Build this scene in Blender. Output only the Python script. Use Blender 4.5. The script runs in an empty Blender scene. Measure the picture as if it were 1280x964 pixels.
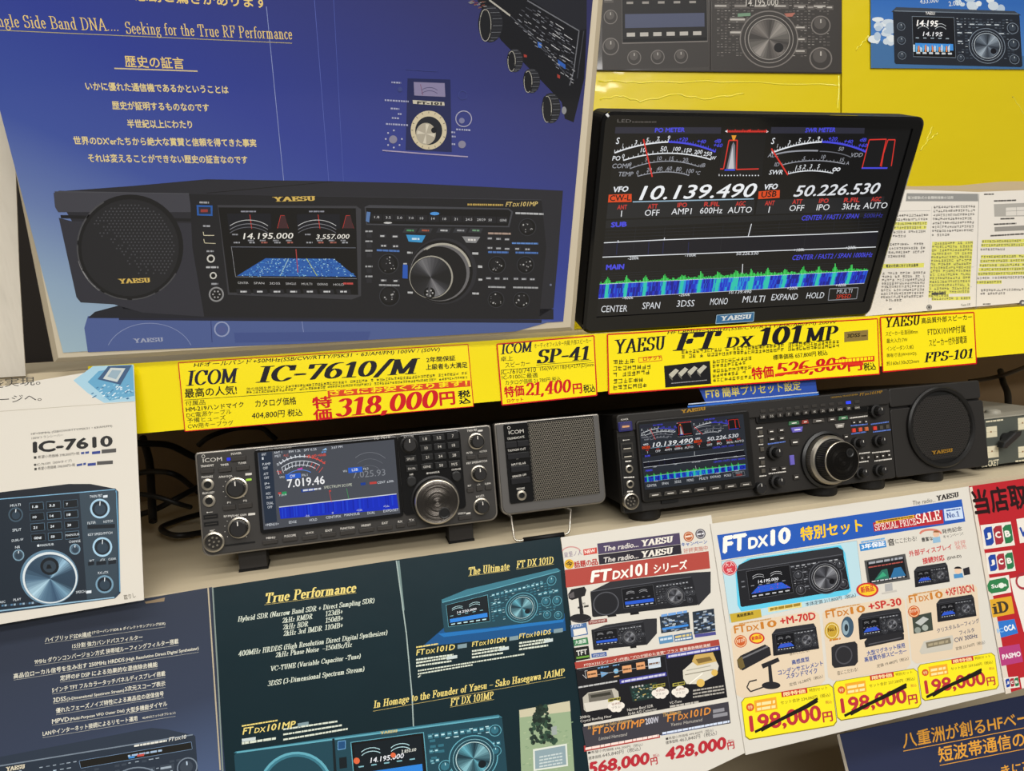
import bpy, math, random
from mathutils import Matrix, Vector
random.seed(7)
S = bpy.context.scene
# ------------------------------------------------------------------ camera, world, lights, exposure
FPX = 865.83
CZ = 1.45                                    # eye height of the photographer
RIGHT = Vector((0.9673319, -0.2473001, -0.0557818))
DOWN = Vector((-0.0789406, -0.0847362, -0.9932714))
FWD = Vector((0.2409094, 0.9652266, -0.1014900))
cam_d = bpy.data.cameras.new('camera'); cam = bpy.data.objects.new('camera', cam_d)
S.collection.objects.link(cam); S.camera = cam
cam_d.sensor_fit = 'HORIZONTAL'; cam_d.sensor_width = 36.0; cam_d.lens = FPX / 1280 * 36
cam_d.clip_start = 0.02; cam_d.clip_end = 60
m = Matrix.Identity(4)
for i in range(3):
    m[i][0] = RIGHT[i]; m[i][1] = -DOWN[i]; m[i][2] = -FWD[i]
m[2][3] = CZ
cam.matrix_world = m
w = bpy.data.worlds.new('shop_light'); S.world = w; w.use_nodes = True
bg = w.node_tree.nodes['Background']; bg.inputs[0].default_value = (1.0, 0.95, 0.88, 1); bg.inputs[1].default_value = 0.17
def area(name, loc, target, sx, sy, power, col=(1, 0.972, 0.935)):
    l = bpy.data.lights.new(name, 'AREA'); l.shape = 'RECTANGLE'; l.size = sx; l.size_y = sy
    l.energy = power; l.color = col
    o = bpy.data.objects.new(name, l); S.collection.objects.link(o); o.location = loc
    o.rotation_euler = (Vector(target) - Vector(loc)).to_track_quat('-Z', 'Y').to_euler()
    return o
area('ceiling_tube_light', (0.4, -0.55, 2.95), (0.4, -0.45, 0), 3.2, 0.30, 36)
area('ceiling_tube_light', (0.4, -1.9, 2.95), (0.4, -1.6, 0), 3.2, 0.30, 66)
area('ceiling_tube_light', (0.4, -3.2, 2.95), (0.4, -2.7, 0), 3.2, 0.30, 84)
area('ceiling_tube_light', (0.4, 0.35, 2.95), (0.4, 0.45, 0), 3.2, 0.16, 12)
S.view_settings.view_transform = 'Standard'; S.view_settings.look = 'None'
S.view_settings.exposure = 0.0; S.view_settings.gamma = 1.0
S.view_settings.use_curve_mapping = False

# ------------------------------------------------------------------ colour and materials
def lin(c):
    if isinstance(c, str):
        c = c.lstrip('#'); c = [int(c[i:i + 2], 16) for i in (0, 2, 4)]
    return tuple(((x / 255) / 12.92 if x / 255 <= 0.04045 else ((x / 255 + 0.055) / 1.055) ** 2.4) for x in c) + (1,)
MATS = {}
def mat(c, rough=0.55, metal=0.0, emit=0.0, spec=0.3, coat=0.0, noise=None, bump=None, grunge=0.0):
    """procedural surface: colour with a fine value variation; emit for lit screens only"""
    k = (str(c), rough, metal, emit, spec, coat, str(noise), str(bump), grunge)
    if k in MATS: return MATS[k]
    M = bpy.data.materials.new('surface_%d' % len(MATS)); M.use_nodes = True
    nt = M.node_tree; b = nt.nodes['Principled BSDF']
    b.inputs['Base Color'].default_value = lin(c) if emit <= .7 else (0, 0, 0, 1); b.inputs['Roughness'].default_value = rough
    b.inputs['Metallic'].default_value = metal; b.inputs['Specular IOR Level'].default_value = spec
    b.inputs['Coat Weight'].default_value = coat; b.inputs['Coat Roughness'].default_value = 0.06
    if emit:
        b.inputs['Emission Color'].default_value = lin(c); b.inputs['Emission Strength'].default_value = emit
    if noise or bump:
        tc = nt.nodes.new('ShaderNodeTexCoord')
    if noise:                                     # (scale, amount, second colour)
        n = nt.nodes.new('ShaderNodeTexNoise'); n.inputs['Scale'].default_value = noise[0]; n.inputs['Detail'].default_value = 4
        mx = nt.nodes.new('ShaderNodeMix'); mx.data_type = 'RGBA'
        mx.inputs['A'].default_value = lin(c); mx.inputs['B'].default_value = lin(noise[2])
        mm = nt.nodes.new('ShaderNodeMath'); mm.operation = 'MULTIPLY'; mm.inputs[1].default_value = noise[1]
        nt.links.new(tc.outputs['Object'], n.inputs['Vector']); nt.links.new(n.outputs['Fac'], mm.inputs[0])
        nt.links.new(mm.outputs[0], mx.inputs['Factor']); nt.links.new(mx.outputs['Result'], b.inputs['Base Color'])
    if bump:                                      # (scale, strength, distance, stretch)
        mp = nt.nodes.new('ShaderNodeMapping'); mp.inputs['Scale'].default_value = bump[3] if len(bump) > 3 else (1, 1, 1)
        n = nt.nodes.new('ShaderNodeTexNoise'); n.inputs['Scale'].default_value = bump[0]; n.inputs['Detail'].default_value = 3
        bp = nt.nodes.new('ShaderNodeBump'); bp.inputs['Strength'].default_value = bump[1]; bp.inputs['Distance'].default_value = bump[2]
        nt.links.new(tc.outputs['Object'], mp.inputs[0]); nt.links.new(mp.outputs[0], n.inputs['Vector'])
        nt.links.new(n.outputs['Fac'], bp.inputs['Height']); nt.links.new(bp.outputs[0], b.inputs['Normal'])
        if coat: nt.links.new(bp.outputs[0], b.inputs['Coat Normal'])
    MATS[k] = M
    return M
def ramp_mat(stops, angle=0.0, rough=0.4, coat=0.0, spread=1.0, emit=0.0):
    """printed colour gradient along the sheet's own height (object coordinates)"""
    M = bpy.data.materials.new('printed_gradient'); M.use_nodes = True; nt = M.node_tree; b = nt.nodes['Principled BSDF']
    tc = nt.nodes.new('ShaderNodeTexCoord'); mp = nt.nodes.new('ShaderNodeMapping'); sp = nt.nodes.new('ShaderNodeSeparateXYZ')
    mp.inputs['Rotation'].default_value = (0, 0, angle)
    ma = nt.nodes.new('ShaderNodeMapRange'); ma.inputs[1].default_value = stops[0][0]; ma.inputs[2].default_value = stops[-1][0]
    cr = nt.nodes.new('ShaderNodeValToRGB'); lo, hi = stops[0][0], stops[-1][0]
    e = cr.color_ramp.elements
    while len(e) < len(stops): e.new(0.5)
    for q, (p, c) in enumerate(stops): e[q].position = (p - lo) / (hi - lo); e[q].color = lin(c)
    nt.links.new(tc.outputs['Object'], mp.inputs[0]); nt.links.new(mp.outputs[0], sp.inputs[0])
    nt.links.new(sp.outputs['Y'], ma.inputs[0]); nt.links.new(ma.outputs[0], cr.inputs[0]); nt.links.new(cr.outputs[0], b.inputs['Base Color'])
    b.inputs['Roughness'].default_value = rough; b.inputs['Specular IOR Level'].default_value = 0.3; b.inputs['Coat Weight'].default_value = coat
    b.inputs['Coat Roughness'].default_value = 0.08
    return M

# ------------------------------------------------------------------ planes (every sheet and front panel stands on one)
class Plane:
    """a plane whose x runs along the shelf and whose y leans back by `tilt` degrees; lengths in metres"""
    def __init__(s, o, tilt, yaw=0.0):
        t = math.radians(tilt); a = math.radians(yaw)
        s.o = Vector(o)
        s.ex = Vector((math.cos(a), math.sin(a), 0))
        h = Vector((-math.sin(a), math.cos(a), 0))
        s.ey = h * math.sin(t) + Vector((0, 0, 1)) * math.cos(t)
        s.n = s.ex.cross(s.ey)
        s.m = Matrix(((s.ex.x, s.ey.x, s.n.x, s.o.x), (s.ex.y, s.ey.y, s.n.y, s.o.y), (s.ex.z, s.ey.z, s.n.z, s.o.z), (0, 0, 0, 1)))
    def at(s, px, py, lift=0.0):
        r = RIGHT * ((px - 640) / FPX) + DOWN * ((py - 482) / FPX) + FWD
        c = Vector((0, 0, CZ)); o = s.o + s.n * lift
        p = c + r * ((o - c).dot(s.n) / r.dot(s.n)) - s.o
        return (p.dot(s.ex), p.dot(s.ey))
    def moved(s, u, v, wz=0.0):
        q = Plane.__new__(Plane); q.ex, q.ey, q.n = s.ex, s.ey, s.n; q.o = s.o + s.ex * u + s.ey * v + s.n * wz
        q.m = s.m.copy(); q.m[0][3], q.m[1][3], q.m[2][3] = q.o
        return q
def ray_point(px, py, Y):
    r = RIGHT * ((px - 640) / FPX) + DOWN * ((py - 482) / FPX) + FWD
    return Vector((0, 0, CZ)) + r * (Y / r.y)

# ------------------------------------------------------------------ mesh builder
class MB:
    def __init__(s): s.v = []; s.f = []; s.mi = []; s.ms = []; s.sm = []
    def midx(s, m):
        if m not in s.ms: s.ms.append(m)
        return s.ms.index(m)
    def face(s, pts, m, smooth=False):
        b = len(s.v); s.v += [tuple(p) for p in pts]; s.f.append(tuple(range(b, b + len(pts)))); s.mi.append(s.midx(m)); s.sm.append(smooth)
    def mesh(s, vs, fs, m, smooth=False):
        b = len(s.v); s.v += [tuple(p) for p in vs]; k = s.midx(m)
        for f in fs: s.f.append(tuple(b + i for i in f)); s.mi.append(k); s.sm.append(smooth)
    def prism(s, pts, w0, w1, m, cap=None, bevel=0.0):
        """outline in the plane pushed from w0 to w1, with an optional bevelled front edge"""
        n = len(pts); a = sum(pts[i][0] * pts[(i + 1) % n][1] - pts[(i + 1) % n][0] * pts[i][1] for i in range(n))
        if a < 0: pts = pts[::-1]
        rings = [(pts, w0)]
        if bevel:
            rings += [(pts, w1 - bevel), (inset(pts, bevel * 0.3), w1 - bevel * 0.3), (inset(pts, bevel), w1)]
        else: rings += [(pts, w1)]
        vs = [(p[0], p[1], z) for r, z in rings for p in r]; fs = []
        for k in range(len(rings) - 1):
            for i in range(n):
                j = (i + 1) % n; fs.append((k * n + i, k * n + j, (k + 1) * n + j, (k + 1) * n + i))
        fs.append(tuple(range(n))[::-1]); s.mesh(vs, fs, m)
        b = (len(rings) - 1) * n
        s.mesh(vs[b:b + n], [tuple(range(n))], cap or m)
    def box(s, u0, u1, v0, v1, w0, w1, m, cap=None, bevel=0.0):
        s.prism([(u0, v0), (u1, v0), (u1, v1), (u0, v1)], w0, w1, m, cap, bevel)
    def rbox(s, u0, u1, v0, v1, w0, w1, r, m, cap=None, bevel=0.0, seg=5, rt=None):
        s.prism(rrect(u0, u1, v0, v1, r, seg, rt), w0, w1, m, cap, bevel)
    def lathe(s, prof, m, n=32, c=(0, 0), ribs=0, rib=0.0, smooth=True):
        """profile of (radius, w[, material]) round the panel's normal"""
        for k in range(len(prof) - 1):
            (r0, z0), (r1, z1) = prof[k][:2], prof[k + 1][:2]; mm = prof[k + 1][2] if len(prof[k + 1]) > 2 else m
            vs = []; fs = []
            for i in range(n):
                a = 2 * math.pi * i / n; kx = 1.0
                if ribs and abs(z1 - z0) > 1e-4 and r0 > 0 and i % 2: kx = 1 - rib
                vs += [(c[0] + r0 * kx * math.cos(a), c[1] + r0 * kx * math.sin(a), z0), (c[0] + r1 * kx * math.cos(a), c[1] + r1 * kx * math.sin(a), z1)]
            for i in range(n):
                j = (i + 1) % n; fs.append((2 * i, 2 * j, 2 * j + 1, 2 * i + 1))
            s.mesh(vs, fs, mm, smooth and not ribs)
    def tube(s, pts, r, m, n=8):
        pts = [Vector(p) for p in pts]; vs = []; fs = []; up = None
        for i, p in enumerate(pts):
            d = (pts[min(i + 1, len(pts) - 1)] - pts[max(i - 1, 0)]).normalized()
            if up is None: up = Vector((0, 0, 1)) if abs(d.z) < 0.9 else Vector((1, 0, 0))
            a = d.cross(up).normalized(); b = a.cross(d).normalized(); up = b
            for k in range(n):
                t = 2 * math.pi * k / n; vs.append(tuple(p + a * r * math.cos(t) + b * r * math.sin(t)))
        for i in range(len(pts) - 1):
            for k in range(n):
                l = (k + 1) % n; fs.append((i * n + k, i * n + l, (i + 1) * n + l, (i + 1) * n + k))
        fs.append(tuple(range(n))); fs.append(tuple(range((len(pts) - 1) * n, len(pts) * n))[::-1])
        s.mesh(vs, fs, m, True)
    def xform(s, fn): s.v = [tuple(fn(p)) for p in s.v]; return s
    def data(s, name):
        me = bpy.data.meshes.new(name); me.from_pydata(s.v, [], s.f)
        for m in s.ms: me.materials.append(m)
        me.polygons.foreach_set('material_index', s.mi); me.polygons.foreach_set('use_smooth', s.sm); me.update()
        return me
    def build(s, name, parent=None, loc=None):
        return place(name, s.data(name), parent, loc)
def place(name, me, parent=None, loc=None):
    o = bpy.data.objects.new(name, me); S.collection.objects.link(o)
    if parent: o.parent = parent
    if loc: o.location = loc
    return o
def inset(pts, d):
    n = len(pts); out = []
    for i in range(n):
        p, q, r = Vector(pts[i - 1]), Vector(pts[i]), Vector(pts[(i + 1) % n])
        a = (q - p).normalized() if (q - p).length > 1e-9 else Vector((1, 0)); b = (r - q).normalized() if (r - q).length > 1e-9 else a
        na, nb = Vector((-a.y, a.x)), Vector((-b.y, b.x)); s = na + nb
        s = s / max(s.dot(na), 0.35) if s.length > 1e-6 else na
        out.append((q.x + s.x * d, q.y + s.y * d))
    return out
def rrect(u0, u1, v0, v1, r, seg=5, rt=None):
    pts = []; b = r; t = rt or r
    for cx, cy, a0, r in ((u1 - b, v0 + b, -90, b), (u1 - t, v1 - t, 0, t), (u0 + t, v1 - t, 90, t), (u0 + b, v0 + b, 180, b)):
        for k in range(seg + 1):
            a = math.radians(a0 + 90 * k / seg); pts.append((cx + r * math.cos(a), cy + r * math.sin(a)))
    return pts
def tag(o, label, cat, group=None, kind=None):
    if label: o['label'] = label
    if cat: o['category'] = cat
    if group: o['group'] = group
    if kind: o['kind'] = kind
    return o
def root(name, plane, label, cat, group=None):
    o = bpy.data.objects.new(name, None); o.empty_display_size = 0.02; S.collection.objects.link(o)
    o.matrix_world = plane.m if isinstance(plane, Plane) else Matrix.Translation(plane)
    return tag(o, label, cat, group)

# ------------------------------------------------------------------ lettering
TXT = {}; ZT = {}                             # outlines, and hair-thin steps between overlapping strokes of ink
def sans(s, bold=0.0, res=3):
    k = (s, bold, res)
    if k in TXT: return TXT[k]
    cu = bpy.data.curves.new('lettering', 'FONT'); cu.body = s; cu.resolution_u = res
    cu.dimensions = '2D'; cu.fill_mode = 'BOTH'
    o = bpy.data.objects.new('lettering', cu); S.collection.objects.link(o)
    dg = bpy.context.evaluated_depsgraph_get(); ev = o.evaluated_get(dg); me = ev.to_mesh()
    vs = [(v.co.x, v.co.y) for v in me.vertices]; fs = [tuple(p.vertices) for p in me.polygons]
    ev.to_mesh_clear(); bpy.data.objects.remove(o); bpy.data.curves.remove(cu)
    if bold:                                     # a bolder cut: the same letters set again a hair to the side
        n = len(vs); b = bold; vs = [(x + dx, y + dy) for dx, dy in ((-b, 0), (b, 0), (0, b), (0, -b)) for x, y in vs]
        fs = [tuple(i + q * n for i in f) for q in range(4) for f in fs]
    TXT[k] = (vs, fs); ZT[k] = [(i // (len(vs) // 4)) * 1e-5 for i in range(len(vs))] if bold else [0] * len(vs)
    return TXT[k]
def A(cx, cy, rx, ry, a0, a1, n=14):
    return [(cx + rx * math.cos(math.radians(a0 + (a1 - a0) * i / n)), cy + ry * math.sin(math.radians(a0 + (a1 - a0) * i / n))) for i in range(n + 1)]
def sf(x, y, w=.13): return [(x - w, y), (x + w, y)]          # a serif
# thick-and-thin roman letters drawn with a broad nib: width, strokes
GL = {
 'A': (.80, [[(.10, 0), (.42, 1)], [(.42, 1), (.72, 0)], [(.22, .33), (.60, .33)], sf(.08, 0, .10), sf(.72, 0)]),
 'B': (.74, [[(.18, 0), (.18, 1)], [(.05, 1), (.38, 1)] + A(.38, .76, .22, .24, 90, -90) + [(.18, .52)], [(.38, .52)] + A(.40, .26, .26, .26, 90, -90) + [(.05, 0)]]),
 'C': (.78, [A(.42, .5, .34, .5, 40, 320, 22), [(.70, .98), (.70, .68)]]),
 'D': (.82, [[(.18, 0), (.18, 1)], [(.05, 1), (.34, 1)] + A(.34, .5, .38, .5, 90, -90) + [(.05, 0)]]),
 'E': (.70, [[(.18, 0), (.18, 1)], [(.05, 1), (.60, 1), (.60, .76)], [(.18, .52), (.46, .52)], [(.46, .64), (.46, .40)], [(.05, 0), (.62, 0), (.62, .26)]]),
 'F': (.66, [[(.18, 0), (.18, 1)], [(.05, 1), (.60, 1), (.60, .74)], [(.18, .50), (.44, .50)], [(.44, .62), (.44, .38)], sf(.18, 0)]),
 'H': (.86, [[(.18, 0), (.18, 1)], [(.66, 0), (.66, 1)], [(.18, .5), (.66, .5)], sf(.18, 0), sf(.18, 1), sf(.66, 0), sf(.66, 1)]),
 'I': (.40, [[(.20, 0), (.20, 1)], sf(.20, 0, .16), sf(.20, 1, .16)]),
 'J': (.50, [[(.30, 1), (.30, .2)] + A(.16, .16, .14, .16, 0, -160, 8), sf(.30, 1)]),
 'L': (.66, [[(.18, 0), (.18, 1)], sf(.18, 1), [(.05, 0), (.60, 0), (.60, .28)]]),
 'M': (1.02, [[(.14, 0), (.14, 1)], [(.14, 1), (.48, .06)], [(.48, .06), (.82, 1)], [(.84, 0), (.84, 1)], sf(.12, 0, .10), sf(.84, 0), sf(.10, 1, .07), sf(.88, 1, .07)]),
 'N': (.84, [[(.15, 0), (.15, 1)], [(.13, 1), (.67, 0)], [(.67, 0), (.67, 1)], sf(.15, 0, .11), sf(.08, 1, .06), sf(.67, 1, .11)]),
 'P': (.70, [[(.18, 0), (.18, 1)], [(.05, 1), (.36, 1)] + A(.36, .74, .24, .26, 90, -90) + [(.18, .48)], sf(.18, 0)]),
 'R': (.78, [[(.18, 0), (.18, 1)], [(.05, 1), (.36, 1)] + A(.36, .76, .22, .24, 90, -90) + [(.18, .52)], [(.34, .52), (.64, 0)], sf(.18, 0), sf(.68, 0, .08)]),
 'S': (.62, [A(.31, .74, .22, .26, 30, 250, 12) + A(.31, .26, .24, .26, 75, -150, 14), [(.52, .98), (.52, .76)], [(.08, .24), (.08, .02)]]),
 'T': (.74, [[(.36, 0), (.36, 1)], [(.06, .74), (.06, 1), (.66, 1), (.66, .74)], sf(.36, 0, .15)]),
 'U': (.80, [[(.18, 1), (.18, .32)] + A(.39, .30, .21, .30, 180, 360) + [(.60, 1)], sf(.18, 1), sf(.60, 1, .10)]),
 'V': (.78, [[(.10, 1), (.40, 0)], [(.40, 0), (.68, 1)], sf(.10, 1), sf(.68, 1, .09)]),
 'X': (.78, [[(.12, 1), (.66, 0)], [(.12, 0), (.64, 1)], sf(.12, 1), sf(.66, 0), sf(.12, 0, .09), sf(.64, 1, .09)]),
 'Y': (.76, [[(.10, 1), (.38, .48), (.38, 0)], [(.38, .48), (.64, 1)], sf(.10, 1), sf(.66, 1, .09), sf(.38, 0)]),
 'Z': (.68, [[(.08, .74), (.08, 1), (.60, 1), (.08, 0), (.62, 0), (.62, .26)]]),
 '0': (.66, [A(.33, .5, .24, .5, 0, 360, 24)]), 'O': (.84, [A(.42, .5, .34, .5, 0, 360, 26)]), 'Q': (.84, [A(.42, .5, .34, .5, 0, 360, 26)]),
 'G': (.82, [A(.42, .5, .34, .5, 40, 350, 22), [(.72, .98), (.72, .70)], [(.70, .06), (.70, .40)], sf(.68, .42, .13)]),
 'W': (1.0, [[(.08, 1), (.30, 0)], [(.30, 0), (.50, .9)], [(.48, 1), (.70, 0)], [(.70, 0), (.90, 1)], sf(.10, 1), sf(.90, 1, .09)]),
 'K': (.80, [[(.18, 0), (.18, 1)], [(.18, .42), (.62, 1)], [(.34, .60), (.68, 0)], sf(.18, 0), sf(.18, 1), sf(.64, 1, .1), sf(.70, 0, .1)]),
 '1': (.50, [[(.27, 0), (.27, 1)], [(.27, 1), (.08, .84)], sf(.27, 0, .18)]),
 '2': (.64, [A(.32, .72, .22, .28, 165, -20, 12) + [(.10, .06), (.58, .06)], [(.58, .02), (.58, .2)]]),
 '3': (.62, [A(.29, .76, .20, .24, 150, -80, 12), A(.29, .27, .24, .27, 82, -155, 14)]),
 '4': (.66, [[(.44, 0), (.44, 1)], [(.44, 1), (.05, .28), (.62, .28)], sf(.44, 0, .12)]),
 '5': (.62, [[(.16, .96), (.54, .96)], [(.15, 1), (.13, .54)], A(.28, .32, .27, .32, 125, -150, 16)]),
 '6': (.66, [A(.46, .5, .36, .5, 80, 180, 10) + A(.33, .30, .23, .30, 180, 540, 20)]),
 '7': (.60, [[(.08, .72), (.08, .97), (.56, .97), (.26, 0)]]),
 '8': (.64, [A(.32, .75, .19, .25, 0, 360, 18), A(.32, .26, .24, .26, 0, 360, 20)]),
 '9': (.66, [A(.33, .70, .23, .30, 0, 360, 20), A(.20, .5, .36, .5, -100, 0, 10)]),
 '-': (.42, [[(.08, .40), (.34, .40)], [(.08, .34), (.34, .34)]]), '–': (.6, [[(.06, .38), (.54, .38)]]), '+': (.6, [[(.30, .12), (.30, .68)], [(.06, .40), (.54, .40)]]),
 ',': (.28, [[(.15, .06), (.09, -.16)], [(.14, .06), (.14, 0)]]), '.': (.26, [[(.13, .03), (.13, .07)]]), '/': (.50, [[(.04, -.1), (.46, 1.05)]]), ' ': (.32, []),
 '(': (.34, [A(.36, .42, .26, .60, 115, 245, 10)]), ')': (.34, [A(-.04, .42, .26, .60, -65, 65, 10)]),
 'a': (.52, [[(.36, .46), (.36, .10), (.44, .0), (.50, .04)], A(.24, .44, .13, .20, 170, 20, 8), A(.22, .16, .14, .17, 40, 330, 12)]),
 'b': (.56, [[(.14, .02), (.14, 1)], A(.30, .32, .19, .32, 130, -130, 14), sf(.10, 1, .07)]),
 'c': (.46, [A(.26, .32, .19, .32, 40, 320, 14)]),
 'd': (.58, [[(.42, 0), (.42, 1)], A(.25, .32, .18, .32, 50, 310, 14), sf(.38, 1, .07), sf(.46, 0, .07)]),
 'e': (.48, [[(.08, .34), (.40, .34)] + A(.24, .32, .17, .32, 5, 320, 16)]),
 'f': (.36, [[(.15, 0), (.15, .82)] + A(.28, .82, .13, .18, 180, 50, 8), [(.03, .62), (.30, .62)], sf(.15, 0, .10)]),
 'g': (.52, [A(.22, .42, .15, .21, 0, 360, 16), A(.24, -.10, .20, .16, 0, 360, 16), [(.34, .58), (.48, .62)], [(.12, .22), (.10, .10), (.30, .06)]]),
 'h': (.60, [[(.14, 0), (.14, 1)], A(.29, .40, .14, .23, 150, 0, 8) + [(.43, 0)], sf(.14, 0, .1), sf(.44, 0, .1), sf(.10, 1, .07)]),
 'i': (.32, [[(.15, 0), (.15, .62)], sf(.15, 0, .11), sf(.11, .62, .07), [(.15, .86), (.15, .90)]]),
 'k': (.58, [[(.14, 0), (.14, 1)], [(.14, .26), (.42, .62)], [(.24, .38), (.46, 0)], sf(.14, 0, .1), sf(.46, 0, .1), sf(.42, .62, .08), sf(.1, 1, .07)]),
 'l': (.32, [[(.15, 0), (.15, 1)], sf(.15, 0, .11), sf(.11, 1, .07)]),
 'm': (.90, [[(.14, 0), (.14, .62)], A(.28, .40, .13, .23, 150, 0, 8) + [(.41, 0)], A(.56, .40, .13, .23, 150, 0, 8) + [(.69, 0)], sf(.14, 0, .09), sf(.41, 0, .09), sf(.70, 0, .09), sf(.1, .62, .06)]),
 'n': (.60, [[(.14, 0), (.14, .62)], A(.29, .40, .14, .23, 150, 0, 8) + [(.43, 0)], sf(.14, 0, .1), sf(.44, 0, .1), sf(.1, .62, .06)]),
 'o': (.52, [A(.26, .32, .19, .32, 0, 360, 18)]),
 'p': (.56, [[(.14, -.28), (.14, .62)], A(.29, .32, .19, .32, 130, -130, 14), sf(.14, -.28, .1), sf(.1, .62, .07)]),
 'r': (.44, [[(.14, 0), (.14, .62)], A(.30, .42, .14, .20, 160, 60, 6), sf(.14, 0, .11), sf(.1, .62, .07)]),
 's': (.42, [A(.21, .46, .13, .16, 30, 250, 9) + A(.21, .16, .14, .16, 75, -150, 10)]),
 't': (.36, [[(.15, .82), (.15, .14)] + A(.26, .13, .11, .13, 180, 300, 6), [(.03, .62), (.30, .62)]]),
 'u': (.60, [[(.13, .62), (.13, .2)] + A(.27, .18, .14, .18, 180, 330, 8), [(.43, 0), (.43, .62)], sf(.09, .62, .07), sf(.39, .62, .07), sf(.48, 0, .06)]),
 'v': (.54, [[(.08, .62), (.27, 0)], [(.27, 0), (.46, .62)], sf(.08, .62, .09), sf(.46, .62, .07)]),
 'w': (.78, [[(.08, .62), (.23, 0)], [(.23, 0), (.38, .56)], [(.38, .62), (.53, 0)], [(.53, 0), (.68, .62)], sf(.08, .62, .09), sf(.68, .62, .07)]),
 'y': (.54, [[(.08, .62), (.27, 0)], [(.46, .62), (.24, -.12), (.10, -.26)], sf(.08, .62, .09), sf(.46, .62, .07)]),
 'z': (.48, [[(.06, .60), (.40, .60), (.08, .02), (.42, .02)]]),
}
def hull(p):
    p = sorted(set(p))
    def half(q):
        h = []
        for c in q:
            while len(h) > 1 and (h[-1][0] - h[-2][0]) * (c[1] - h[-2][1]) - (h[-1][1] - h[-2][1]) * (c[0] - h[-2][0]) <= 0: h.pop()
            h.append(c)
        return h[:-1]
    return half(p) + half(p[::-1])
def roman(s, nib=(.085, .028)):
    k = ('R', s, nib)
    if k in TXT: return TXT[k]
    vs = []; fs = []; x = 0; zt = []
    for ch in s:
        wd, strokes = GL[ch]
        for st in strokes:
            for (a, b) in zip(st, st[1:]):
                pts = [(round(x + p[0] + nib[0] * math.cos(t), 5), round(p[1] + nib[1] * math.sin(t), 5)) for p in (a, b) for t in [math.pi / 4 * q for q in range(8)]]
                h = hull(pts); o = len(vs); vs += h; zt += [(len(fs) % 7) * 7e-6] * len(h); fs.append(tuple(range(o, o + len(h))))
        x += wd + .06
    TXT[k] = (vs, fs); ZT[k] = zt
    return TXT[k]

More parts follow.
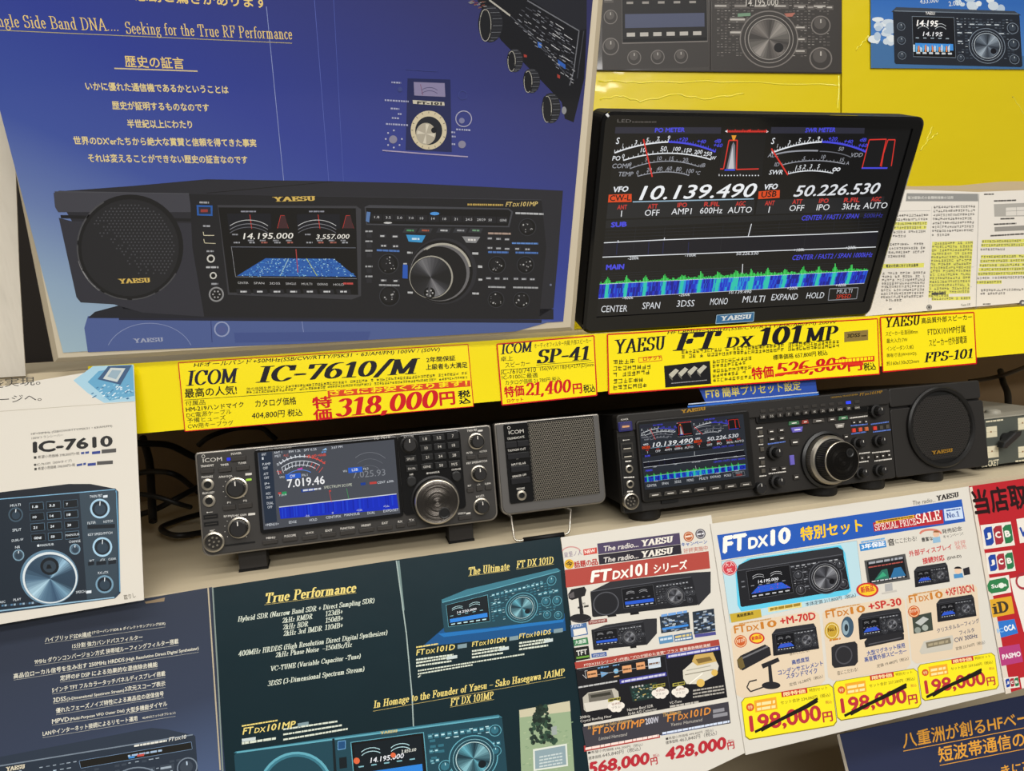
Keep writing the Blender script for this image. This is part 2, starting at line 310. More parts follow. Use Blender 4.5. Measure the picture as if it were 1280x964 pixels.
# ------------------------------------------------------------------ printing on a plane: coordinates are read off the photograph and carried to the sheet
LIFT = 6e-5
class Print:
    def __init__(s, plane, mb=None, lift=0.0, ink=None):
        s.p = plane; s.mb = mb or MB(); s.l = lift; s.n = 0; s.cf = (0, 0, 1.0); s.ink = ink or (lambda c: mat(c, 0.5)); s.k = 1
    def crop(s, x0, y0, sc): s.cf = (x0, y0, sc); return s
    def px(s, q): return (s.cf[0] + q[0] * s.cf[2], s.cf[1] + q[1] * s.cf[2])
    def uv(s, q): return s.p.at(*s.px(q), lift=s.l)
    def lev(s, k): s.k = k; return s
    def m(s, c): return c if isinstance(c, bpy.types.Material) else s.ink(c)
    def z(s): s.n = (s.n + 1) % 6; return s.l + s.k * LIFT + s.n * 8e-6
    def poly(s, pts, c):
        z = s.z(); s.mb.face([s.uv(q) + (z,) for q in pts], s.m(c))
    def rect(s, x0, y0, x1, y1, c, sl=0.0, lean=0.0):
        """rectangle whose top runs with slope sl and whose sides lean"""
        d = (x1 - x0) * sl; e = (y1 - y0) * lean
        s.poly([(x0, y0), (x1, y0 + d), (x1 + e, y1 + d), (x0 + e, y1)], c)
    def line(s, pts, wd, c, closed=False):
        P = [Vector(s.uv(q)) for q in pts]; wv = wd * s.scale(pts[0]) / 2; z = s.z(); mm = s.m(c)
        if closed: P.append(P[0])
        for a, b in zip(P, P[1:]):
            d = (b - a)
            if d.length < 1e-7: continue
            d.normalize(); nn = Vector((-d.y, d.x)) * wv; z = s.z()
            s.mb.face([tuple(a + nn) + (z,), tuple(a - nn) + (z,), tuple(b - nn) + (z,), tuple(b + nn) + (z,)], mm)
    def scale(s, q):
        a, b = s.uv(q), s.uv((q[0] + 1, q[1])); c = s.uv((q[0], q[1] + 1))
        return 0.5 * (math.hypot(b[0] - a[0], b[1] - a[1]) + math.hypot(c[0] - a[0], c[1] - a[1]))
    def disc(s, c, r, col, ry=None, n=24, a0=0, a1=360):
        s.poly([(c[0] + r * math.cos(math.radians(a0 + (a1 - a0) * i / n)), c[1] - (ry or r) * math.sin(math.radians(a0 + (a1 - a0) * i / n))) for i in range(n + (a1 - a0 < 360))], col)
    def ring(s, c, r, wd, col, ry=None, n=28, a0=0, a1=360):
        pts = [(c[0] + r * math.cos(math.radians(a0 + (a1 - a0) * i / n)), c[1] - (ry or r) * math.sin(math.radians(a0 + (a1 - a0) * i / n))) for i in range(n + 1)]
        s.line(pts, wd, col)
    def text(s, t, a, b, h, c, shear=0.0, bold=0.0, serif=False, nib=(.085, .028), res=None):
        rs = res or (2 if h * s.cf[2] < 14 else 3); vs, fs = roman(t, nib) if serif else sans(t, bold, rs); zt = ZT[('R', t, nib) if serif else (t, bold, rs)]
        if not vs: return
        x0 = min(v[0] for v in vs); x1 = max(v[0] for v in vs); y0 = min(v[1] for v in vs); y1 = max(v[1] for v in vs)
        H0 = y1 - y0; sh = shear
        vs = [(v[0] - x0 + sh * (v[1] - y0), v[1] - y0) for v in vs]; W0 = max(v[0] for v in vs) - min(0, min(v[0] for v in vs))
        A_, B_ = Vector(s.uv(a)), Vector(s.uv(b)); T = Vector(s.uv((a[0], a[1] - h)))
        ex = B_ - A_; L = ex.length; ex.normalize(); ey = Vector((-ex.y, ex.x)); Hh = abs((T - A_).dot(ey)); z = s.z()
        s.mb.mesh([tuple(A_ + ex * (v[0] / W0 * L) + ey * (v[1] / H0 * Hh)) + (z + dz,) for v, dz in zip(vs, zt)], fs, s.m(c))
    def nat(s, t, bold=0.0):
        vs, fs = sans(t, bold, 2 if True else 3); x = [v[0] for v in vs]; y = [v[1] for v in vs]
        return (max(x) - min(x)) / (max(y) - min(y))
    def greek(s, a, b, h, c, seed=0, gap=0.25, wl=(1.0, 3.5)):
        """a line of print too small to read: a row of short strokes"""
        rr = random.Random(seed + int(a[0] * 7 + a[1] * 13)); L = math.hypot(b[0] - a[0], b[1] - a[1]); x = 0; d = ((b[0] - a[0]) / L, (b[1] - a[1]) / L)
        while x < L:
            wd = min(rr.uniform(*wl) * h, L - x); p = (a[0] + d[0] * x, a[1] + d[1] * x); q = (p[0] + d[0] * wd, p[1] + d[1] * wd)
            if wd > h * 0.2: s.poly([(p[0], p[1] - h), (q[0], q[1] - h), q, p], c)
            x += wd + gap * h * rr.uniform(0.8, 2.0)
    def kanji(s, a, b, h, c, seed=0):
        """a line of dense print too small to read: each character a few thin strokes"""
        rr = random.Random(seed + int(a[0] * 5 + a[1] * 11)); L = math.hypot(b[0] - a[0], b[1] - a[1]); n = max(1, int(L / (h * 1.08))); st = h * .13
        dx, dy = (b[0] - a[0]) / n, (b[1] - a[1]) / n; sl = dy / dx
        for i in range(n):
            x, y = a[0] + dx * i, a[1] + dy * i; w_ = dx * .82
            if rr.random() < .06: continue
            for f in rr.sample((.08, .3, .52, .74, .94), rr.choice((2, 3, 3))): q = y - h * f; e = rr.uniform(0, .2) * w_; s.poly([(x + e, q + e * sl), (x + w_, q + w_ * sl), (x + w_, q + st + w_ * sl), (x + e, q + st + e * sl)], c)
            for f in rr.sample((.12, .45, .78), rr.choice((1, 2))): q = x + w_ * f; s.poly([(q, y - h + f * w_ * sl), (q + st, y - h + f * w_ * sl), (q + st, y + f * w_ * sl), (q, y + f * w_ * sl)], c)
    def cone(s, c, r, ry, stops, n=60):
        """a turned metal face as printed: tones run round the centre"""
        st = sorted(stops); st = [(st[-1][0] - 360, st[-1][1])] + st + [(st[0][0] + 360, st[0][1])]
        def col(a):
            for (a0, c0), (a1, c1) in zip(st, st[1:]):
                if a0 <= a <= a1:
                    t = (a - a0) / max(a1 - a0, 1e-6); t = round(t * 5) / 5; h = lambda x: [int(x.lstrip('#')[i:i + 2], 16) for i in (0, 2, 4)]
                    return '#%02x%02x%02x' % tuple(int(p + (q - p) * t) for p, q in zip(h(c0), h(c1)))
        for i in range(n):
            a, b = 360 * i / n, 360 * (i + 1) / n
            s.poly([c, (c[0] + r * math.cos(math.radians(a)), c[1] - ry * math.sin(math.radians(a))), (c[0] + r * math.cos(math.radians(b)), c[1] - ry * math.sin(math.radians(b)))], col((a + b) / 2))
    def model(s, a, b, h, c, suf, shear=.2, bold=.02):
        """FT + small DX + number"""
        w1, w2, w3 = s.nat('FT'), s.nat('DX') * .74, s.nat(suf); g = .10; W = w1 + w2 + w3 + 2 * g
        P = lambda t: (a[0] + (b[0] - a[0]) * t / W, a[1] + (b[1] - a[1]) * t / W)
        s.text('FT', P(0), P(w1), h, c, shear, bold); s.text('DX', P(w1 + g * .5), P(w1 + g * .5 + w2), h * .74, c, shear, bold); s.text(suf, P(w1 + w2 + 2 * g), P(W), h, c, shear, bold)
    def quad(s, Q):
        return lambda u, v: tuple((1 - v) * ((1 - u) * Q[0][i] + u * Q[1][i]) + v * ((1 - u) * Q[3][i] + u * Q[2][i]) for i in (0, 1))
def sheet(name, plane, corners, thick, paper, label, cat, group=None, crop=None, ink=None, back=None, parent=None, vmin=None):
    """a thin rigid sheet, returns its Print ready for drawing; finish() links it"""
    mb = MB(); pr = Print(plane, mb, 0.0, ink)
    if crop: pr.crop(*crop)
    pts = [pr.uv(q) for q in corners]
    if vmin is not None: pts = [(a, max(b, vmin)) for a, b in pts]
    mb.prism(pts, -thick, 0.0, back or paper, paper)
    pr.meta = (name, label, cat, group, parent)
    return pr
def finish(pr):
    name, label, cat, group, parent = pr.meta
    o = pr.mb.build(name, parent)
    if not parent: o.matrix_world = pr.p.m; tag(o, label, cat, group)
    return o

# ================================================================== the setting
def structure(name, mb, label):
    o = mb.build(name); o['kind'] = 'structure'; o['label'] = label; return o
def wbox(x0, x1, y0, y1, z0, z1, m, mb=None):
    mb = mb or MB(); c = [(x, y, z) for z in (z0, z1) for y in (y0, y1) for x in (x0, x1)]
    mb.mesh(c, [(0, 1, 3, 2)[::-1], (4, 5, 7, 6), (0, 1, 5, 4), (2, 3, 7, 6)[::-1], (0, 2, 6, 4)[::-1], (1, 3, 7, 5)], m); return mb
WALL = mat('#a89878', 0.8, noise=(6, 0.3, '#8a7a5e'))
structure('wall_back', wbox(-1.7, 2.9, 1.34, 1.40, 0, 3.0, WALL), 'beige shop wall behind the display shelves')
structure('floor', wbox(-1.7, 2.9, -3.0, 1.40, -0.05, 0, mat('#b0aa9c', 0.5, noise=(9, 0.4, '#9a9488'))), 'pale shop floor')
SHELF_Z = CZ - 0.279; UP_Z = CZ - 0.034
TAN = mat('#cdbfa2', 0.5, noise=(5, 0.35, '#bcae90')); BROWN = mat('#8f795c', 0.75, noise=(8, 0.4, '#7a664c'))
def shelf(name, x0, x1, y0, y1, z0, z1, m, label):
    o = wbox(x0 - 0.5, x1 - 0.5, y0 - 0.84, y1 - 0.84, z0 - z1, 0, m).build(name); o.location = (0.5, 0.84, z1); tag(o, label, 'shelf')
shelf('shelf_board', -1.3, 2.4, 0.797, 1.27, SHELF_Z - 0.028, SHELF_Z, TAN, 'tan shelf board carrying the radios and speakers')
shelf('shelf_board', -1.3, 2.4, 0.846, 1.27, UP_Z - 0.030, UP_Z, TAN, 'shelf board behind the yellow rail, carrying the large screen')
shelf('shelf_board', -1.3, 2.4, 0.860, 1.27, SHELF_Z - 0.66, SHELF_Z - 0.63, TAN, 'lowest shelf board in the dark below the white flyers')
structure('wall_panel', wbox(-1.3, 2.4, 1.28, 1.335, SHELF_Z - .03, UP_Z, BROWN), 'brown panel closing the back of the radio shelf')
structure('wall_panel', wbox(-1.3, 2.4, 1.28, 1.335, 0.02, SHELF_Z - .03, mat('#33291f', .8)), 'panel closing the back of the lowest shelf, its colour darkened for shade')  # lower part of the back panel: shade under the shelf put into its colour
structure('wall_panel', wbox(-1.3, 2.4, 1.28, 1.335, UP_Z, 2.3, mat('#1e1915', 0.8)), 'dark panel behind the yellow backdrop')

# planes of the sheets
BACKP = Plane((1.0, 1.205, UP_Z), 0.0)
STRIPP = Plane((0.4, 0.836, CZ - 0.0675), 4.0)
BOARDP = Plane((0.0, 0.829, CZ - 0.031), -20.7)
LOWP = Plane((0.3, 0.793, SHELF_Z), 14.0)
LEFTP = Plane((-0.3, 0.772, SHELF_Z), 13.4)
DEEPP = Plane((0.9, 0.790, CZ - 0.60), 12.0)
NOTEP = Plane((1.1, 0.92, UP_Z), 0.0)

# ================================================================== yellow backdrop
YELB = mat('#dcc600', 0.32, spec=0.45, coat=0.5, bump=(7, 0.35, 0.012, (0.6, 1, 3.0)))
def backdrop(corners, label, ridges=()):
    pr = sheet('backdrop_panel', BACKP, corners, 0.006, YELB, label, 'backdrop', 'yellow backdrop panels', vmin=.001)
    for rd in ridges:                                   # folds pulled in the clear film
        P = []
        for (x0, y0), (x1, y1) in zip(rd, rd[1:]):
            for k in range(6): t = k / 6; P.append(pr.uv((x0 + (x1 - x0) * t, y0 + (y1 - y0) * t + 1.2 * math.sin(k * 1.9 + x0)) ) + (-.0006,))
        P.append(pr.uv(rd[-1]) + (-.0006,)); pr.mb.tube(P, .0016, FILM, 6)
    return finish(pr)
FILM = mat('#e9da2a', .08, spec=.8, coat=1.0)
backdrop([(640, -150), (1051, -150), (1050, 420), (640, 440)], 'yellow film-wrapped backdrop panel behind the large screen, left of the seam', (((748, 101), (800, 103), (900, 102), (1048, 107)), ((750, 124), (775, 120), (800, 127), (845, 118), (880, 124), (930, 117)), ((1048, 92), (1049, 112), (1047, 136))))
backdrop([(1053, -150), (1500, -150), (1500, 402), (1052, 420)], 'yellow film-wrapped backdrop panel right of the seam, above the note pages', (((1150, 188), (1160, 176), (1172, 166)), ((1158, 176), (1166, 158)), ((1070, 62), (1080, 52), (1086, 44)), ((1265, 120), (1276, 136), (1290, 160))))

# ================================================================== a printed photograph of a radio
PAL_K = dict(body='#1c1d22', top='#2b2c31', edge='#55575e', btn='#3a3c42', txt='#b9bcc2', scr='#0b0c12', spec='#2456c8', hi='#8a8d94', dial='#26272c', rim='#a8a9ac')
PAL_T = dict(body='#1a4250', top='#377486', edge='#5fa6b8', btn='#2f6a7c', txt='#b9e0e8', scr='#07141c', spec='#2a7fd8', hi='#7fb4c0', dial='#183642', rim='#b7d3d6')
PAL_G = dict(body='#3b3836', top='#55514e', edge='#77726e', btn='#56524f', txt='#b3afa9', scr='#1c1b1c', spec='#4a5068', hi='#928d88', dial='#403d3b', rim='#8b8782')
PAL_B = dict(body='#1d232e', top='#39424f', edge='#73808f', btn='#38424f', txt='#cfd8e0', scr='#0a0e18', spec='#3f8fe0', hi='#9aa8b6', dial='#2b333e', rim='#b4c0ca')
def radio_pic(pr, Q, pal, top=None, scr=(.08, .45, .10, .80), dial=(.66, .55, .085), asp=3.0, freq='14.195.000', knobs=(), rows=(), spk=None, seed=0, spec='band', scrtxt='#e9edf5', lines=True, side=None, dense=True):
    f = pr.quad(Q); k0 = pr.k
    def P(u, v): return f(u, v)
    def ell(u, v, r, c, n=22, k=1.0): pr.poly([P(u + r * k * math.cos(6.2832 * i / n), v + r * asp * math.sin(6.2832 * i / n)) for i in range(n)], c)
    def rc(u0, u1, v0, v1, c): pr.poly([P(u0, v0), P(u1, v0), P(u1, v1), P(u0, v1)], c)
    wpx = math.dist(Q[0], Q[1]); rr = random.Random(seed)
    if top: pr.poly(top, pal['top'])
    if side: pr.poly(side, pal['body'])
    c = .012
    pr.poly([P(c, 0), P(1 - c, 0), P(1, c * asp), P(1, 1 - c * asp), P(1 - c, 1), P(c, 1), P(0, 1 - c * asp), P(0, c * asp)], pal['body'])
    pr.lev(k0 + 1)
    if lines: pr.line([P(.01, .01), P(.99, .01)], wpx * .006, pal['edge'])
    if spk:
        ell(spk[0], spk[1], spk[2] * 1.07, pal['edge'], 36); pr.lev(k0 + 2); ell(spk[0], spk[1], spk[2], pal['top'], 36); pr.lev(k0 + 3)
        ell(spk[0], spk[1], spk[2] * .93, pal['body'], 36); pr.lev(k0 + 1)
    u0, u1, v0, v1 = scr
    if u1 > u0:
        rc(u0 - .012, u1 + .012, v0 - .04, v1 + .04, pal['edge']); pr.lev(k0 + 2); rc(u0 - .009, u1 + .009, v0 - .03, v1 + .03, '#08080a'); pr.lev(k0 + 3)
        rc(u0, u1, v0, v1, pal['scr']); W = u1 - u0; H = v1 - v0; pr.lev(k0 + 4)
        for cu in (.24, .68):
            for q in range(2):
                pts = [P(u0 + W * (cu + .17 * math.sin(a)), v0 + H * (.30 + q * .08 - .17 * math.cos(a))) for a in [-.95 + .19 * i for i in range(11)]]
                pr.line(pts, wpx * W * .010, pal['txt'])
        if freq:
            a, b = P(u0 + W * .22, v0 + H * .48), P(u0 + W * .72, v0 + H * .48); pr.text(freq, a, b, math.dist(P(u0, v0), P(u0, v0 + H * .12)), scrtxt, shear=.15, bold=.01)
        if spec == 'band':
            rc(u0 + W * .02, u1 - W * .02, v0 + H * .68, v0 + H * .86, pal['spec'])
        else:
            pr.poly([P(u0 + W * .22, v0 + H * .58), P(u0 + W * .78, v0 + H * .58), P(u0 + W * .98, v0 + H * .84), P(u0 + W * .02, v0 + H * .84)], pal['spec'])
            pr.lev(k0 + 5)
            for i in range(40):
                x = rr.random(); y = rr.random(); wv = .22 - .2 * y
                uu = u0 + W * (wv + (1 - 2 * wv) * x); vv = v0 + H * (.58 + .26 * y); rc(uu, uu + W * .02, vv, vv + H * .02, rr.choice(spec if isinstance(spec, (list, tuple)) else ('#8fc0f0', '#1b3c98')))
            pr.lev(k0 + 4)
        for i in range(6): rc(u0 + W * (.04 + .16 * i), u0 + W * (.04 + .16 * i + .10), v1 - H * .08, v1 - H * .03, pal['txt'])
        for i in range(5): rc(u0 + W * (.04 + .19 * i), u0 + W * (.04 + .19 * i + .08), v0 + H * .52, v0 + H * .55, pal['hi'])
    for (a, b, v, n, hgt) in rows:
        for i in range(n):
            uu = a + (b - a) * i / n; pr.lev(k0 + 1); rc(uu, uu + (b - a) / n * .74, v, v + hgt, pal['btn']); pr.lev(k0 + 2); rc(uu + .002, uu + (b - a) / n * .6, v + hgt * .3, v + hgt * .62, pal['txt'] if (i * 7 + seed) % 3 else pal['hi'])
    for (u, v, r) in knobs:
        pr.lev(k0 + 2); ell(u, v, r * 1.3, pal['edge']); pr.lev(k0 + 3); ell(u, v, r * 1.15, pal['body']); pr.lev(k0 + 4); ell(u - r * .1, v - r * .3, r * .8, pal['btn']); pr.lev(k0 + 5); rc(u - r * .08, u + r * .08, v - r * asp * .8, v - r * asp * .3, pal['txt'])
    if spec is not None and dense:
        ua = (scr[1] + .03) if scr[1] > scr[0] else .04; pr.lev(k0 + 1); du = .030 if wpx > 120 else .045
        for j in range(int(.8 / (du * asp * .75))):
            for i in range(int((.965 - ua) / du)):
                uu = ua + i * du; vv = .12 + j * du * asp * .75
                if dial and math.hypot(uu + .01 - dial[0], (vv + .02 - dial[1]) / asp) < dial[2] * 1.3: continue
                if any(math.hypot(uu + .01 - q[0], (vv + .02 - q[1]) / asp) < q[2] * 1.4 for q in knobs) or rr.random() < .25: continue
                if rr.random() < .5: rc(uu, uu + du * .7, vv, vv + du * asp * .34, pal['btn'])
                else: rc(uu, uu + du * rr.uniform(.35, .7), vv, vv + du * asp * .13, rr.choice((pal['txt'], pal['hi'], pal['hi'], pal['edge'])))
    if dial:
        u, v, r = dial; pr.lev(k0 + 3); ell(u, v, r * 1.22, pal['edge'], 40); pr.lev(k0 + 4); ell(u, v, r * 1.17, pal['body'], 40); pr.lev(k0 + 5); ell(u, v, r * 1.02, pal['hi'], 40); pr.lev(k0 + 6); ell(u, v, r * .99, pal['body'], 40); pr.lev(k0 + 7); ell(u, v, r * .88, pal['rim'], 40); pr.lev(k0 + 8); ell(u, v, r * .84, pal['dial'], 40); pr.lev(k0 + 9)
        C0 = P(u, v); rx = math.dist(C0, P(u + r * .82, v)); ry = math.dist(C0, P(u, v + r * .82 * asp))
        pr.cone(C0, rx, ry, ((50, pal['hi']), (85, pal['dial']), (130, pal['edge']), (170, pal['dial']), (235, pal['hi']), (270, pal['dial']), (310, pal['edge']), (345, pal['dial'])), 40)
        pr.lev(k0 + 10); ell(u + r * .40, v + r * asp * .36, r * .20, pal['scr'])
    pr.lev(k0)
ROWS = ((.50, .97, .10, 12, .07), (.50, .93, .24, 8, .06), (.50, .58, .40, 2, .06), (.78, .97, .40, 5, .06), (.78, .97, .66, 5, .06))
KN = ((.535, .62, .018), (.535, .84, .018), (.81, .54, .018), (.92, .54, .018), (.81, .82, .018), (.92, .82, .018), (.94, .16, .02))

# ---- dark brochure photographs high on the backdrop
pr = sheet('dark_brochure', BACKP.moved(0, 0, .0032), [(742, -120), (1052, -120), (1052, 92), (744, 88)], 0.0012, mat('#4b4744', 0.28, coat=.4, noise=(3, .8, '#2f2c2b')), 'dark grey brochure spread of two radios taped high on the yellow backdrop', 'brochure')
pr.lev(1)
radio_pic(pr, [(752, -60), (884, -60), (886, 84), (753, 88)], PAL_G, scr=(.20, .98, .08, .74), dial=None, asp=.95, freq='14.200.000', knobs=((.08, .55, .05), (.08, .8, .06), (.3, .9, .05), (.52, .9, .05), (.74, .9, .05)), rows=((.02, .14, .12, 1, .05), (.02, .14, .25, 1, .05), (.02, .14, .38, 1, .05)), seed=3)
radio_pic(pr, [(890, -60), (1048, -60), (1048, 88), (890, 87)], PAL_G, scr=(1, 0, 0, 0), dial=(.45, .74, .19), asp=1.05, knobs=((.86, .62, .06), (.86, .9, .07)), rows=((.14, .34, .55, 1, .05), (.14, .3, .66, 1, .05), (.68, .98, .45, 4, .04), (.66, .78, .62, 1, .04), (.66, .78, .72, 1, .04), (.66, .78, .82, 1, .04), (.02, .96, .44, 6, .04)), seed=5)
pr.lev(6).text('14.195.000', (932, 8), (973, 7), 9, '#c9c5be', shear=.15); pr.poly([(922, 17), (938, 16), (938, 20), (922, 21)], '#6f8f76'); pr.poly([(980, 17), (994, 16), (990, 21), (983, 21)], '#a86a5c')
pr.lev(9).line([(888, -100), (888, 88)], 1.2, '#25211f'); pr.line([(744, 87.5), (1052, 91)], 1.0, '#2a2725')
finish(pr)
# ---- sky brochure
pr = sheet('sky_brochure', BACKP.moved(0, 0, .0032), [(1088, -110), (1480, -110), (1480, 88), (1089, 85)], 0.0012, ramp_mat([(0.34, '#a5b9cf'), (0.50, '#4f86c8'), (0.62, '#2f68b8')], rough=.3, coat=.4), 'sky blue brochure of a compact radio taped on the yellow backdrop at upper right', 'brochure')
pr.lev(1).poly([(1089, 50), (1140, 56), (1280, 70), (1480, 80), (1480, 88), (1089, 85)], '#3f6da0')
rr = random.Random(4)
for i in range(34):
    x = rr.choice((rr.uniform(1092, 1116), rr.uniform(1196, 1262))); y = (rr.uniform(24, 52) if x < 1120 else rr.uniform(-4, 16)); pr.lev(2 + i * .08).disc((x, y), rr.uniform(3, 8), ('#c9d6e2', '#dde5ea', '#b3c6da')[i % 3], rr.uniform(2.5, 6), 12)
pr.lev(5).text('433.000', (1150, 5), (1173, 3), 6, '#e8eef5'); pr.text('2.020', (1186, 8), (1202, 6), 6, '#e8eef5')
radio_pic(pr.lev(6), [(1116, 13), (1274, 17), (1278, 84), (1118, 80)], PAL_B, top=[(1120, 9), (1268, 14), (1276, 19), (1114, 15)], scr=(.16, .47, .14, .82), dial=(.73, .62, .118), asp=2.3, freq='14.195', knobs=((.06, .3, .025), (.06, .56, .025), (.06, .84, .025), (.52, .86, .022), (.94, .28, .035), (.94, .58, .035), (.94, .86, .03)), rows=((.5, .56, .2, 1, .06), (.5, .56, .36, 1, .06), (.5, .56, .52, 1, .06), (.6, .86, .2, 4, .05), (.58, .64, .36, 1, .05), (.58, .64, .5, 1, .05), (.82, .9, .36, 1, .05)), seed=2)
pr.lev(18); 
for i in range(16): pr.poly([(1141 + i * 2.9, 56 + (i * 5) % 4), (1143 + i * 2.9, 56 + (i * 3) % 5), (1143 + i * 2.9, 65), (1141 + i * 2.9, 65)], ('#cfe3f2', '#5fb0e8', '#e08a4a')[i % 3])
pr.lev(20).text('14.195', (1145, 33), (1172, 34), 8, '#ffffff', shear=.15, bold=.02); pr.text('YAESU', (1156, 18.5), (1168, 19), 4, '#e8e8e8', bold=.02)
finish(pr)

# ================================================================== price rail and cards
YEL = mat('#f2dd06', 0.22, spec=.5, coat=.7, bump=(9, 0.12, 0.006, (1, 1, 1)))
rail = sheet('price_rail', STRIPP, [(110, 458), (1420, 374), (1420, 429), (110, 548)], 0.004, YEL, 'bright yellow price rail along the front edge of the upper shelf', 'price rail')
finish(rail)
CARDY = mat('#f6e20a', 0.25, spec=.5, coat=.5); RED = '#c8141c'; BLK = '#15130c'; ink_c = lambda c: mat(c, 0.35)
CARDP = STRIPP.moved(0, 0, .0012)
def card(corners, crop, label):
    p = CARDP.moved(*CARDP.at(crop[0] + corners[3][0] * crop[2], crop[1] + corners[3][1] * crop[2]))
    pr = sheet('price_card', p, corners, 0.0008, CARDY, label, 'price card', 'yellow price cards on the rail', crop=crop, ink=ink_c)
    pr.lev(1).line(corners, 3.0, RED, True); return pr.lev(2)
D1 = (160, 420, .375); D2 = (600, 380, .53125)
pr = card([(168, 90), (1133, 28), (1152, 235), (190, 318)], D1, 'long yellow price card at the left of the rail, with a red 318,000')
T = pr.text
T('HFオールバンド+50MHz(SSB/CW/RTTY/PSK31・63/AM/FM) 100W / (50W)', (218, 108), (1040, 54), 19, BLK, shear=.2, bold=.008)
T('ICOM', (193, 167), (372, 156), 50, '#1c1a2c', shear=.2, serif=True, nib=(.10, .03))
T('IC-7610/M', (422, 162), (978, 130), 62, '#16131c', shear=.22, serif=True, nib=(.11, .03))
T('2年間保証', (995, 89), (1092, 82), 18, BLK, bold=.02); T('上級者も大満足', (993, 114), (1132, 106), 20, BLK, bold=.02)
T('他の追随を許さない', (395, 182), (520, 174), 10, BLK); pr.kanji((525, 174), (1132, 128), 9, BLK, 1); pr.kanji((395, 192), (660, 176), 9, BLK, 2); pr.kanji((665, 174), (1132, 142), 8, BLK, 3)
pr.poly([(665, 183), (1140, 148), (1142, 168), (667, 204)], '#d4431c'); pr.lev(3); T('さらにお安くなります！', (672, 200), (1132, 166), 19, '#f6e20a', bold=.03); pr.lev(2)
T('最高の人気!', (190, 208), (364, 195), 32, BLK, bold=.015); pr.line([(188, 214), (662, 182)], 1.5, BLK)
T('付属品', (192, 234), (258, 229), 17, BLK); T('HM-219ハンドマイク', (194, 254), (386, 237), 18, BLK, bold=.015); T('DC電源ケーブル', (196, 273), (345, 260), 17, BLK); T('予備ヒューズ', (198, 291), (326, 280), 17, BLK); T('CW用キープラグ', (200, 310), (352, 297), 17, BLK)
T('カタログ価格', (425, 239), (562, 228), 26, BLK, bold=.01); T('404,800円 税込', (412, 279), (582, 267), 26, BLK, shear=.1, bold=.01)
T('特', (615, 244), (682, 238), 40, RED, bold=.03); T('価', (618, 284), (682, 278), 40, RED, bold=.03)
T('318,000', (688, 281), (1038, 246), 70, RED, shear=.18, serif=True, nib=(.115, .035)); T('円', (1040, 234), (1092, 229), 46, RED, bold=.03)
T('税', (1100, 207), (1142, 203), 24, BLK, bold=.03); T('込', (1104, 228), (1143, 224), 22, BLK, bold=.03)
finish(pr)
pr = card([(40, 95), (268, 75), (275, 215), (52, 238)], D2, 'small yellow price card with a red 21,400, second from the left on the rail'); T = pr.text
T('ICOM', (48, 119), (126, 112), 24, '#1c1a2c', shear=.2, serif=True, nib=(.10, .03)); T('オーディオフィルター内蔵 外部スピーカー', (128, 105), (262, 92), 12, BLK)
T('卓上', (49, 136), (78, 133), 12, BLK); T('スピーカー', (60, 150), (118, 145), 12, BLK); T('SP-41', (133, 141), (258, 131), 33, '#16131c', shear=.2, serif=True, nib=(.11, .03)); pr.line([(132, 144), (262, 133)], 1, BLK); pr.line([(50, 156), (268, 138)], .8, BLK)
T('156(W)×118(H)×277(D)mm', (142, 160), (268, 149), 11, BLK); T('IC-7610/7410', (50, 167), (132, 160), 12, BLK, shear=.1); T('IC-9100に最適', (52, 179), (136, 173), 12, BLK); T('カタログ価格 21,780円 税込', (60, 192), (190, 182), 12, BLK)
T('特価', (58, 221), (105, 216), 27, RED, bold=.03); T('21,400', (106, 222), (216, 212), 36, RED, shear=.15, serif=True, nib=(.11, .035)); T('円', (219, 212), (241, 210), 24, RED, bold=.03); T('税込', (244, 210), (272, 207), 20, BLK, bold=.02); T('ロケット', (64, 233), (102, 229), 9, RED, bold=.02)
finish(pr)
pr = card([(300, 72), (935, 35), (940, 165), (303, 212)], D2, 'wide yellow price card under the large screen with red 526,800 struck out'); T = pr.text
T('HF1.8MHz~50MHz(SSB/CW/RTTY/PSK/AM/FM) 200W', (440, 74), (840, 48), 10, BLK, shear=.2)
T('YAESU', (313, 118), (440, 107), 33, '#16131c', shear=.18, serif=True, nib=(.095, .03)); T('FT', (452, 111), (572, 104), 42, '#16131c', shear=.25, serif=True, nib=(.11, .03)); T('DX', (574, 104), (648, 99), 25, '#16131c', shear=.2, serif=True, nib=(.11, .03)); T('101', (650, 99), (760, 91), 42, '#16131c', shear=.2, serif=True, nib=(.12, .03)); T('MP', (762, 91), (845, 84), 34, '#16131c', shear=.2, serif=True, nib=(.11, .03))
pr.poly([(857, 66), (913, 61), (913, 85), (857, 90)], mat('#b59a55', .3, metal=.6)); pr.lev(3); T('3DSS', (863, 80), (895, 77), 9, '#1c180c', shear=.2, bold=.03); pr.greek((897, 77), (910, 76), 3, '#4c3c18'); pr.lev(2)
pr.kanji((474, 117), (846, 93), 8, BLK, 4); pr.kanji((474, 128), (846, 102), 8, BLK, 5)
for i in range(5): pr.kanji((313, 142 + i * 15), (366 + (i * 37) % 40, 139 + i * 15 - (i * 37) % 5), 10, BLK, 9 + i)
T('ロケット', (384, 135), (428, 130), 10, RED, bold=.03); pr.line([(374, 138), (428, 133), (427, 122), (373, 127)], 1.2, RED, True)
pr.poly([(433, 146), (541, 134), (544, 188), (436, 197)], '#17171a'); pr.lev(3)
for i in range(4): x = 444 + i * 22; y = 166 - i * 3.0; pr.poly([(x, y), (x + 16, y - 14), (x + 24, y - 9), (x + 8, y + 8)], '#b9b6a6'); pr.poly([(x, y), (x + 8, y + 8), (x + 9, y + 15), (x + 1, y + 6)], '#6f6d64')
pr.greek((450, 188), (535, 180), 2, '#8c8c8c'); pr.lev(2)
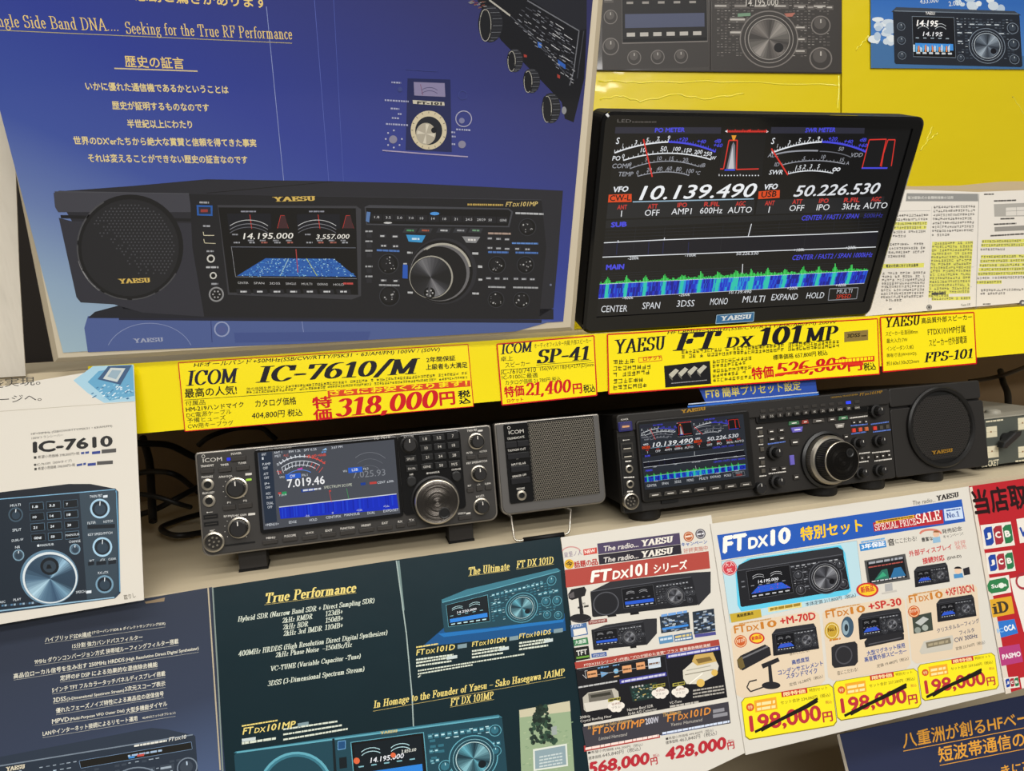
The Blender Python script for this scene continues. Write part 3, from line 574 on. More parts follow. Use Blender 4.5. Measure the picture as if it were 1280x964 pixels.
for i in range(5): pr.kanji((547, 140 + i * 11), (640 - (i % 2) * 14, 131 + i * 11), 8, BLK, 20 + i)
T('標準価格 657,800円 税込', (690, 133), (818, 121), 13, BLK, bold=.01); pr.poly([(832, 131), (928, 122), (928, 135), (832, 143)], '#d4251c'); pr.lev(3).greek((836, 139), (924, 131), 7, '#f6e20a', 6, .15, (.8, 1.2)); pr.lev(2)
T('特価', (640, 179), (692, 173), 30, RED, bold=.03); T('526,800', (694, 176), (866, 158), 36, RED, shear=.15, serif=True, nib=(.115, .035)); T('円', (866, 160), (900, 156), 25, RED, bold=.03); T('税込', (903, 158), (932, 155), 19, BLK, bold=.02)
pr.lev(4).line([(694, 168), (772, 152), (840, 141), (902, 141)], 6, '#d9311c'); pr.lev(5).line([(700, 162), (850, 142)], 2.2, '#f6d90a')
finish(pr)
pr = card([(942, 32), (1162, 20), (1168, 140), (948, 160)], D2, 'yellow card without a price at the right end of the rail, naming a speaker'); T = pr.text
T('YAESU', (950, 56), (1038, 49), 24, '#2a1410', shear=.18, serif=True, nib=(.095, .03)); T('高品質外部スピーカー', (1039, 47), (1158, 37), 14, BLK, bold=.01)
T('スピーカー径:直径80mm', (955, 76), (1030, 70), 11, BLK); T('最大入力:7W', (957, 93), (1006, 89), 11, BLK); T('インピーダンス:8Ω', (957, 111), (1020, 106), 11, BLK); T('専有寸法(W×H×D):', (957, 128), (1028, 122), 11, BLK); T('約160x130x322mm', (957, 146), (1033, 139), 11, BLK)
T('FTDX101MP付属', (1054, 75), (1142, 67), 18, BLK, bold=.005); T('スピーカー付外部電源', (1057, 101), (1146, 92), 18, BLK, bold=.005); T('FPS-101', (1044, 138), (1160, 127), 23, '#16131c', shear=.2, serif=True, nib=(.10, .03))
finish(pr)

# ================================================================== the big framed board
CREAM = mat('#d8cdb6', 0.5, noise=(20, .3, '#cbbfa6'))
bw = Plane(BOARDP.o, -20.7)
def board():
    outer = [(-38, -120), (770, -150), (720, 416), (64, 457)]
    mb = MB(); pr = Print(bw, mb)
    o = [pr.uv(q) for q in outer]
    bl, br = o[3], o[2]; tl = (o[0][0], 0.56); tr = (o[1][0], 0.56)
    # straight sides: left edge through (0,143)-(65,457), right edge through (757,0)-(720,416)
    a = pr.uv((-2, 130)); k = (0.56 - bl[1]) / (a[1] - bl[1]); tl = (bl[0] + (a[0] - bl[0]) * k, 0.56)
    a = pr.uv((757, 0)); k = (0.56 - br[1]) / (a[1] - br[1]); tr = (br[0] + (a[0] - br[0]) * k, 0.56)
    pts = [bl, br, tr, tl]
    mb.prism(pts, -0.022, 0.0, mat('#b8ac94', .6), CREAM, bevel=0.008)
    o = mb.build('display_board'); o.matrix_world = bw.m
    tag(o, 'large cream-edged blue display board picturing a wide black radio, leaning forward over the rail', 'display board')
    # the poster glued on it
    mb = MB(); pr = Print(bw, mb, 0.0006)
    q = [pr.uv(p) for p in ((79, 441), (704, 402), (741, 0), (20, 215))]
    L = q[3]; k = (0.545 - q[0][1]) / (L[1] - q[0][1]); tl = (q[0][0] + (L[0] - q[0][0]) * k, 0.545)
    k = (0.545 - q[1][1]) / (q[2][1] - q[1][1]); tr = (q[1][0] + (q[2][0] - q[1][0]) * k, 0.545)
    G = ramp_mat([(-0.12, '#a9c4d2'), (-0.04, '#93aecb'), (0.03, '#6a81b8'), (0.10, '#4056a8'), (0.20, '#33429a'), (0.29, '#353e86'), (0.40, '#35376a'), (0.55, '#2c2c50')], angle=0.48, rough=.35, coat=.35)
    mb.prism([q[0], q[1], tr, tl], 0.0001, 0.0006, G, G)
    p = mb.build('poster', o); p['label'] = 'blue glossy poster face with gold lettering and a wide black radio'
    pr = Print(bw, MB(), 0.0006, lambda c: mat(c, .4, coat=.25)); T = pr.text; GO = '#ecd084'
    pr.lev(1)
    # right side falls off to deep blue, print
    T('に新しい感動と驚きがあります', (100, -3), (334, 11), 18, GO, bold=.02)
    T('Single Side Band DNA....', (-14, 37), (149, 43), 20, GO, serif=True, nib=(.06, .028)); T('Seeking for the True RF Performance', (159, 46), (366, 53), 19, GO, serif=True, nib=(.06, .028))
    pr.line([(-6, 37.5), (365, 54)], 1.0, '#b3a882')
    T('歴史の証言', (157, 84), (231, 86.5), 15, GO, bold=.015); pr.line([(143, 85.5), (247, 89)], 1.6, '#d6c59a')
    for t, a, b in (('いかに優れた通信機であるかということは', (108, 113), (286, 117.5)), ('歴史が証明するものなのです', (141, 137), (262, 140)), ('半世紀以上にわたり', (160, 160), (241, 161)), ("世界のDX'erたちから絶大な賞賛と信頼を得てきた事実", (93, 181), (321, 184)), ('それは変えることができない歴史の証言なのです', (111, 203), (310, 205))):
        T(t, a, b, 11, '#ead79a', bold=.025)
    # folds
    pr.line([(333, 8), (356, 240), (380, 420)], .8, '#8f9cd0'); pr.line([(393, 0), (412, 240)], .6, '#5c6cc0'); pr.line([(417, 0), (430, 240)], .6, '#4f60b4')
    # the old receiver
    pr.crop(380, 0, .2969)
    pr.lev(2)
    pr.poly([(436, 330), (616, 335), (622, 640), (428, 632)], '#232a58'); pr.lev(3)
    pr.poly([(462, 345), (592, 350), (595, 408), (464, 402)], '#8a84a8'); pr.lev(4)
    for q in range(2): pr.ring((528, 420 + q * 14), 52, 2, '#4a4870', n=12, a0=50, a1=130)
    pr.line([(490, 355), (500, 400)], 2, '#7a3a52'); pr.poly([(457, 421), (590, 430), (592, 445), (459, 437)], '#c9c4b4'); pr.lev(5)
    T('FT-101', (476, 438), (580, 443), 12, '#26262c', bold=.04)
    pr.disc((525, 548), 76, '#d4c9ac', 82, 36); pr.lev(6).disc((525, 550), 57, '#20242f', 60, 30); pr.lev(7).disc((513, 563), 42, '#b3ac9c', 46, 30); pr.lev(8)
    for a in (70, 160, 250, 340): pr.poly([(513, 563)] + [(513 + 38 * math.cos(math.radians(a + d)), 563 - 42 * math.sin(math.radians(a + d))) for d in (0, 22)], '#d8d2c2')
    for i in range(16): a = i * 22.5; pr.line([(525 + 66 * math.cos(math.radians(a)), 548 + 71 * math.sin(math.radians(a))), (525 + 74 * math.cos(math.radians(a)), 548 + 79 * math.sin(math.radians(a)))], 2, '#3c3830')
    pr.disc((547, 548), 12, '#171a22'); pr.lev(5)
    for (x, y, r) in ((375, 587, 17), (665, 608, 16)): pr.disc((x, y), r, '#8a88a0')
    pr.ring((672, 500), 33, 4, '#a8a8c4'); pr.disc((664, 508), 12, '#7d7fa6'); pr.disc((404, 376), 10, '#3f4a86'); pr.ring((668, 400), 18, 3, '#3f4a8e')
    for (x, y, l) in ((365, 460, 36), (345, 525, 95), (395, 483, 18), (370, 500, 32), (340, 425, 100), (620, 560, 16), (622, 578, 18), (622, 610, 20), (640, 548, 60), (368, 350, 40)): pr.greek((x, y), (x + l, y + l * .06), 7, '#a7accc', 3, .3, (.6, 1.4))
    for a in range(0, 300, 45): pr.disc((378 + 34 * math.cos(math.radians(a)), 585 + 36 * math.sin(math.radians(a))), 4, '#b9bcd2', n=6)
    pr.line([(330, 633), (520, 648), (690, 660)], 5, '#a99fc0'); pr.line([(430, 292), (560, 300)], 3, '#3c468c')
    # the radio in perspective at the upper right corner
    pr.lev(1); DK = '#15171e'
    pr.poly([(700, -60), (960, -30), (1190, 122), (1180, 330), (1135, 515), (1098, 500), (1085, 430), (990, 330), (900, 240), (830, 170), (760, 60)], DK); pr.lev(2)
    pr.poly([(890, -40), (1190, -60), (1190, 122), (1160, 128)], '#23252e'); pr.line([(940, 2), (1158, 130), (1135, 300), (1118, 360)], 5, '#6d7078'); pr.line([(1178, 130), (1150, 330)], 4, '#40434c'); pr.line([(780, 0), (868, 66)], 7, '#b4b2aa')
    pr.line([(868, 66), (1000, 190), (1120, 335)], 3, '#4e5159')
    rr = random.Random(11)
    for i in range(20):
        a = i / 19; x0, y0 = 882 + a * 235, 92 + a * 250
        for j in range(7):
            x, y = x0 + rr.uniform(-2, 16) + j * 11 * (1 - a * .3), y0 - j * 17 + rr.uniform(-6, 6)
            if x < 900 + y * .85 + 150 and x < 1130 and y > (x - 940) * .59 + 14: pr.poly([(x, y), (x + 13, y + 8), (x + 13, y + 12), (x, y + 4)], ('#4b4e57', '#7c808a', '#3a3d45', '#9a9ca2')[rr.randrange(4)])
    for (x, y) in ((1046, 140), (1060, 100), (1095, 145), (1042, 190), (1090, 190), (1085, 235)): pr.line([(x, y), (x + 34, y + 22)], 3, '#b9bbc0')
    pr.poly([(983, 175), (1000, 182), (1000, 205), (985, 198)], '#3d6bc0'); pr.poly([(1068, 250), (1100, 272), (1102, 292), (1070, 275)], '#2f5fb8'); pr.poly([(925, 228), (938, 232), (938, 242), (926, 240)], '#a23c34'); pr.poly([(1066, 312), (1078, 318), (1077, 332), (1066, 326)], '#a23c34')
    pr.disc((1095, 465), 10, '#8d8f94', 16)
    for (x, y, r, tilt) in ((785, 100, 52, 1.5), (888, 254, 34, 1.45), (958, 340, 36, 1.45), (1040, 455, 40, 1.6)):
        pr.lev(3).poly([(x + r * 1.0 * math.cos(a) + r * .35 * math.sin(a) * 0, y - r * tilt * math.sin(a)) for a in [6.2832 * i / 24 for i in range(24)]], '#22242b'); pr.lev(4)
        for i in range(14):
            a = -1.3 + 2.6 * i / 13; cx = x + r * .95 * math.cos(a); cy = y - r * tilt * .95 * math.sin(a); pr.line([(cx - r * .75, cy + r * .02), (cx, cy)], 2.2, ('#6a6d74', '#33353c')[i % 2])
        pr.lev(5).poly([(x - r * .42 + r * .46 * math.cos(a) - r * .18 * math.sin(a), y + r * .12 - r * tilt * .88 * math.sin(a)) for a in [6.2832 * i / 24 for i in range(24)]], '#191b21')
        pr.ring((x - r * .42, y + r * .12), r * .46, 3, '#a6a49c', r * tilt * .86, 24)
    for i in range(22): x = 690 + rr.uniform(0, 70); y = 5 + rr.uniform(-5, 50) * (x - 680) / 80; pr.line([(x, y), (x + 14, y - 3)], 2, ('#7b6f64', '#8d4038', '#9a9ca2')[i % 3])
    # the wide radio
    pr.crop(0, 220, .2969); pr.lev(1)
    B0, B1, B2 = '#2a2b33', '#33343e', '#43444e'
    # reflection on the ground first
    pr.poly([(370, 590), (2330, 610), (2170, 655), (1300, 705), (370, 742), (355, 640)], '#51649f'); pr.lev(2)
    for a, b in (((500, 598), (2280, 612)),): pr.line([a, b], 18, '#23263a')
    pr.poly([(400, 572), (520, 540), (2330, 560), (2330, 604), (370, 598)], '#22242e')
    pr.ring((630, 760), 185, 3, '#8593c0', 140, 24, 20, 160); T('YAESU', (562, 703), (690, 697), 18, '#a5adc8', serif=True, nib=(.12, .05)); pr.ring((934, 645), 30, 6, '#98a4cc', 30); pr.disc((934, 648), 18, '#56629c'); pr.line([(888, 610), (893, 700)], 3, '#35427e'); pr.poly([(985, 660), (1560, 655), (1550, 690), (990, 702)], '#465896')
    pr.poly([(230, 66), (560, 42), (870, 14), (1400, 22), (1720, 30), (2370, 62), (2350, 330), (2330, 555), (2260, 600), (900, 590), (520, 560)], B0)
    pr.lev(3)
    pr.poly([(800, 76), (2280, 102), (2300, 300), (2270, 600), (860, 592), (810, 300)], '#1e1f25')
    pr.poly([(800, 76), (2280, 100), (2284, 150), (806, 146)], B2)
    pr.poly([(226, 72), (250, 62), (795, 74), (806, 146), (810, 152), (245, 152), (232, 130)], B2)
    pr.poly([(248, 176), (300, 190), (820, 200), (860, 592), (600, 575), (480, 540), (340, 532), (322, 510)], B1)
    pr.line([(256, 171), (815, 186)], 14, '#191a1f'); pr.line([(800, 76), (812, 200), (862, 592)], 5, '#121318'); pr.line([(870, 72), (1400, 24)], 2.5, '#16171b'); pr.line([(230, 66), (795, 74)], 3, '#50525a')
    pr.lev(4).disc((548, 300), 224, '#17181c', 222, 48); pr.ring((548, 300), 222, 6, '#4c4d52', 220, 40, 120, 330); pr.ring((548, 300), 224, 5, '#8b8c90', 222, 20, 195, 235); pr.lev(5).disc((548, 302), 205, '#24252a', 204, 48)
    pr.lev(6)
    for j in range(24):
        for i in range(26):
            x = 360 + i * 15.5 + (j % 2) * 7.7; y = 110 + j * 13
            if (x - 548) ** 2 + (y - 302) ** 2 < 186 ** 2 and (x - y) > 150 + (i * j) % 40 * 3: pr.poly([(x - 4, y), (x, y - 4), (x + 4, y), (x, y + 4)], '#4a4b52')
    T('YAESU', (500, 453), (636, 448), 20, '#d8b860', serif=True, nib=(.13, .05))
    # left controls
    pr.poly([(828, 122), (895, 124), (895, 168), (830, 166)], '#2a5fb0'); pr.lev(7).poly([(836, 130), (887, 131), (888, 160), (838, 160)], '#2a2b3c'); pr.poly([(845, 140), (875, 140), (875, 152), (845, 152)], '#9a3e3c'); pr.greek((840, 115), (880, 116), 8, '#9fa2aa'); pr.lev(6)
    pr.line([(856, 235), (858, 250), (902, 250)], 3, '#d8d2b8'); pr.line([(858, 265), (862, 282), (908, 284)], 3, '#c8c2a8'); pr.greek((870, 320), (900, 320), 7, '#9fa2aa'); pr.greek((868, 388), (920, 388), 8, '#b9bcc2'); pr.greek((890, 458), (918, 458), 8, '#9fa2aa'); pr.greek((855, 214), (885, 215), 8, '#9fa2aa')
    for (x, y, r) in ((888, 348, 17), (898, 419, 15)): pr.disc((x, y), r, '#d0d0cc'); pr.lev(7).disc((x, y), r * .62, '#0c0c10'); pr.lev(6)
    pr.disc((911, 498), 32, '#8f9094'); pr.lev(7).disc((911, 498), 25, '#1c1d20'); pr.lev(8)
    for a in range(0, 360, 60): pr.disc((911 + 14 * math.cos(math.radians(a)), 498 + 14 * math.sin(math.radians(a))), 4, '#a5a6a8', n=6)
    pr.lev(6)
    T('YAESU', (1148, 108), (1330, 104), 20, '#d8b860', serif=True, nib=(.13, .05))
    # screen
    pr.poly([(915, 122), (1500, 126), (1520, 140), (1520, 505), (1480, 520), (960, 500), (920, 150)], '#3c3d44'); pr.lev(7)
    pr.poly([(920, 132), (1498, 136), (1508, 500), (966, 490)], '#0b0c10'); pr.lev(8)
    pr.poly([(956, 158), (1140, 158), (1142, 222), (964, 224)], '#141722'); pr.poly([(1250, 160), (1430, 160), (1432, 222), (1252, 222)], '#141722'); pr.lev(9)
    for cx in (1048, 1335):
        for q, c in ((0, '#c9ccd2'), (16, '#8b8e98'), (30, '#6c6f7a')): pr.ring((cx, 300 + q), 130, 2.5, c, 115, 12, 52, 128)
        pr.line([(cx + 4, 162), (cx + 12, 222)], 2.5, '#d23a30'); pr.greek((cx - 34, 152), (cx + 30, 152), 6, '#8d90a0')
    for cx in (1190, 1465):
        pr.poly([(cx - 22, 220), (cx - 10, 165), (cx + 10, 165), (cx + 24, 220)], '#43282e'); pr.line([(cx - 22, 220), (cx - 8, 166), (cx + 8, 166), (cx + 24, 220)], 2, '#c23a34'); pr.poly([(cx - 5, 220), (cx + 1, 175), (cx + 7, 220)], '#b9b3b8')
    T('14.195.000', (1024, 266), (1236, 264), 26, '#f2f2ee', shear=.2, bold=.01); T('3.557.000', (1330, 266), (1472, 264), 20, '#f2f2ee', shear=.2, bold=.01)
    for x in (984, 1050, 1100, 1155, 1210, 1290, 1340, 1390, 1440): pr.greek((x, 283), (x + 26, 283), 6, '#b06a60' if x % 3 else '#a0a4ae', 1, .3, (.8, 2)); pr.greek((x - 6, 249 if x < 1000 or x == 1290 else 274), (x + 18, 249 if x < 1000 or x == 1290 else 274), 6, '#8f929c')
    pr.line([(974, 298), (1498, 302)], 4, '#5a5f6c'); pr.line([(974, 296), (992, 424), (1502, 432)], 2, '#8d9098')
    pr.poly([(1118, 346), (1405, 348), (1500, 424), (998, 420)], '#2a62b8'); pr.lev(10); rr = random.Random(9)
    for i in range(360):
        y = rr.random(); x = rr.random(); xl = 1118 - 120 * y; xr = 1405 + 95 * y; X = xl + (xr - xl) * x; Y = 347 + 75 * y; pr.poly([(X, Y), (X + 5, Y), (X + 5, Y + 3), (X, Y + 3)], ('#6fb2e8', '#1c3f96', '#3f86d6', '#a5d2f0')[i % 4])
    pr.line([(1215, 347), (1180, 420)], 3, '#9fc8d8'); pr.line([(1290, 347), (1335, 420)], 3, '#b8c860'); pr.line([(1246, 308), (1254, 405)], 3, '#c04a48'); pr.lev(8)
    for i, t in enumerate(('CENTER', 'SPAN', '3DSS', 'SINGLE', 'MULTI', 'EXPAND', 'HOLD')): x = 1002 + i * 67; T(t, (x, 454 + i * 1.2), (x + 44, 454 + i * 1.2), 9, '#c5c7cc')
    pr.greek((1445, 456), (1490, 457), 8, '#c04a48')
    for i in range(7): x = 994 + i * 70; pr.poly([(x, 476), (x + 60, 477), (x + 64, 497), (x + 5, 496)], '#22232a'); pr.lev(9).greek((x + 18, 490), (x + 46, 490), 7, '#c9ccd2', i); pr.lev(8)
    # right half of the front
    pr.crop(380, 220, .2969); pr.lev(6)
    pr.greek((688, 124), (838, 126), 8, '#c0a458', 2, .2, (.6, 1.2)); pr.model((848, 129), (984, 127), 20, '#d8c078', '101MP')
    pr.poly([(255, 130), (275, 122), (862, 136), (880, 150), (864, 216), (262, 206)], '#44464e'); pr.lev(7).poly([(260, 134), (860, 142), (872, 152), (858, 210), (266, 200)], '#101116'); pr.lev(8)
    pr.poly([(264, 150), (280, 152), (274, 196), (260, 190)], '#5b7fb8')
    for i, t in enumerate(('1.8', '3.5', '5.0', '7.0', '10', '14', '18', '21', '24.5', '28/29', '50', 'GENE')): x = 284 + i * 48; pr.poly([(x, 160 + i), (x + 44, 161 + i), (x + 44, 188 + i), (x, 187 + i)], '#1f2027'); pr.lev(9); T(t, (x + 12, 178 + i * 1.2), (x + 12 + 7 * len(t), 178 + i * 1.2), 10, '#c9ccd2'); pr.lev(8)
    pr.disc((550, 158), 20, '#4f9ae8', 7, 12); pr.disc((353, 197), 18, '#d0d2d6', 4, 10)
    for x, c in ((448, '#4f9a68'), (512, '#a65a44'), (590, '#b9bcc2'), (660, '#9a9da4'), (724, '#6f9a7c')): pr.poly([(x - 24, 218), (x + 30, 220), (x + 20, 240), (x - 34, 238)], '#33353c'); pr.lev(9).greek((x - 16, 232), (x + 14, 233), 7, c, 1); pr.lev(8)
    pr.poly([(430, 247), (512, 250), (496, 280), (440, 276)], '#3c9ad8'); pr.poly([(665, 254), (742, 256), (724, 282), (682, 280)], '#8d8f94'); pr.lev(9).greek((690, 272), (722, 273), 8, '#e0e0e0'); pr.greek((454, 268), (486, 269), 8, '#d0ecff'); pr.lev(8)
    for y in (240, 282, 322, 388, 430): pr.poly([(262, y), (284, y), (286, y + 20), (264, y + 20)], '#2a2b32'); pr.greek((258, y - 4), (288, y - 4), 7, '#a5a8ae', y)
    for (x, y) in ((316, 245), (368, 247), (320, 286), (370, 288), (320, 432), (372, 434)): pr.poly([(x, y), (x + 30, y), (x + 30, y + 14), (x, y + 14)], '#31323a'); pr.lev(9).greek((x + 5, y + 11), (x + 25, y + 11), 7, '#c0c3c8', x); pr.lev(8)
    pr.greek((306, 316), (402, 320), 8, '#4f78c0', 1, .15); pr.greek((316, 462), (402, 464), 7, '#a5a8ae', 2, .15); pr.greek((775, 324), (860, 326), 8, '#4f78c0', 3, .15); pr.greek((890, 326), (985, 328), 8, '#4f78c0', 4, .15); pr.greek((775, 245), (870, 247), 8, '#b09a90', 5, .15); pr.greek((890, 160), (1008, 164), 8, '#b9bcc2', 6, .15); pr.greek((775, 470), (850, 472), 7, '#a5a8ae', 7, .15); pr.greek((880, 472), (985, 474), 7, '#a5a8ae', 8, .15); pr.greek((875, 286), (985, 288), 7, '#5f8ad0', 8, .15)
    for (x, y) in ((782, 262), (818, 264), (854, 266), (782, 302), (818, 304), (854, 306), (898, 306), (940, 308), (776, 430), (812, 431), (848, 432), (892, 432), (925, 433), (960, 434)): pr.poly([(x - 14, y - 8), (x + 14, y - 8), (x + 14, y + 8), (x - 14, y + 8)], '#2c2d34'); pr.lev(9).greek((x - 9, y + 4), (x + 10, y + 4), 7, '#a8abb2', x); pr.lev(8)
    for (x, y, r) in ((355, 370, 40), (360, 505, 40), (940, 215, 34), (812, 374, 34), (932, 374, 34), (808, 520, 32), (915, 522, 32)):
        pr.disc((x, y), r * 1.1, '#34363e'); pr.lev(9).disc((x, y), r, '#0f1014'); pr.lev(10).disc((x - r * .1, y - r * .1), r * .75, '#1c1d22'); pr.lev(11); rr = random.Random(x)
        for i in range(9): a = rr.uniform(0, 6.28); q = r * rr.uniform(.2, .8); pr.disc((x + q * math.cos(a), y + q * math.sin(a)), rr.uniform(2, 4), ('#b5b6b8', '#6f7076')[i % 2], n=6)
        pr.lev(8)
    pr.disc((585, 400), 142, '#2b2c33', 140, 44); pr.lev(9).disc((578, 402), 132, '#101115', 132, 44); pr.lev(10).disc((572, 405), 125, '#6e6e72', 122, 44); pr.lev(11).disc((566, 410), 118, '#17181c', 114, 44)
    pr.ring((582, 402), 118, 9, '#b4b2a8', 116, 26, 10, 130); pr.lev(12).disc((535, 425), 92, '#a5a39a', 90, 44); pr.lev(13).disc((533, 426), 87, '#1d1e22', 86, 44); pr.lev(14)
    pr.cone((533, 426), 85, 84, ((20, '#1d1e22'), (60, '#35363c'), (120, '#77787e'), (140, '#3b3c42'), (180, '#1b1c20'), (240, '#2a2b30'), (300, '#85868c'), (322, '#3b3c42'), (345, '#1d1e22')))
    pr.disc((528, 492), 24, '#0f1013'); pr.lev(15)
    for i in range(5): a = i * 1.3; pr.disc((528 + 13 * math.cos(a), 492 + 12 * math.sin(a)), 4, '#b5b6b8', n=7)
    pr.lev(9).poly([(416, 372), (436, 374), (436, 432), (414, 430)], '#2a5cc0'); pr.greek((418, 372), (434, 372), 6, '#b9bcc2'); pr.greek((434, 326), (456, 327), 8, '#c0c3c8'); pr.greek((708, 330), (738, 331), 9, '#c0c3c8'); pr.greek((436, 494), (458, 495), 8, '#c0c3c8'); pr.greek((708, 498), (736, 499), 8, '#c0c3c8'); pr.greek((732, 386), (750, 387), 10, '#c0c3c8'); pr.greek((734, 440), (750, 440), 8, '#c0c3c8'); pr.disc((1038, 458), 5, '#6f7690', n=8)
    pr.mb.build('print', o)
board()

# ================================================================== glossy white sheet at the far left, and the pale catalogue page below it
SLV = Plane((-0.4, 0.842, CZ - 0.034), -10.0)
pr = sheet('plastic_sleeve_sheet', SLV, [(-90, 60), (14, 60), (24, 340), (32, 470), (-90, 478)], 0.0015, mat('#d9d2c4', .16, spec=.6, coat=.9, bump=(14, .5, .012, (2.5, .6, 1))), 'blank white sheet in a glossy clear sleeve at the far left beside the big board', 'sheet')
finish(pr)
PAPER = mat('#d6d1c6', 0.42, noise=(12, .25, '#d2cabb'), coat=.15)
pr = sheet('catalog_page', LEFTP.moved(0, 0, .004), [(-120, 503), (167, 456), (180, 750), (-120, 801)], 0.001, PAPER, 'pale catalogue page at the left edge picturing a dark radio with a big blue-grey dial', 'catalogue page', ink=lambda c: mat(c, .4, coat=.15))
pr.crop(0, 440, .3425); T = pr.text; pr.lev(1)
pr.poly([(268, 104), (340, 52), (486, 46), (494, 180), (380, 186), (320, 150)], '#9dc4d6'); pr.lev(2).poly([(320, 110), (360, 70), (484, 50), (490, 160), (400, 178)], '#5b9cc0'); pr.lev(3).poly([(356, 100), (395, 52), (482, 48), (440, 120)], '#2b4f74'); pr.lev(4).poly([(376, 98), (404, 58), (458, 60), (428, 110)], '#c0c8c6'); pr.lev(5).poly([(392, 90), (410, 66), (444, 68), (424, 100)], '#8ea6b4')
rr = random.Random(3); pr.lev(3)
for i in range(60): x = rr.uniform(330, 480); y = rr.uniform(120, 172); pr.poly([(x, y), (x + 8, y - 4), (x + 10, y - 1), (x + 2, y + 3)], ('#d4e4ea', '#2f6f98', '#88bcd4')[i % 3])
pr.lev(2); T('実現。', (18, 128), (148, 120), 32, '#3a3833'); T('を', (-12, 132), (14, 130), 30, '#3a3833'); T('ージへ。', (-6, 188), (152, 178), 26, '#3a3833'); pr.line([(0, 217), (490, 182)], 1.2, '#b0a692')
T('HF+50MHz (SSB/CW/RTTY/PSK31・63/AM/FM)', (114, 306), (410, 276), 10, '#3a3833'); T('100Wトランシーバー', (116, 320), (230, 308), 10, '#3a3833'); T('IC-7610', (120, 370), (412, 345), 42, '#201f1e', bold=.04)
T('■ 希望小売価格 398,000円+税', (124, 392), (290, 376), 12, '#3a3833'); pr.greek((296, 374), (330, 370), 8, '#3a4c8a'); pr.poly([(336, 364), (366, 361), (366, 371), (336, 374)], '#2f3f86'); pr.poly([(371, 357), (424, 352), (424, 366), (371, 371)], '#4c4a48')
T('●IC-7610M（50Wタイプ）', (124, 418), (262, 402), 11, '#3a3833'); T('■ 希望小売価格 398,000円+税', (126, 434), (274, 418), 12, '#3a3833'); pr.greek((280, 418), (314, 412), 8, '#3a4c8a'); pr.poly([(320, 407), (350, 404), (350, 414), (320, 417)], '#2f3f86'); pr.poly([(354, 400), (412, 396), (412, 409), (354, 413)], '#4c4a48')
# catalogue radio
BL = '#1d2732'; pr.lev(2).poly([(-60, 545), (-60, 520), (250, 482), (330, 482), (424, 500), (420, 506), (0, 536)], '#1b2028'); pr.lev(3)
pr.poly([(-60, 540), (420, 498), (432, 510), (440, 880), (420, 900), (-60, 962)], '#2a3c4c'); pr.lev(4).poly([(-60, 546), (414, 506), (424, 514), (430, 876), (414, 892), (-60, 948)], BL)
pr.poly([(290, 516), (414, 506), (424, 514), (430, 876), (414, 892), (318, 902)], '#33424e'); pr.line([(-40, 541), (420, 502)], 3, '#7fb0d0'); pr.line([(424, 506), (434, 700), (438, 875)], 4, '#5f93b4'); pr.line([(-40, 950), (418, 896)], 5, '#8fb4cc'); pr.line([(8, 560), (14, 880)], 5, '#a5c4d6'); pr.lev(5)
for j, row in enumerate((('1.8', '3.5', '7'), ('10', '14', '18'), ('21', '24', '28'), ('GENE', '50', ''))):
    for i, t in enumerate(row):
        x = 108 + i * 62 + j * 2; y = 552 + j * 38 - i * 4.5; pr.lev(5).poly([(x, y), (x + 50, y - 4), (x + 52, y + 22), (x + 2, y + 27)], '#0c1218'); pr.line([(x, y), (x + 50, y - 4), (x + 52, y + 22), (x + 2, y + 27)], 1.5, '#56748a', True); pr.lev(6)
        if t: T(t, (x + 10, y + 18), (x + 10 + 7 * len(t), y + 17), 9, '#d4dee6', bold=.03)
pr.lev(6); T('MULTI', (38, 566), (76, 562), 9, '#d4dee6'); T('SPLIT', (46, 656), (78, 653), 10, '#d4dee6'); T('DUAL-W', (44, 694), (86, 688), 9, '#d4dee6'); T('NR', (56, 718), (74, 716), 9, '#d4dee6'); T('●MAIN/SUB', (136, 712), (196, 706), 9, '#d4dee6'); T('MAIN/SUB', (240, 674), (290, 669), 8, '#d4dee6'); T('CHANGE', (252, 698), (294, 694), 9, '#d4dee6'); T('TWIN PBT', (328, 534), (374, 529), 10, '#d4dee6'); pr.poly([(377, 524), (393, 522), (393, 531), (377, 533)], '#d4dee6')
T('FILTER', (320, 630), (350, 626), 9, '#d4dee6'); T('NOTCH', (378, 625), (412, 621), 9, '#d4dee6'); T('KEY SPEED/PITCH', (322, 672), (410, 664), 9, '#d4dee6'); T('RIT', (328, 767), (344, 765), 8, '#d4dee6'); T('⊿TX', (364, 764), (384, 762), 8, '#d4dee6'); T('CLEAR', (396, 761), (424, 758), 8, '#d4dee6'); T('RX/⊿TX', (358, 812), (396, 808), 9, '#d4dee6'); T('SPEECH', (278, 882), (312, 878), 9, '#d4dee6'); pr.poly([(315, 872), (334, 870), (334, 880), (315, 882)], '#d4dee6'); T('REC', (0, 918), (20, 915), 8, '#d4dee6'); T('PLAY', (50, 910), (78, 906), 9, '#d4dee6')
for i in range(12): pr.poly([(6 + i * 11, 930 - i), (14 + i * 11, 929 - i), (14 + i * 11, 922 - i), (6 + i * 11, 923 - i)], ('#52799a', '#8fa8bc', '#2c3c4c')[i % 3])
for (x, y, w_) in ((320, 640, 100), (322, 775, 22), (352, 773, 36), (396, 770, 28)): pr.poly([(x, y - 8), (x + w_, y - 12), (x + w_, y + 2), (x, y + 6)], '#121a22')
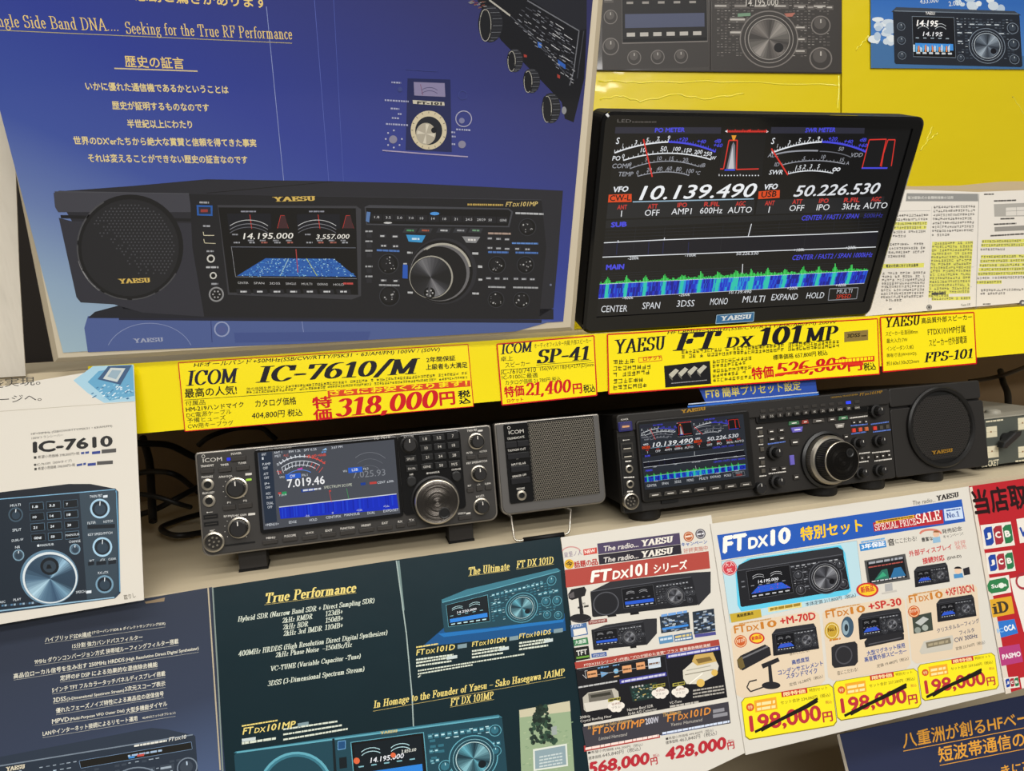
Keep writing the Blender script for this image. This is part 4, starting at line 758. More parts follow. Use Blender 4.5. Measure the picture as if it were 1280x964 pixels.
for (x, y, r, c1, c2) in ((58, 594, 27, '#3f5362', '#1a232c'), (68, 742, 21, '#7696aa', '#3a4c5a'), (274, 720, 20, '#7696aa', '#4c6274'), (365, 572, 36, '#9fc4dc', '#18222c'), (374, 712, 36, '#9fc4dc', '#18222c'), (382, 848, 33, '#6f93aa', '#18222c')):
    pr.lev(6).disc((x, y), r, c1); pr.lev(7).disc((x, y), r * .8, c2); pr.lev(8).disc((x + 1, y + 2), r * .56, '#2c3c4a'); pr.lev(9).line([(x, y - r * .3), (x + 1, y - r * .75)], 2.5, '#e0e8ee')
pr.lev(6).disc((180, 822), 106, '#5e8098', 100, 48); pr.lev(7).disc((183, 824), 100, '#d0dade', 94, 48); pr.lev(8).disc((184, 826), 93, '#3a5268', 87, 48); pr.lev(9)
pr.cone((184, 828), 91, 85, ((20, '#2c4256'), (50, '#8fb4cc'), (75, '#4f6e86'), (110, '#33495c'), (150, '#2c4256'), (180, '#4a6880'), (225, '#a9cadb'), (250, '#56768e'), (285, '#35506a'), (315, '#7298b0'), (340, '#2a3e50')))
pr.lev(10).disc((182, 782), 34, '#12181e', 32, 28); pr.lev(11).disc((182, 783), 24, '#2e3c48', 22, 24); pr.lev(12).poly([(174, 776), (184, 776), (190, 790), (170, 792)], '#0e1318')
pr.lev(4); T('取りし', (454, 906), (496, 896), 18, '#5a5244')
finish(pr)

# ================================================================== sheets on the front of the lower shelf
LINK = lambda c: mat(c, .4, coat=.2)
# navy sheet, lower left
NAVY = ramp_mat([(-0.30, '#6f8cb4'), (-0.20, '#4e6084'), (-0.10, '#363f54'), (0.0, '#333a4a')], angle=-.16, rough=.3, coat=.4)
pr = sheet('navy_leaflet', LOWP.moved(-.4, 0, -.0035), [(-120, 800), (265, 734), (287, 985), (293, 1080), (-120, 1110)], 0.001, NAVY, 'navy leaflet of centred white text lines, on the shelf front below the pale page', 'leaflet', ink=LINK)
pr.crop(0, 730, .24263); T = pr.text; WH = '#d9d6c6'; pr.lev(1)
pr.line([(1072, 20), (1135, 960)], 7, '#b9ad94'); pr.poly([(745, 92), (850, 70), (846, 90), (752, 102)], '#8f7c62')
for t, a, b, h in (('ハイブリッドSDR構成', (232, 303), (470, 272), 28), ('(ナローバンドSDR & ダイレクトサンプリングSDR)', (474, 262), (852, 214), 20), ('15分割 強力バンドパスフィルター', (372, 334), (735, 286), 26), ('9MHz ダウンコンバージョン方式 狭帯域ルーフィングフィルター搭載', (178, 416), (920, 308), 28), ('高品位ローカル信号を生み出す 250MHz HRDDS', (70, 490), (642, 402), 28), ('(High Resolution Direct Digital Synthesizer)', (648, 404), (1024, 344), 22), ('定評のIF DSP による効果的な混信除去機能', (310, 500), (812, 428), 28), ('5インチ TFT フルカラータッチパネルディスプレイ搭載', (268, 562), (852, 474), 28), ('3DSS', (274, 612), (340, 602), 24), ('(3-Dimensional Spectrum Stream)', (344, 606), (640, 560), 20), ('3次元スコープ表示', (644, 556), (852, 526), 28), ('優れたフェーズノイズ特性による高品位の送信信号', (288, 668), (844, 578), 28), ('MPVD', (268, 722), (356, 708), 24), ('(Multi-Purpose VFO Outer Dial)', (360, 710), (642, 664), 20), ('大型多機能ダイヤル', (650, 668), (862, 630), 28), ('LANやインターネット接続によるリモート運用', (220, 786), (708, 706), 28), ('※LANユニット(オプション)', (734, 700), (904, 672), 16)):
    T(t, a, b, h, WH, bold=.02)
for a, b in (((230, 308), (852, 222)), ((372, 340), (735, 292)), ((178, 422), (920, 316)), ((70, 496), (1024, 352)), ((310, 507), (812, 436)), ((268, 568), (852, 482)), ((274, 618), (852, 534)), ((288, 675), (844, 586)), ((268, 728), (862, 640)), ((220, 793), (904, 682))): pr.line([a, b], 1.6, '#b9b8ae')
radio_pic(pr, [(-160, 960), (1005, 772), (1030, 1100), (-150, 1330)], dict(PAL_B, top='#2c3645', body='#27313f', txt='#b9cde0'), top=[(0, 892), (780, 742), (860, 750), (990, 778), (0, 940)], scr=(1, 0, 0, 0), dial=(.72, .85, .12), asp=3.4, rows=((.42, .92, .40, 6, .10), (.42, .92, .60, 6, .08)), knobs=((.955, .50, .035),), seed=1)
pr.lev(7).poly([(410, 912), (985, 815), (990, 850), (418, 948)], '#191815'); pr.line([(410, 912), (985, 815), (990, 850), (418, 948)], 5, '#6f89a8', True); pr.model((870, 812), (960, 796), 20, '#dcdcd4', '10'); pr.greek((692, 840), (860, 812), 10, '#dcdcd4', 1, .2); T('YAESU', (30, 966), (130, 950), 22, '#d9d0b8', serif=True, nib=(.13, .05)); pr.lev(8).greek((660, 892), (835, 862), 10, '#9fb8d4', 4, .4); pr.poly([(706, 880), (745, 873), (742, 886), (708, 890)], '#c04a40'); pr.poly([(662, 890), (696, 884), (694, 896), (664, 900)], '#3f8ad0')
finish(pr)
# dark teal spread
TEAL = mat('#08242c', .36, coat=.12, noise=(14, .6, '#061b22'), bump=(9, .2, .004))
pr = sheet('teal_brochure', LOWP.moved(-.1, 0, 0), [(265, 735), (496, 700), (700, 671), (741, 985), (752, 1080), (290, 1080)], 0.001, TEAL, 'dark teal brochure spread titled True Performance, with a white fold line down it', 'brochure', ink=LINK)
pr.crop(260, 670, .359375); T = pr.text; YW = '#e6d27a'; W2 = '#d4dccc'; pr.lev(1)
pr.line([(655, 86), (690, 340), (710, 560), (722, 830)], 4, '#9fb0ac'); pr.line([(662, 86), (680, 260)], 8, '#6e8482'); pr.line([(16, 180), (34, 480), (52, 830)], 5, '#7c8a86'); pr.lev(2)
for t, a, b, h in (('True Performance', (196, 236), (517, 196), 36),): T(t, a, b, h, YW, shear=.2, serif=True, nib=(.10, .035))
for t, a, b, h, c in (('Hybrid SDR (Narrow Band SDR + Direct Sampling SDR)', (102, 304), (580, 237), 23, W2), ('2kHz RMDR', (258, 304), (364, 288), 18, W2), ('123dB+', (408, 280), (470, 271), 18, W2), ('2kHz BDR', (260, 327), (349, 314), 18, W2), ('150dB+', (408, 303), (471, 294), 18, W2), ('2kHz 3rd IMDR', (262, 349), (397, 330), 18, W2), ('110dB+', (406, 328), (471, 318), 18, W2), ('400MHz HRDDS (High Resolution Direct Digital Synthesizer)', (104, 424), (625, 348), 23, W2), ('2kHz Phase Noise  –150dBc/Hz', (234, 425), (502, 387), 20, W2), ('VC-TUNE (Variable Capacitor -Tune)', (214, 476), (532, 430), 22, W2), ('3DSS (3-Dimensional Spectrum Stream)', (206, 528), (545, 475), 23, W2), ('The Ultimate', (905, 138), (1050, 118), 28, YW), ('FT DX 101D', (1072, 112), (1203, 96), 25, YW), ('In Homage to the Founder of Yaesu – Sako Hasegawa JA1MP', (574, 606), (1243, 490), 32, YW), ('FT DX 101MP', (842, 592), (995, 566), 26, YW)):
    T(t, a, b, h, c, shear=.2, serif=True, nib=(.09, .035))
for a, b in (((196, 240), (516, 198)), ((905, 140), (1050, 120)), ((1072, 116), (1203, 98)), ((574, 610), (1243, 492)), ((842, 596), (995, 569))): pr.line([a, b], 1.5, '#b9a866')
pr.poly([(740, 390), (820, 320), (1240, 270), (1245, 330), (760, 385)], '#0f4f86'); pr.lev(3).poly([(800, 340), (1000, 320), (1240, 282), (1235, 300), (820, 352)], '#1c6fb4')
radio_pic(pr, [(810, 232), (1226, 120), (1240, 290), (822, 336)], PAL_T, top=[(812, 222), (900, 186), (1214, 112), (1228, 122), (814, 236)], scr=(.05, .375, .16, .80), dial=(.655, .62, .11), asp=2.6, freq='14.250.000', knobs=((.86, .58, .03), (.95, .60, .03), (.92, .16, .03), (.86, .86, .025), (.95, .9, .025)), rows=((.42, .86, .13, 12, .08), (.42, .5, .36, 2, .07), (.42, .5, .56, 2, .07), (.8, .98, .36, 4, .07)), seed=4)
pr.lev(4)
for t, x, y, w_, c in (('FTDX101D', 724, 416, 136, YW), ('FTDX101DM', 918, 386, 122, YW), ('FTDX101DS', 1082, 358, 112, YW)):
    pr.model((x, y), (x + w_, y - w_ * .15), 20 if x < 800 else 17, c, t[4:]); pr.poly([(x + w_ + 8, y - w_ * .17 - 14), (x + w_ + 40, y - w_ * .17 - 19), (x + w_ + 40, y - w_ * .17 - 5), (x + w_ + 8, y - w_ * .17)], '#7c949c')
    for j in range(3): pr.greek((x, y + 18 + j * 11), (x + w_ * (.95, .8, .9)[j], y + 18 + j * 11 - w_ * .13), 6, W2, x + j, .2, (.8, 2))
    pr.poly([(x + w_ * .78, y + 4), (x + w_ * 1.05, y - 2), (x + w_ * 1.05, y + 9), (x + w_ * .78, y + 15)], '#c4d0d0')
pr.greek((724, 390), (800, 378), 5, YW, 1, .2)
for j in range(3): pr.greek((730, 472 + j * 11), (1100 - j * 180, 414 + j * 11 + j * 26), 5, W2, 60 + j, .25, (.8, 2))
pr.greek((118, 664), (242, 644), 5, YW, 2, .2); pr.model((120, 692), (306, 666), 24, YW, '101MP'); pr.poly([(312, 652), (350, 646), (350, 660), (312, 666)], '#7c949c')
pr.poly([(118, 706), (166, 699), (166, 710), (118, 717)], '#c4d0d0'); pr.greek((118, 726), (236, 708), 8, W2, 3, .2); 
for j in range(3): pr.greek((262, 676 + j * 13 + j * 5), (450 + j * 18, 648 + j * 13), 6, W2, 80 + j, .2)
radio_pic(pr, [(90, 752), (1022, 626), (1045, 860), (110, 1010)], PAL_T, top=[(96, 750), (400, 706), (1010, 622), (1024, 632), (90, 756)], scr=(.445, .695, .12, .72), dial=(.88, .56, .075), asp=3.7, freq='14.195.000', knobs=((.775, .62, .02), (.97, .2, .018), (.965, .5, .016)), rows=((.72, .96, .12, 10, .07), (.72, .76, .34, 2, .06), (.72, .76, .48, 2, .06), (.93, .99, .36, 3, .06)), spk=(.215, .62, .13), seed=6)
pr.lev(6).poly([(432, 706), (438, 830), (448, 830), (440, 704)], '#0a1a20'); pr.poly([(452, 715), (478, 712), (478, 740), (452, 744)], '#1c4a78'); pr.lev(7).line([(452, 715), (478, 712), (478, 740), (452, 744)], 2, '#6fa8d8', True); pr.poly([(456, 772), (482, 768), (484, 806), (458, 810)], '#0a161c'); T('YAESU', (598, 690), (660, 682), 9, '#c8b878', serif=True, nib=(.13, .05)); pr.lev(9).disc((517, 782), 11, '#d8643c'); pr.disc((644, 762), 9, '#d8643c'); T('3.850.00', (672, 756), (724, 748), 11, '#e8ece4', shear=.15)
# the memorial photograph printed at its corner
pr.lev(3).poly([(1082, 606), (1258, 574), (1275, 830), (1090, 840)], '#93a886'); pr.lev(4).poly([(1082, 606), (1258, 574), (1261, 610), (1085, 632)], '#c6c0a4'); rr = random.Random(8)
for i in range(110):
    y = rr.uniform(588, 720); hw = 14 + (y - 588) * .28; x = 1160 + rr.uniform(-hw, hw); pr.lev(5 + i * .01).disc((x, y), rr.uniform(5, 9), ('#23342c', '#2f4a3a', '#1a2822')[i % 3], n=7)
for i in range(70): x = rr.uniform(1092, 1262); y = rr.uniform(640, 830); pr.lev(5).poly([(x, y), (x + 8, y - 2), (x + 8, y + 1), (x, y + 3)], ('#7f9a78', '#a8b894')[i % 2])
pr.lev(7).poly([(1130, 742), (1248, 722), (1252, 800), (1132, 818)], '#d8ded4'); pr.lev(8).poly([(1136, 748), (1242, 729), (1246, 795), (1138, 811)], '#8aa0a8')
for j in range(4): pr.lev(9).greek((1152, 772 + j * 11), (1232, 758 + j * 11), 5, '#c4d0d0', j, .3)
pr.lev(7).poly([(1193, 665), (1212, 660), (1214, 690), (1196, 694)], '#9aa4a0')
finish(pr)
# white flyer of the two big radios
WHITE = mat('#d6d2c8', .35, coat=.2, noise=(10, .2, '#cec9be')); FL = lambda c: mat(c, .38, coat=.15)
pr = sheet('white_flyer', LOWP.moved(.25, 0, .0012), [(701, 672), (889, 644), (932, 941), (880, 966), (740, 992)], 0.001, WHITE, 'white flyer with a red title band and two black radios, beside the teal brochure', 'flyer', 'white sale flyers on the shelf front', ink=FL)
pr.crop(690, 640, .33613); T = pr.text; pr.lev(1)
pr.poly([(168, 118), (474, 78), (478, 120), (172, 158)], '#4a3f5c'); pr.poly([(172, 160), (478, 121), (482, 156), (176, 196)], '#26222c'); pr.lev(2)
for dy in (0, 42): T('The radio...', (190, 148 + dy), (322, 130 + dy), 20, '#d8d2cc', shear=.2, bold=.02); T('YAESU', (328, 130 + dy), (454, 112 + dy), 24, '#e4dfd4', shear=.15, serif=True, nib=(.13, .05))
T('話題の', (84, 210), (148, 200), 26, '#b23a34', bold=.03); T('品', (148, 200), (172, 197), 24, '#b23a34', bold=.03); pr.disc((64, 194), 18, '#d8a82c'); pr.lev(3); T('今', (52, 206), (78, 203), 22, '#2a2620', bold=.03); pr.lev(2)
pr.ring((72, 150), 34, 4, '#c8908c', 20, 16, 10, 170); T('皇里ノ人', (46, 170), (112, 160), 20, '#8c7c94'); pr.poly([(116, 140), (166, 132), (168, 154), (118, 162)], '#c84438'); pr.lev(3); T('NEW', (122, 157), (162, 150), 14, '#ead9d0', bold=.04); pr.lev(2)
pr.disc((508, 92), 19, '#b0603c'); pr.disc((552, 82), 19, '#55525a'); pr.lev(3).ring((508, 92), 14, 2, '#e8c8a8'); pr.ring((552, 82), 14, 2, '#d0d0d4'); pr.greek((496, 96), (520, 92), 6, '#e8d8c8'); pr.greek((540, 87), (564, 83), 6, '#d8d8dc'); pr.lev(2); T('キャンペーン', (482, 130), (578, 118), 15, '#3c62a8', bold=.02); T('好評実施中', (490, 154), (580, 142), 18, '#c07c70', bold=.01)
pr.poly([(48, 216), (582, 146), (588, 210), (52, 282)], '#ab463d'); pr.lev(3); T('FT', (142, 264), (228, 252), 44, '#f4efe6', shear=.2, bold=.035); T('DX', (224, 252), (290, 243), 32, '#f4efe6', shear=.2, bold=.035); T('101', (290, 243), (360, 234), 46, '#f4efe6', shear=.15, bold=.035); T('シリーズ', (378, 230), (506, 212), 36, '#f4efe6', shear=.1, bold=.03); pr.lev(2)
radio_pic(pr, [(142, 296), (520, 240), (545, 346), (150, 392)], PAL_K, top=[(140, 298), (220, 258), (520, 226), (590, 222), (590, 300), (545, 348), (500, 260)], scr=(.315, .60, .12, .78), dial=(.80, .58, .075), asp=3.6, freq='', knobs=((.67, .6, .02), (.92, .55, .02), (.97, .55, .02), (.93, .8, .02)), rows=((.64, .96, .14, 10, .08), (.9, .99, .34, 3, .07)), spk=(.14, .54, .115), seed=8)
pr.poly([(205, 384), (238, 380), (240, 388), (208, 392)], '#101013'); pr.poly([(290, 374), (322, 370), (324, 380), (292, 384)], '#101013')
radio_pic(pr, [(146, 438), (340, 408), (352, 494), (154, 514)], PAL_K, top=[(146, 440), (200, 420), (352, 398), (390, 396), (390, 452), (352, 496), (338, 420)], scr=(.06, .47, .14, .78), dial=(.70, .58, .11), asp=2.4, freq='', knobs=((.53, .6, .03), (.88, .55, .03), (.96, .55, .03)), rows=((.52, .96, .14, 8, .08),), seed=9)
pr.poly([(186, 510), (210, 507), (210, 514), (188, 517)], '#101013'); pr.poly([(290, 500), (314, 497), (314, 505), (292, 508)], '#101013')
# microphone
pr.lev(3).poly([(60, 306), (72, 288), (120, 278), (128, 290), (122, 312), (74, 328), (62, 322)], '#1e1d20'); pr.poly([(98, 316), (108, 312), (118, 378), (104, 382)], '#1e1d20'); pr.disc((106, 396), 40, '#1e1d20', 17); pr.lev(4).poly([(62, 308), (80, 296), (84, 318), (66, 322)], '#5a5658'); pr.line([(72, 402), (106, 410), (142, 396)], 2, '#4a484c'); pr.lev(2); T('M-90', (104, 348), (124, 344), 8, '#3a3836'); pr.greek((96, 360), (136, 353), 7, '#3a3836')
pr.poly([(134, 404), (204, 396), (206, 410), (136, 420)], '#8c4a44'); pr.lev(3); T('FTDX101MP', (142, 416), (198, 408), 9, '#e8dcd4'); pr.lev(2); pr.poly([(146, 528), (202, 520), (204, 536), (148, 543)], '#3c5c9c'); pr.lev(3); T('FTDX101D', (154, 540), (198, 534), 9, '#e8e4e0'); pr.lev(2)
pr.poly([(68, 422), (128, 412), (134, 456), (72, 466)], '#4a6c9c'); pr.lev(3).poly([(78, 438), (124, 430), (130, 452), (82, 462)], '#e0ddd6'); T('7inch', (72, 432), (112, 425), 12, '#e6ecf4'); pr.lev(2)
pr.poly([(78, 476), (132, 466), (136, 492), (82, 500)], '#3f7c54'); pr.lev(3); T('大画面', (86, 494), (128, 486), 15, '#dce8dc', bold=.02); pr.lev(2); pr.poly([(80, 506), (136, 498), (142, 546), (86, 556)], '#1a1c1c'); pr.lev(3); T('TFT', (92, 536), (132, 529), 20, '#d8d8d0', bold=.03); pr.poly([(90, 540), (138, 533), (139, 540), (91, 547)], '#6a9c3c'); pr.lev(2)
# two screen shots
for x, y, w_, h_ in ((400, 390, 108, 62), (522, 372, 80, 84)):
    pr.lev(2).poly([(x, y), (x + w_, y - w_ * .16), (x + w_ + 6, y + h_ - w_ * .16), (x + 6, y + h_)], '#26303c'); rr = random.Random(x); pr.lev(3)
    for i in range(46): a = rr.random() * .86; b = rr.random() * .9; xx = x + 5 + w_ * a; yy = y + h_ * b - w_ * a * .16 + 3; pr.poly([(xx, yy), (xx + 12, yy - 2), (xx + 12, yy + 3), (xx, yy + 5)], ('#8a96a4', '#4f6c94', '#b9c4cc', '#3c4048')[i % 4])
    pr.lev(4)
    if x == 400: pr.poly([(x + 10, y + 42), (x + w_ - 2, y + 42 - 15), (x + w_ - 1, y + 50 - 15), (x + 11, y + 50)], '#3a86d8'); pr.greek((x + 6, y + 1), (x + w_ - 6, y - 15), 9, '#6c9cd8', 3)
    else: pr.poly([(x + 8, y + 84), (x + w_ + 6, y + 73), (x + w_ + 8, y + 85), (x + 10, y + 96)], '#4a4a8c')
pr.lev(3).poly([(396, 466), (448, 457), (452, 484), (400, 492)], '#5c8cb4'); pr.poly([(452, 458), (520, 446), (525, 474), (456, 484)], '#4a6c94'); pr.lev(4).greek((402, 480), (446, 473), 8, '#c8d8e4', 2); pr.greek((458, 470), (518, 460), 8, '#d8c47c', 2); pr.greek((458, 480), (518, 470), 6, '#d8e0e4', 2)
# diagram panel
pr.lev(2).poly([(84, 560), (620, 474), (624, 496), (88, 584)], '#a44238'); pr.lev(3); T('FTDX101シリーズ (代表) "プロが認めた音質" プラス 豪華最新機能満載', (120, 578), (590, 502), 14, '#e8d8cc', bold=.01)
pr.lev(2).poly([(88, 586), (624, 497), (652, 690), (114, 790)], '#15151a'); pr.lev(3)
pr.line([(100, 590), (420, 536), (448, 728)], 2, '#3a3c44'); pr.line([(114, 606), (128, 620), (122, 592), (132, 590)], 2, '#b8b8b8'); 
for x, y, w_, h_, c in ((130, 594, 36, 24, '#d89c6c'), (260, 574, 34, 26, '#d89c6c'), (312, 562, 32, 26, '#d89c6c'), (356, 546, 46, 38, '#c8d4e0')): pr.poly([(x, y), (x + w_, y - w_ * .16), (x + w_ + 3, y + h_ - w_ * .16), (x + 3, y + h_)], c); pr.lev(4).greek((x + 4, y + h_ * .62), (x + w_ - 2, y + h_ * .62 - w_ * .14), 6, '#6c4a30'); pr.lev(3)
pr.poly([(180, 594), (212, 598), (184, 616)], '#6c9cc8'); pr.disc((238, 592), 9, '#7cb4d8'); pr.line([(166, 606), (400, 566)], 1.6, '#a8a8a8'); pr.greek((170, 584), (210, 577), 6, '#6c9cc8'); pr.greek((226, 574), (250, 570), 6, '#6c9cc8'); pr.greek((230, 616), (250, 612), 5, '#c8a070')
pr.poly([(250, 624), (424, 595), (427, 610), (253, 640)], '#3c3c94'); pr.poly([(424, 530), (622, 498), (625, 514), (427, 546)], '#3c3c94'); pr.lev(4).greek((258, 636), (420, 608), 8, '#c8c8e0', 3, .15); pr.greek((432, 542), (618, 511), 8, '#c8c8e0', 4, .15); pr.greek((98, 656), (242, 632), 6, '#b8b8b8', 5, .2); pr.lev(3)
pr.poly([(114, 690), (134, 672), (232, 656), (246, 668), (252, 712), (242, 724), (128, 744), (118, 736)], '#b9b4a8'); pr.lev(4).poly([(134, 676), (222, 661), (232, 694), (138, 708)], '#6c6860'); pr.poly([(142, 682), (216, 669), (220, 680), (146, 692)], '#38362f'); pr.poly([(118, 712), (250, 690), (252, 712), (242, 724), (128, 744)], '#d4cfc4'); pr.lev(3)
pr.poly([(288, 650), (388, 634), (400, 690), (300, 706)], '#1c2f2c'); rr = random.Random(6); pr.lev(4)
for i in range(60): x = rr.uniform(296, 384); y = rr.uniform(650, 700) - (x - 296) * .16; pr.poly([(x, y), (x + 6, y - 1), (x + 6, y + 2), (x, y + 3)], ('#3c6c60', '#a8b0a4', '#2a4844', '#c0a860')[i % 4])
for i in range(4): pr.disc((300 + i * 12, 652 - i * 2), 4, '#b8b8b8', n=8)
pr.lev(3).poly([(486, 590), (520, 560), (606, 546), (620, 572), (612, 606), (548, 640), (500, 640), (488, 620)], '#d4cfc0'); pr.lev(4).poly([(520, 556), (530, 532), (598, 522), (612, 556), (540, 572)], '#c4a45c'); pr.lev(5).poly([(534, 548), (586, 538), (596, 552), (544, 564)], '#7c6434'); pr.disc((552, 636), 15, '#d8b45c'); pr.disc((604, 598), 12, '#d8b45c'); pr.disc((552, 640), 7, '#8c6c2c'); pr.line([(494, 606), (600, 586)], 3, '#8c8878'); pr.line([(510, 640), (560, 600)], 4, '#f0ece0'); pr.line([(500, 590), (590, 572)], 3, '#a8a494')
for x, y in ((402, 672), (476, 668), (238, 722)):
    pr.lev(5)
    for d, e, r in ((-18, 2, 14), (0, -6, 18), (18, -2, 14), (8, 10, 14), (-8, 10, 14)): pr.disc((x + d, y + e), r, '#e6e0d6', r * .9, 14)
    pr.lev(6); T('世界初', (x - 16, y - 1), (x + 18, y - 7), 9, '#8c5c54'); T('プラス!', (x - 16, y + 12), (x + 18, y + 6), 9, '#6c6460')
for x, y in ((374, 644), (448, 638), (208, 696)): pr.lev(5).poly([(x, y), (x + 46, y - 8), (x + 46, y + 4), (x, y + 12)], '#a8a048'); pr.lev(6).greek((x + 4, y + 8), (x + 44, y + 1), 6, '#3c3820', 2)
pr.lev(4); T('300Hz', (104, 770), (142, 764), 10, '#d8d4cc'); T('Crystal Roofing Filter', (106, 786), (222, 766), 12, '#d8d4cc'); T('Narrow Band SDR', (280, 742), (376, 726), 11, '#d8d4cc'); T('16-bit A/D Converter', (284, 756), (390, 738), 11, '#d8d4cc'); T('VC-Tune', (438, 716), (482, 708), 10, '#d8d4cc'); pr.greek((438, 728), (545, 710), 7, '#b8b4ac', 4)
for j in range(3): pr.greek((524, 668 + j * 12), (640, 650 + j * 12), 6, '#a8a49c', j, .25)
pr.lev(2).poly([(112, 800), (656, 706), (664, 786), (126, 878)], '#3c3a42'); pr.lev(3); OR = '#d88c3c'
T('In Homage to Sako Hasegawa', (132, 812), (298, 782), 15, '#c8a468', shear=.2, serif=True, nib=(.08, .04)); pr.model((150, 830), (346, 796), 28, OR, '101MP'); T('200W', (348, 792), (398, 783), 24, '#c0c0cc', bold=.03); T('Limited Hamstand', (174, 850), (280, 832), 12, '#b8b4ac', shear=.2)
T('The Ultimate', (412, 762), (480, 750), 15, '#c8a468', shear=.2, serif=True, nib=(.08, .04)); pr.model((428, 782), (592, 752), 28, OR, '101D'); T('Yaesu Hamstand', (440, 798), (560, 778), 12, '#b8b4ac', shear=.2); pr.poly([(598, 736), (640, 728), (641, 741), (599, 749)], '#8c8c94'); pr.poly([(598, 754), (652, 744), (653, 757), (599, 767)], '#8c8c94')
pr.lev(2).poly([(118, 870), (400, 822), (402, 840), (120, 892)], '#a83c38'); pr.poly([(404, 818), (662, 774), (664, 786), (406, 832)], '#2f58a4'); pr.lev(3).greek((124, 886), (398, 836), 9, '#f0d8d0', 6, .15); pr.greek((410, 828), (660, 783), 8, '#d0dcf0', 7, .15)
pr.lev(1); T('■希望小売価格 696,300円（税込）', (134, 902), (338, 870), 11, '#3c3836'); T('標準価格', (136, 924), (184, 914), 13, '#2a2826'); T('645,840円（税込）', (188, 914), (330, 888), 17, '#2a2826', shear=.1); T('■希望小売価格 499,400円（税込）', (424, 850), (600, 816), 11, '#3c3836'); T('標準価格', (424, 866), (470, 856), 13, '#2a2826'); T('463,840円（税込）', (474, 858), (614, 830), 17, '#2a2826', shear=.1)
R2 = '#b32834'; T('568,000', (134, 986), (366, 944), 54, R2, shear=.12, bold=.045); T('円', (368, 944), (394, 938), 28, R2, bold=.03); T('税込', (376, 914), (400, 909), 12, R2); T('428,000', (420, 934), (652, 888), 56, R2, shear=.12, bold=.045); T('円', (654, 886), (680, 880), 28, R2, bold=.03); T('税込', (654, 860), (678, 855), 12, R2)
finish(pr)

# white flyer with the three sets
pr = sheet('white_flyer', LOWP.moved(.5, 0, .0026), [(888, 655), (1212, 608), (1266, 863), (932, 944)], 0.001, WHITE, 'white flyer with a blue title banner and three yellow struck-out price boxes', 'flyer', 'white sale flyers on the shelf front', ink=FL)
pr.crop(880, 590, .38797); T = pr.text; pr.lev(1)
T('The radio...', (672, 108), (746, 96), 14, '#3a3838', shear=.2); T('YAESU', (748, 94), (824, 80), 17, '#2c2a2a', shear=.1, serif=True, nib=(.13, .05))
pr.poly([(42, 204), (830, 88), (842, 160), (56, 284)], '#2456b0'); pr.lev(2)
T('FT', (60, 264), (146, 250), 56, '#f0ece4', shear=.18, bold=.05); T('DX', (142, 250), (212, 238), 38, '#f0ece4', shear=.18, bold=.05); T('10', (214, 240), (284, 228), 54, '#f0ece4', shear=.15, bold=.05); T('特別セット', (312, 224), (514, 192), 46, '#f2c424', shear=.1, bold=.03)
pr.poly([(544, 164), (768, 122), (772, 166), (548, 192)], '#b02a34'); pr.poly([(772, 120), (830, 112), (836, 150), (776, 158)], '#c8d8ec'); pr.lev(3); pr.poly([(552, 158), (676, 138), (678, 147), (554, 167)], '#e4b43c'); T('SPECIAL PRICE', (552, 190), (684, 170), 22, '#f0e4dc', serif=True, nib=(.07, .04)); T('SALE', (686, 168), (764, 154), 33, '#f0e4dc', serif=True, nib=(.08, .04)); T('No.1', (782, 150), (824, 143), 18, '#2c4c94', serif=True, nib=(.09, .04)); pr.greek((780, 128), (826, 121), 5, '#4c6ca8'); pr.lev(4).greek((560, 163), (672, 146), 5, '#7c5a1c', 2, .2)
pr.lev(1).poly([(56, 288), (492, 222), (512, 396), (84, 486)], '#b4d4de'); pr.line([(56, 288), (492, 222), (512, 396)], 1.5, '#5c6c78'); pr.line([(56, 288), (84, 486)], 1.5, '#5c6c78')
pr.lev(2).poly([(100, 310), (140, 280), (440, 236), (455, 262), (474, 384), (460, 396), (120, 450), (108, 430)], '#5cc4e4')
radio_pic(pr.lev(3), [(104, 318), (448, 264), (470, 378), (118, 436)], PAL_K, top=[(104, 320), (112, 300), (150, 282), (430, 242), (448, 252), (450, 270)], scr=(.10, .48, .10, .80), dial=(.80, .57, .125), asp=3.0, freq='14.195.000', knobs=((.56, .4, .035), (.56, .8, .035), (.95, .3, .035), (.95, .82, .035)), rows=((.03, .08, .3, 1, .05), (.03, .08, .44, 1, .05), (.5, .96, .1, 9, .07), (.6, .66, .3, 1, .06), (.6, .66, .5, 1, .06), (.6, .66, .7, 1, .06), (.9, .98, .5, 1, .06)), seed=12, spec=('#c83c3c', '#3c6ce0', '#7c4cc8', '#2c3c98'))
pr.lev(3).disc((82, 310), 24, '#c43c48'); pr.lev(4); T('大人', (68, 308), (96, 303), 14, '#f0d8d4'); T('気', (74, 326), (92, 322), 14, '#f0d8d4'); pr.ring((82, 310), 21, 1.5, '#f0d8d4')
pr.lev(3).poly([(82, 458), (182, 442), (186, 468), (88, 486)], '#c0a434'); pr.lev(4); T('高級感満点', (106, 470), (160, 460), 11, '#443810', bold=.03); pr.lev(3).poly([(206, 436), (314, 420), (315, 436), (207, 452)], '#e0d088'); pr.lev(4).greek((212, 448), (310, 431), 9, '#9c7c24', 2, .15); T('本体定価 217,800円（税込）', (328, 434), (490, 404), 14, '#2c2c34')
pr.lev(2).poly([(500, 232), (584, 220), (588, 242), (504, 256)], '#3484c8'); pr.lev(3); T('3年保証', (508, 250), (584, 238), 17, '#eef2f4', bold=.03); pr.greek((506, 229), (582, 217), 5, '#6ca4d8'); pr.lev(1); T('音', (594, 240), (616, 236), 24, '#3a3836', bold=.02); T('にこだわる!', (618, 232), (686, 222), 16, '#3a3836')
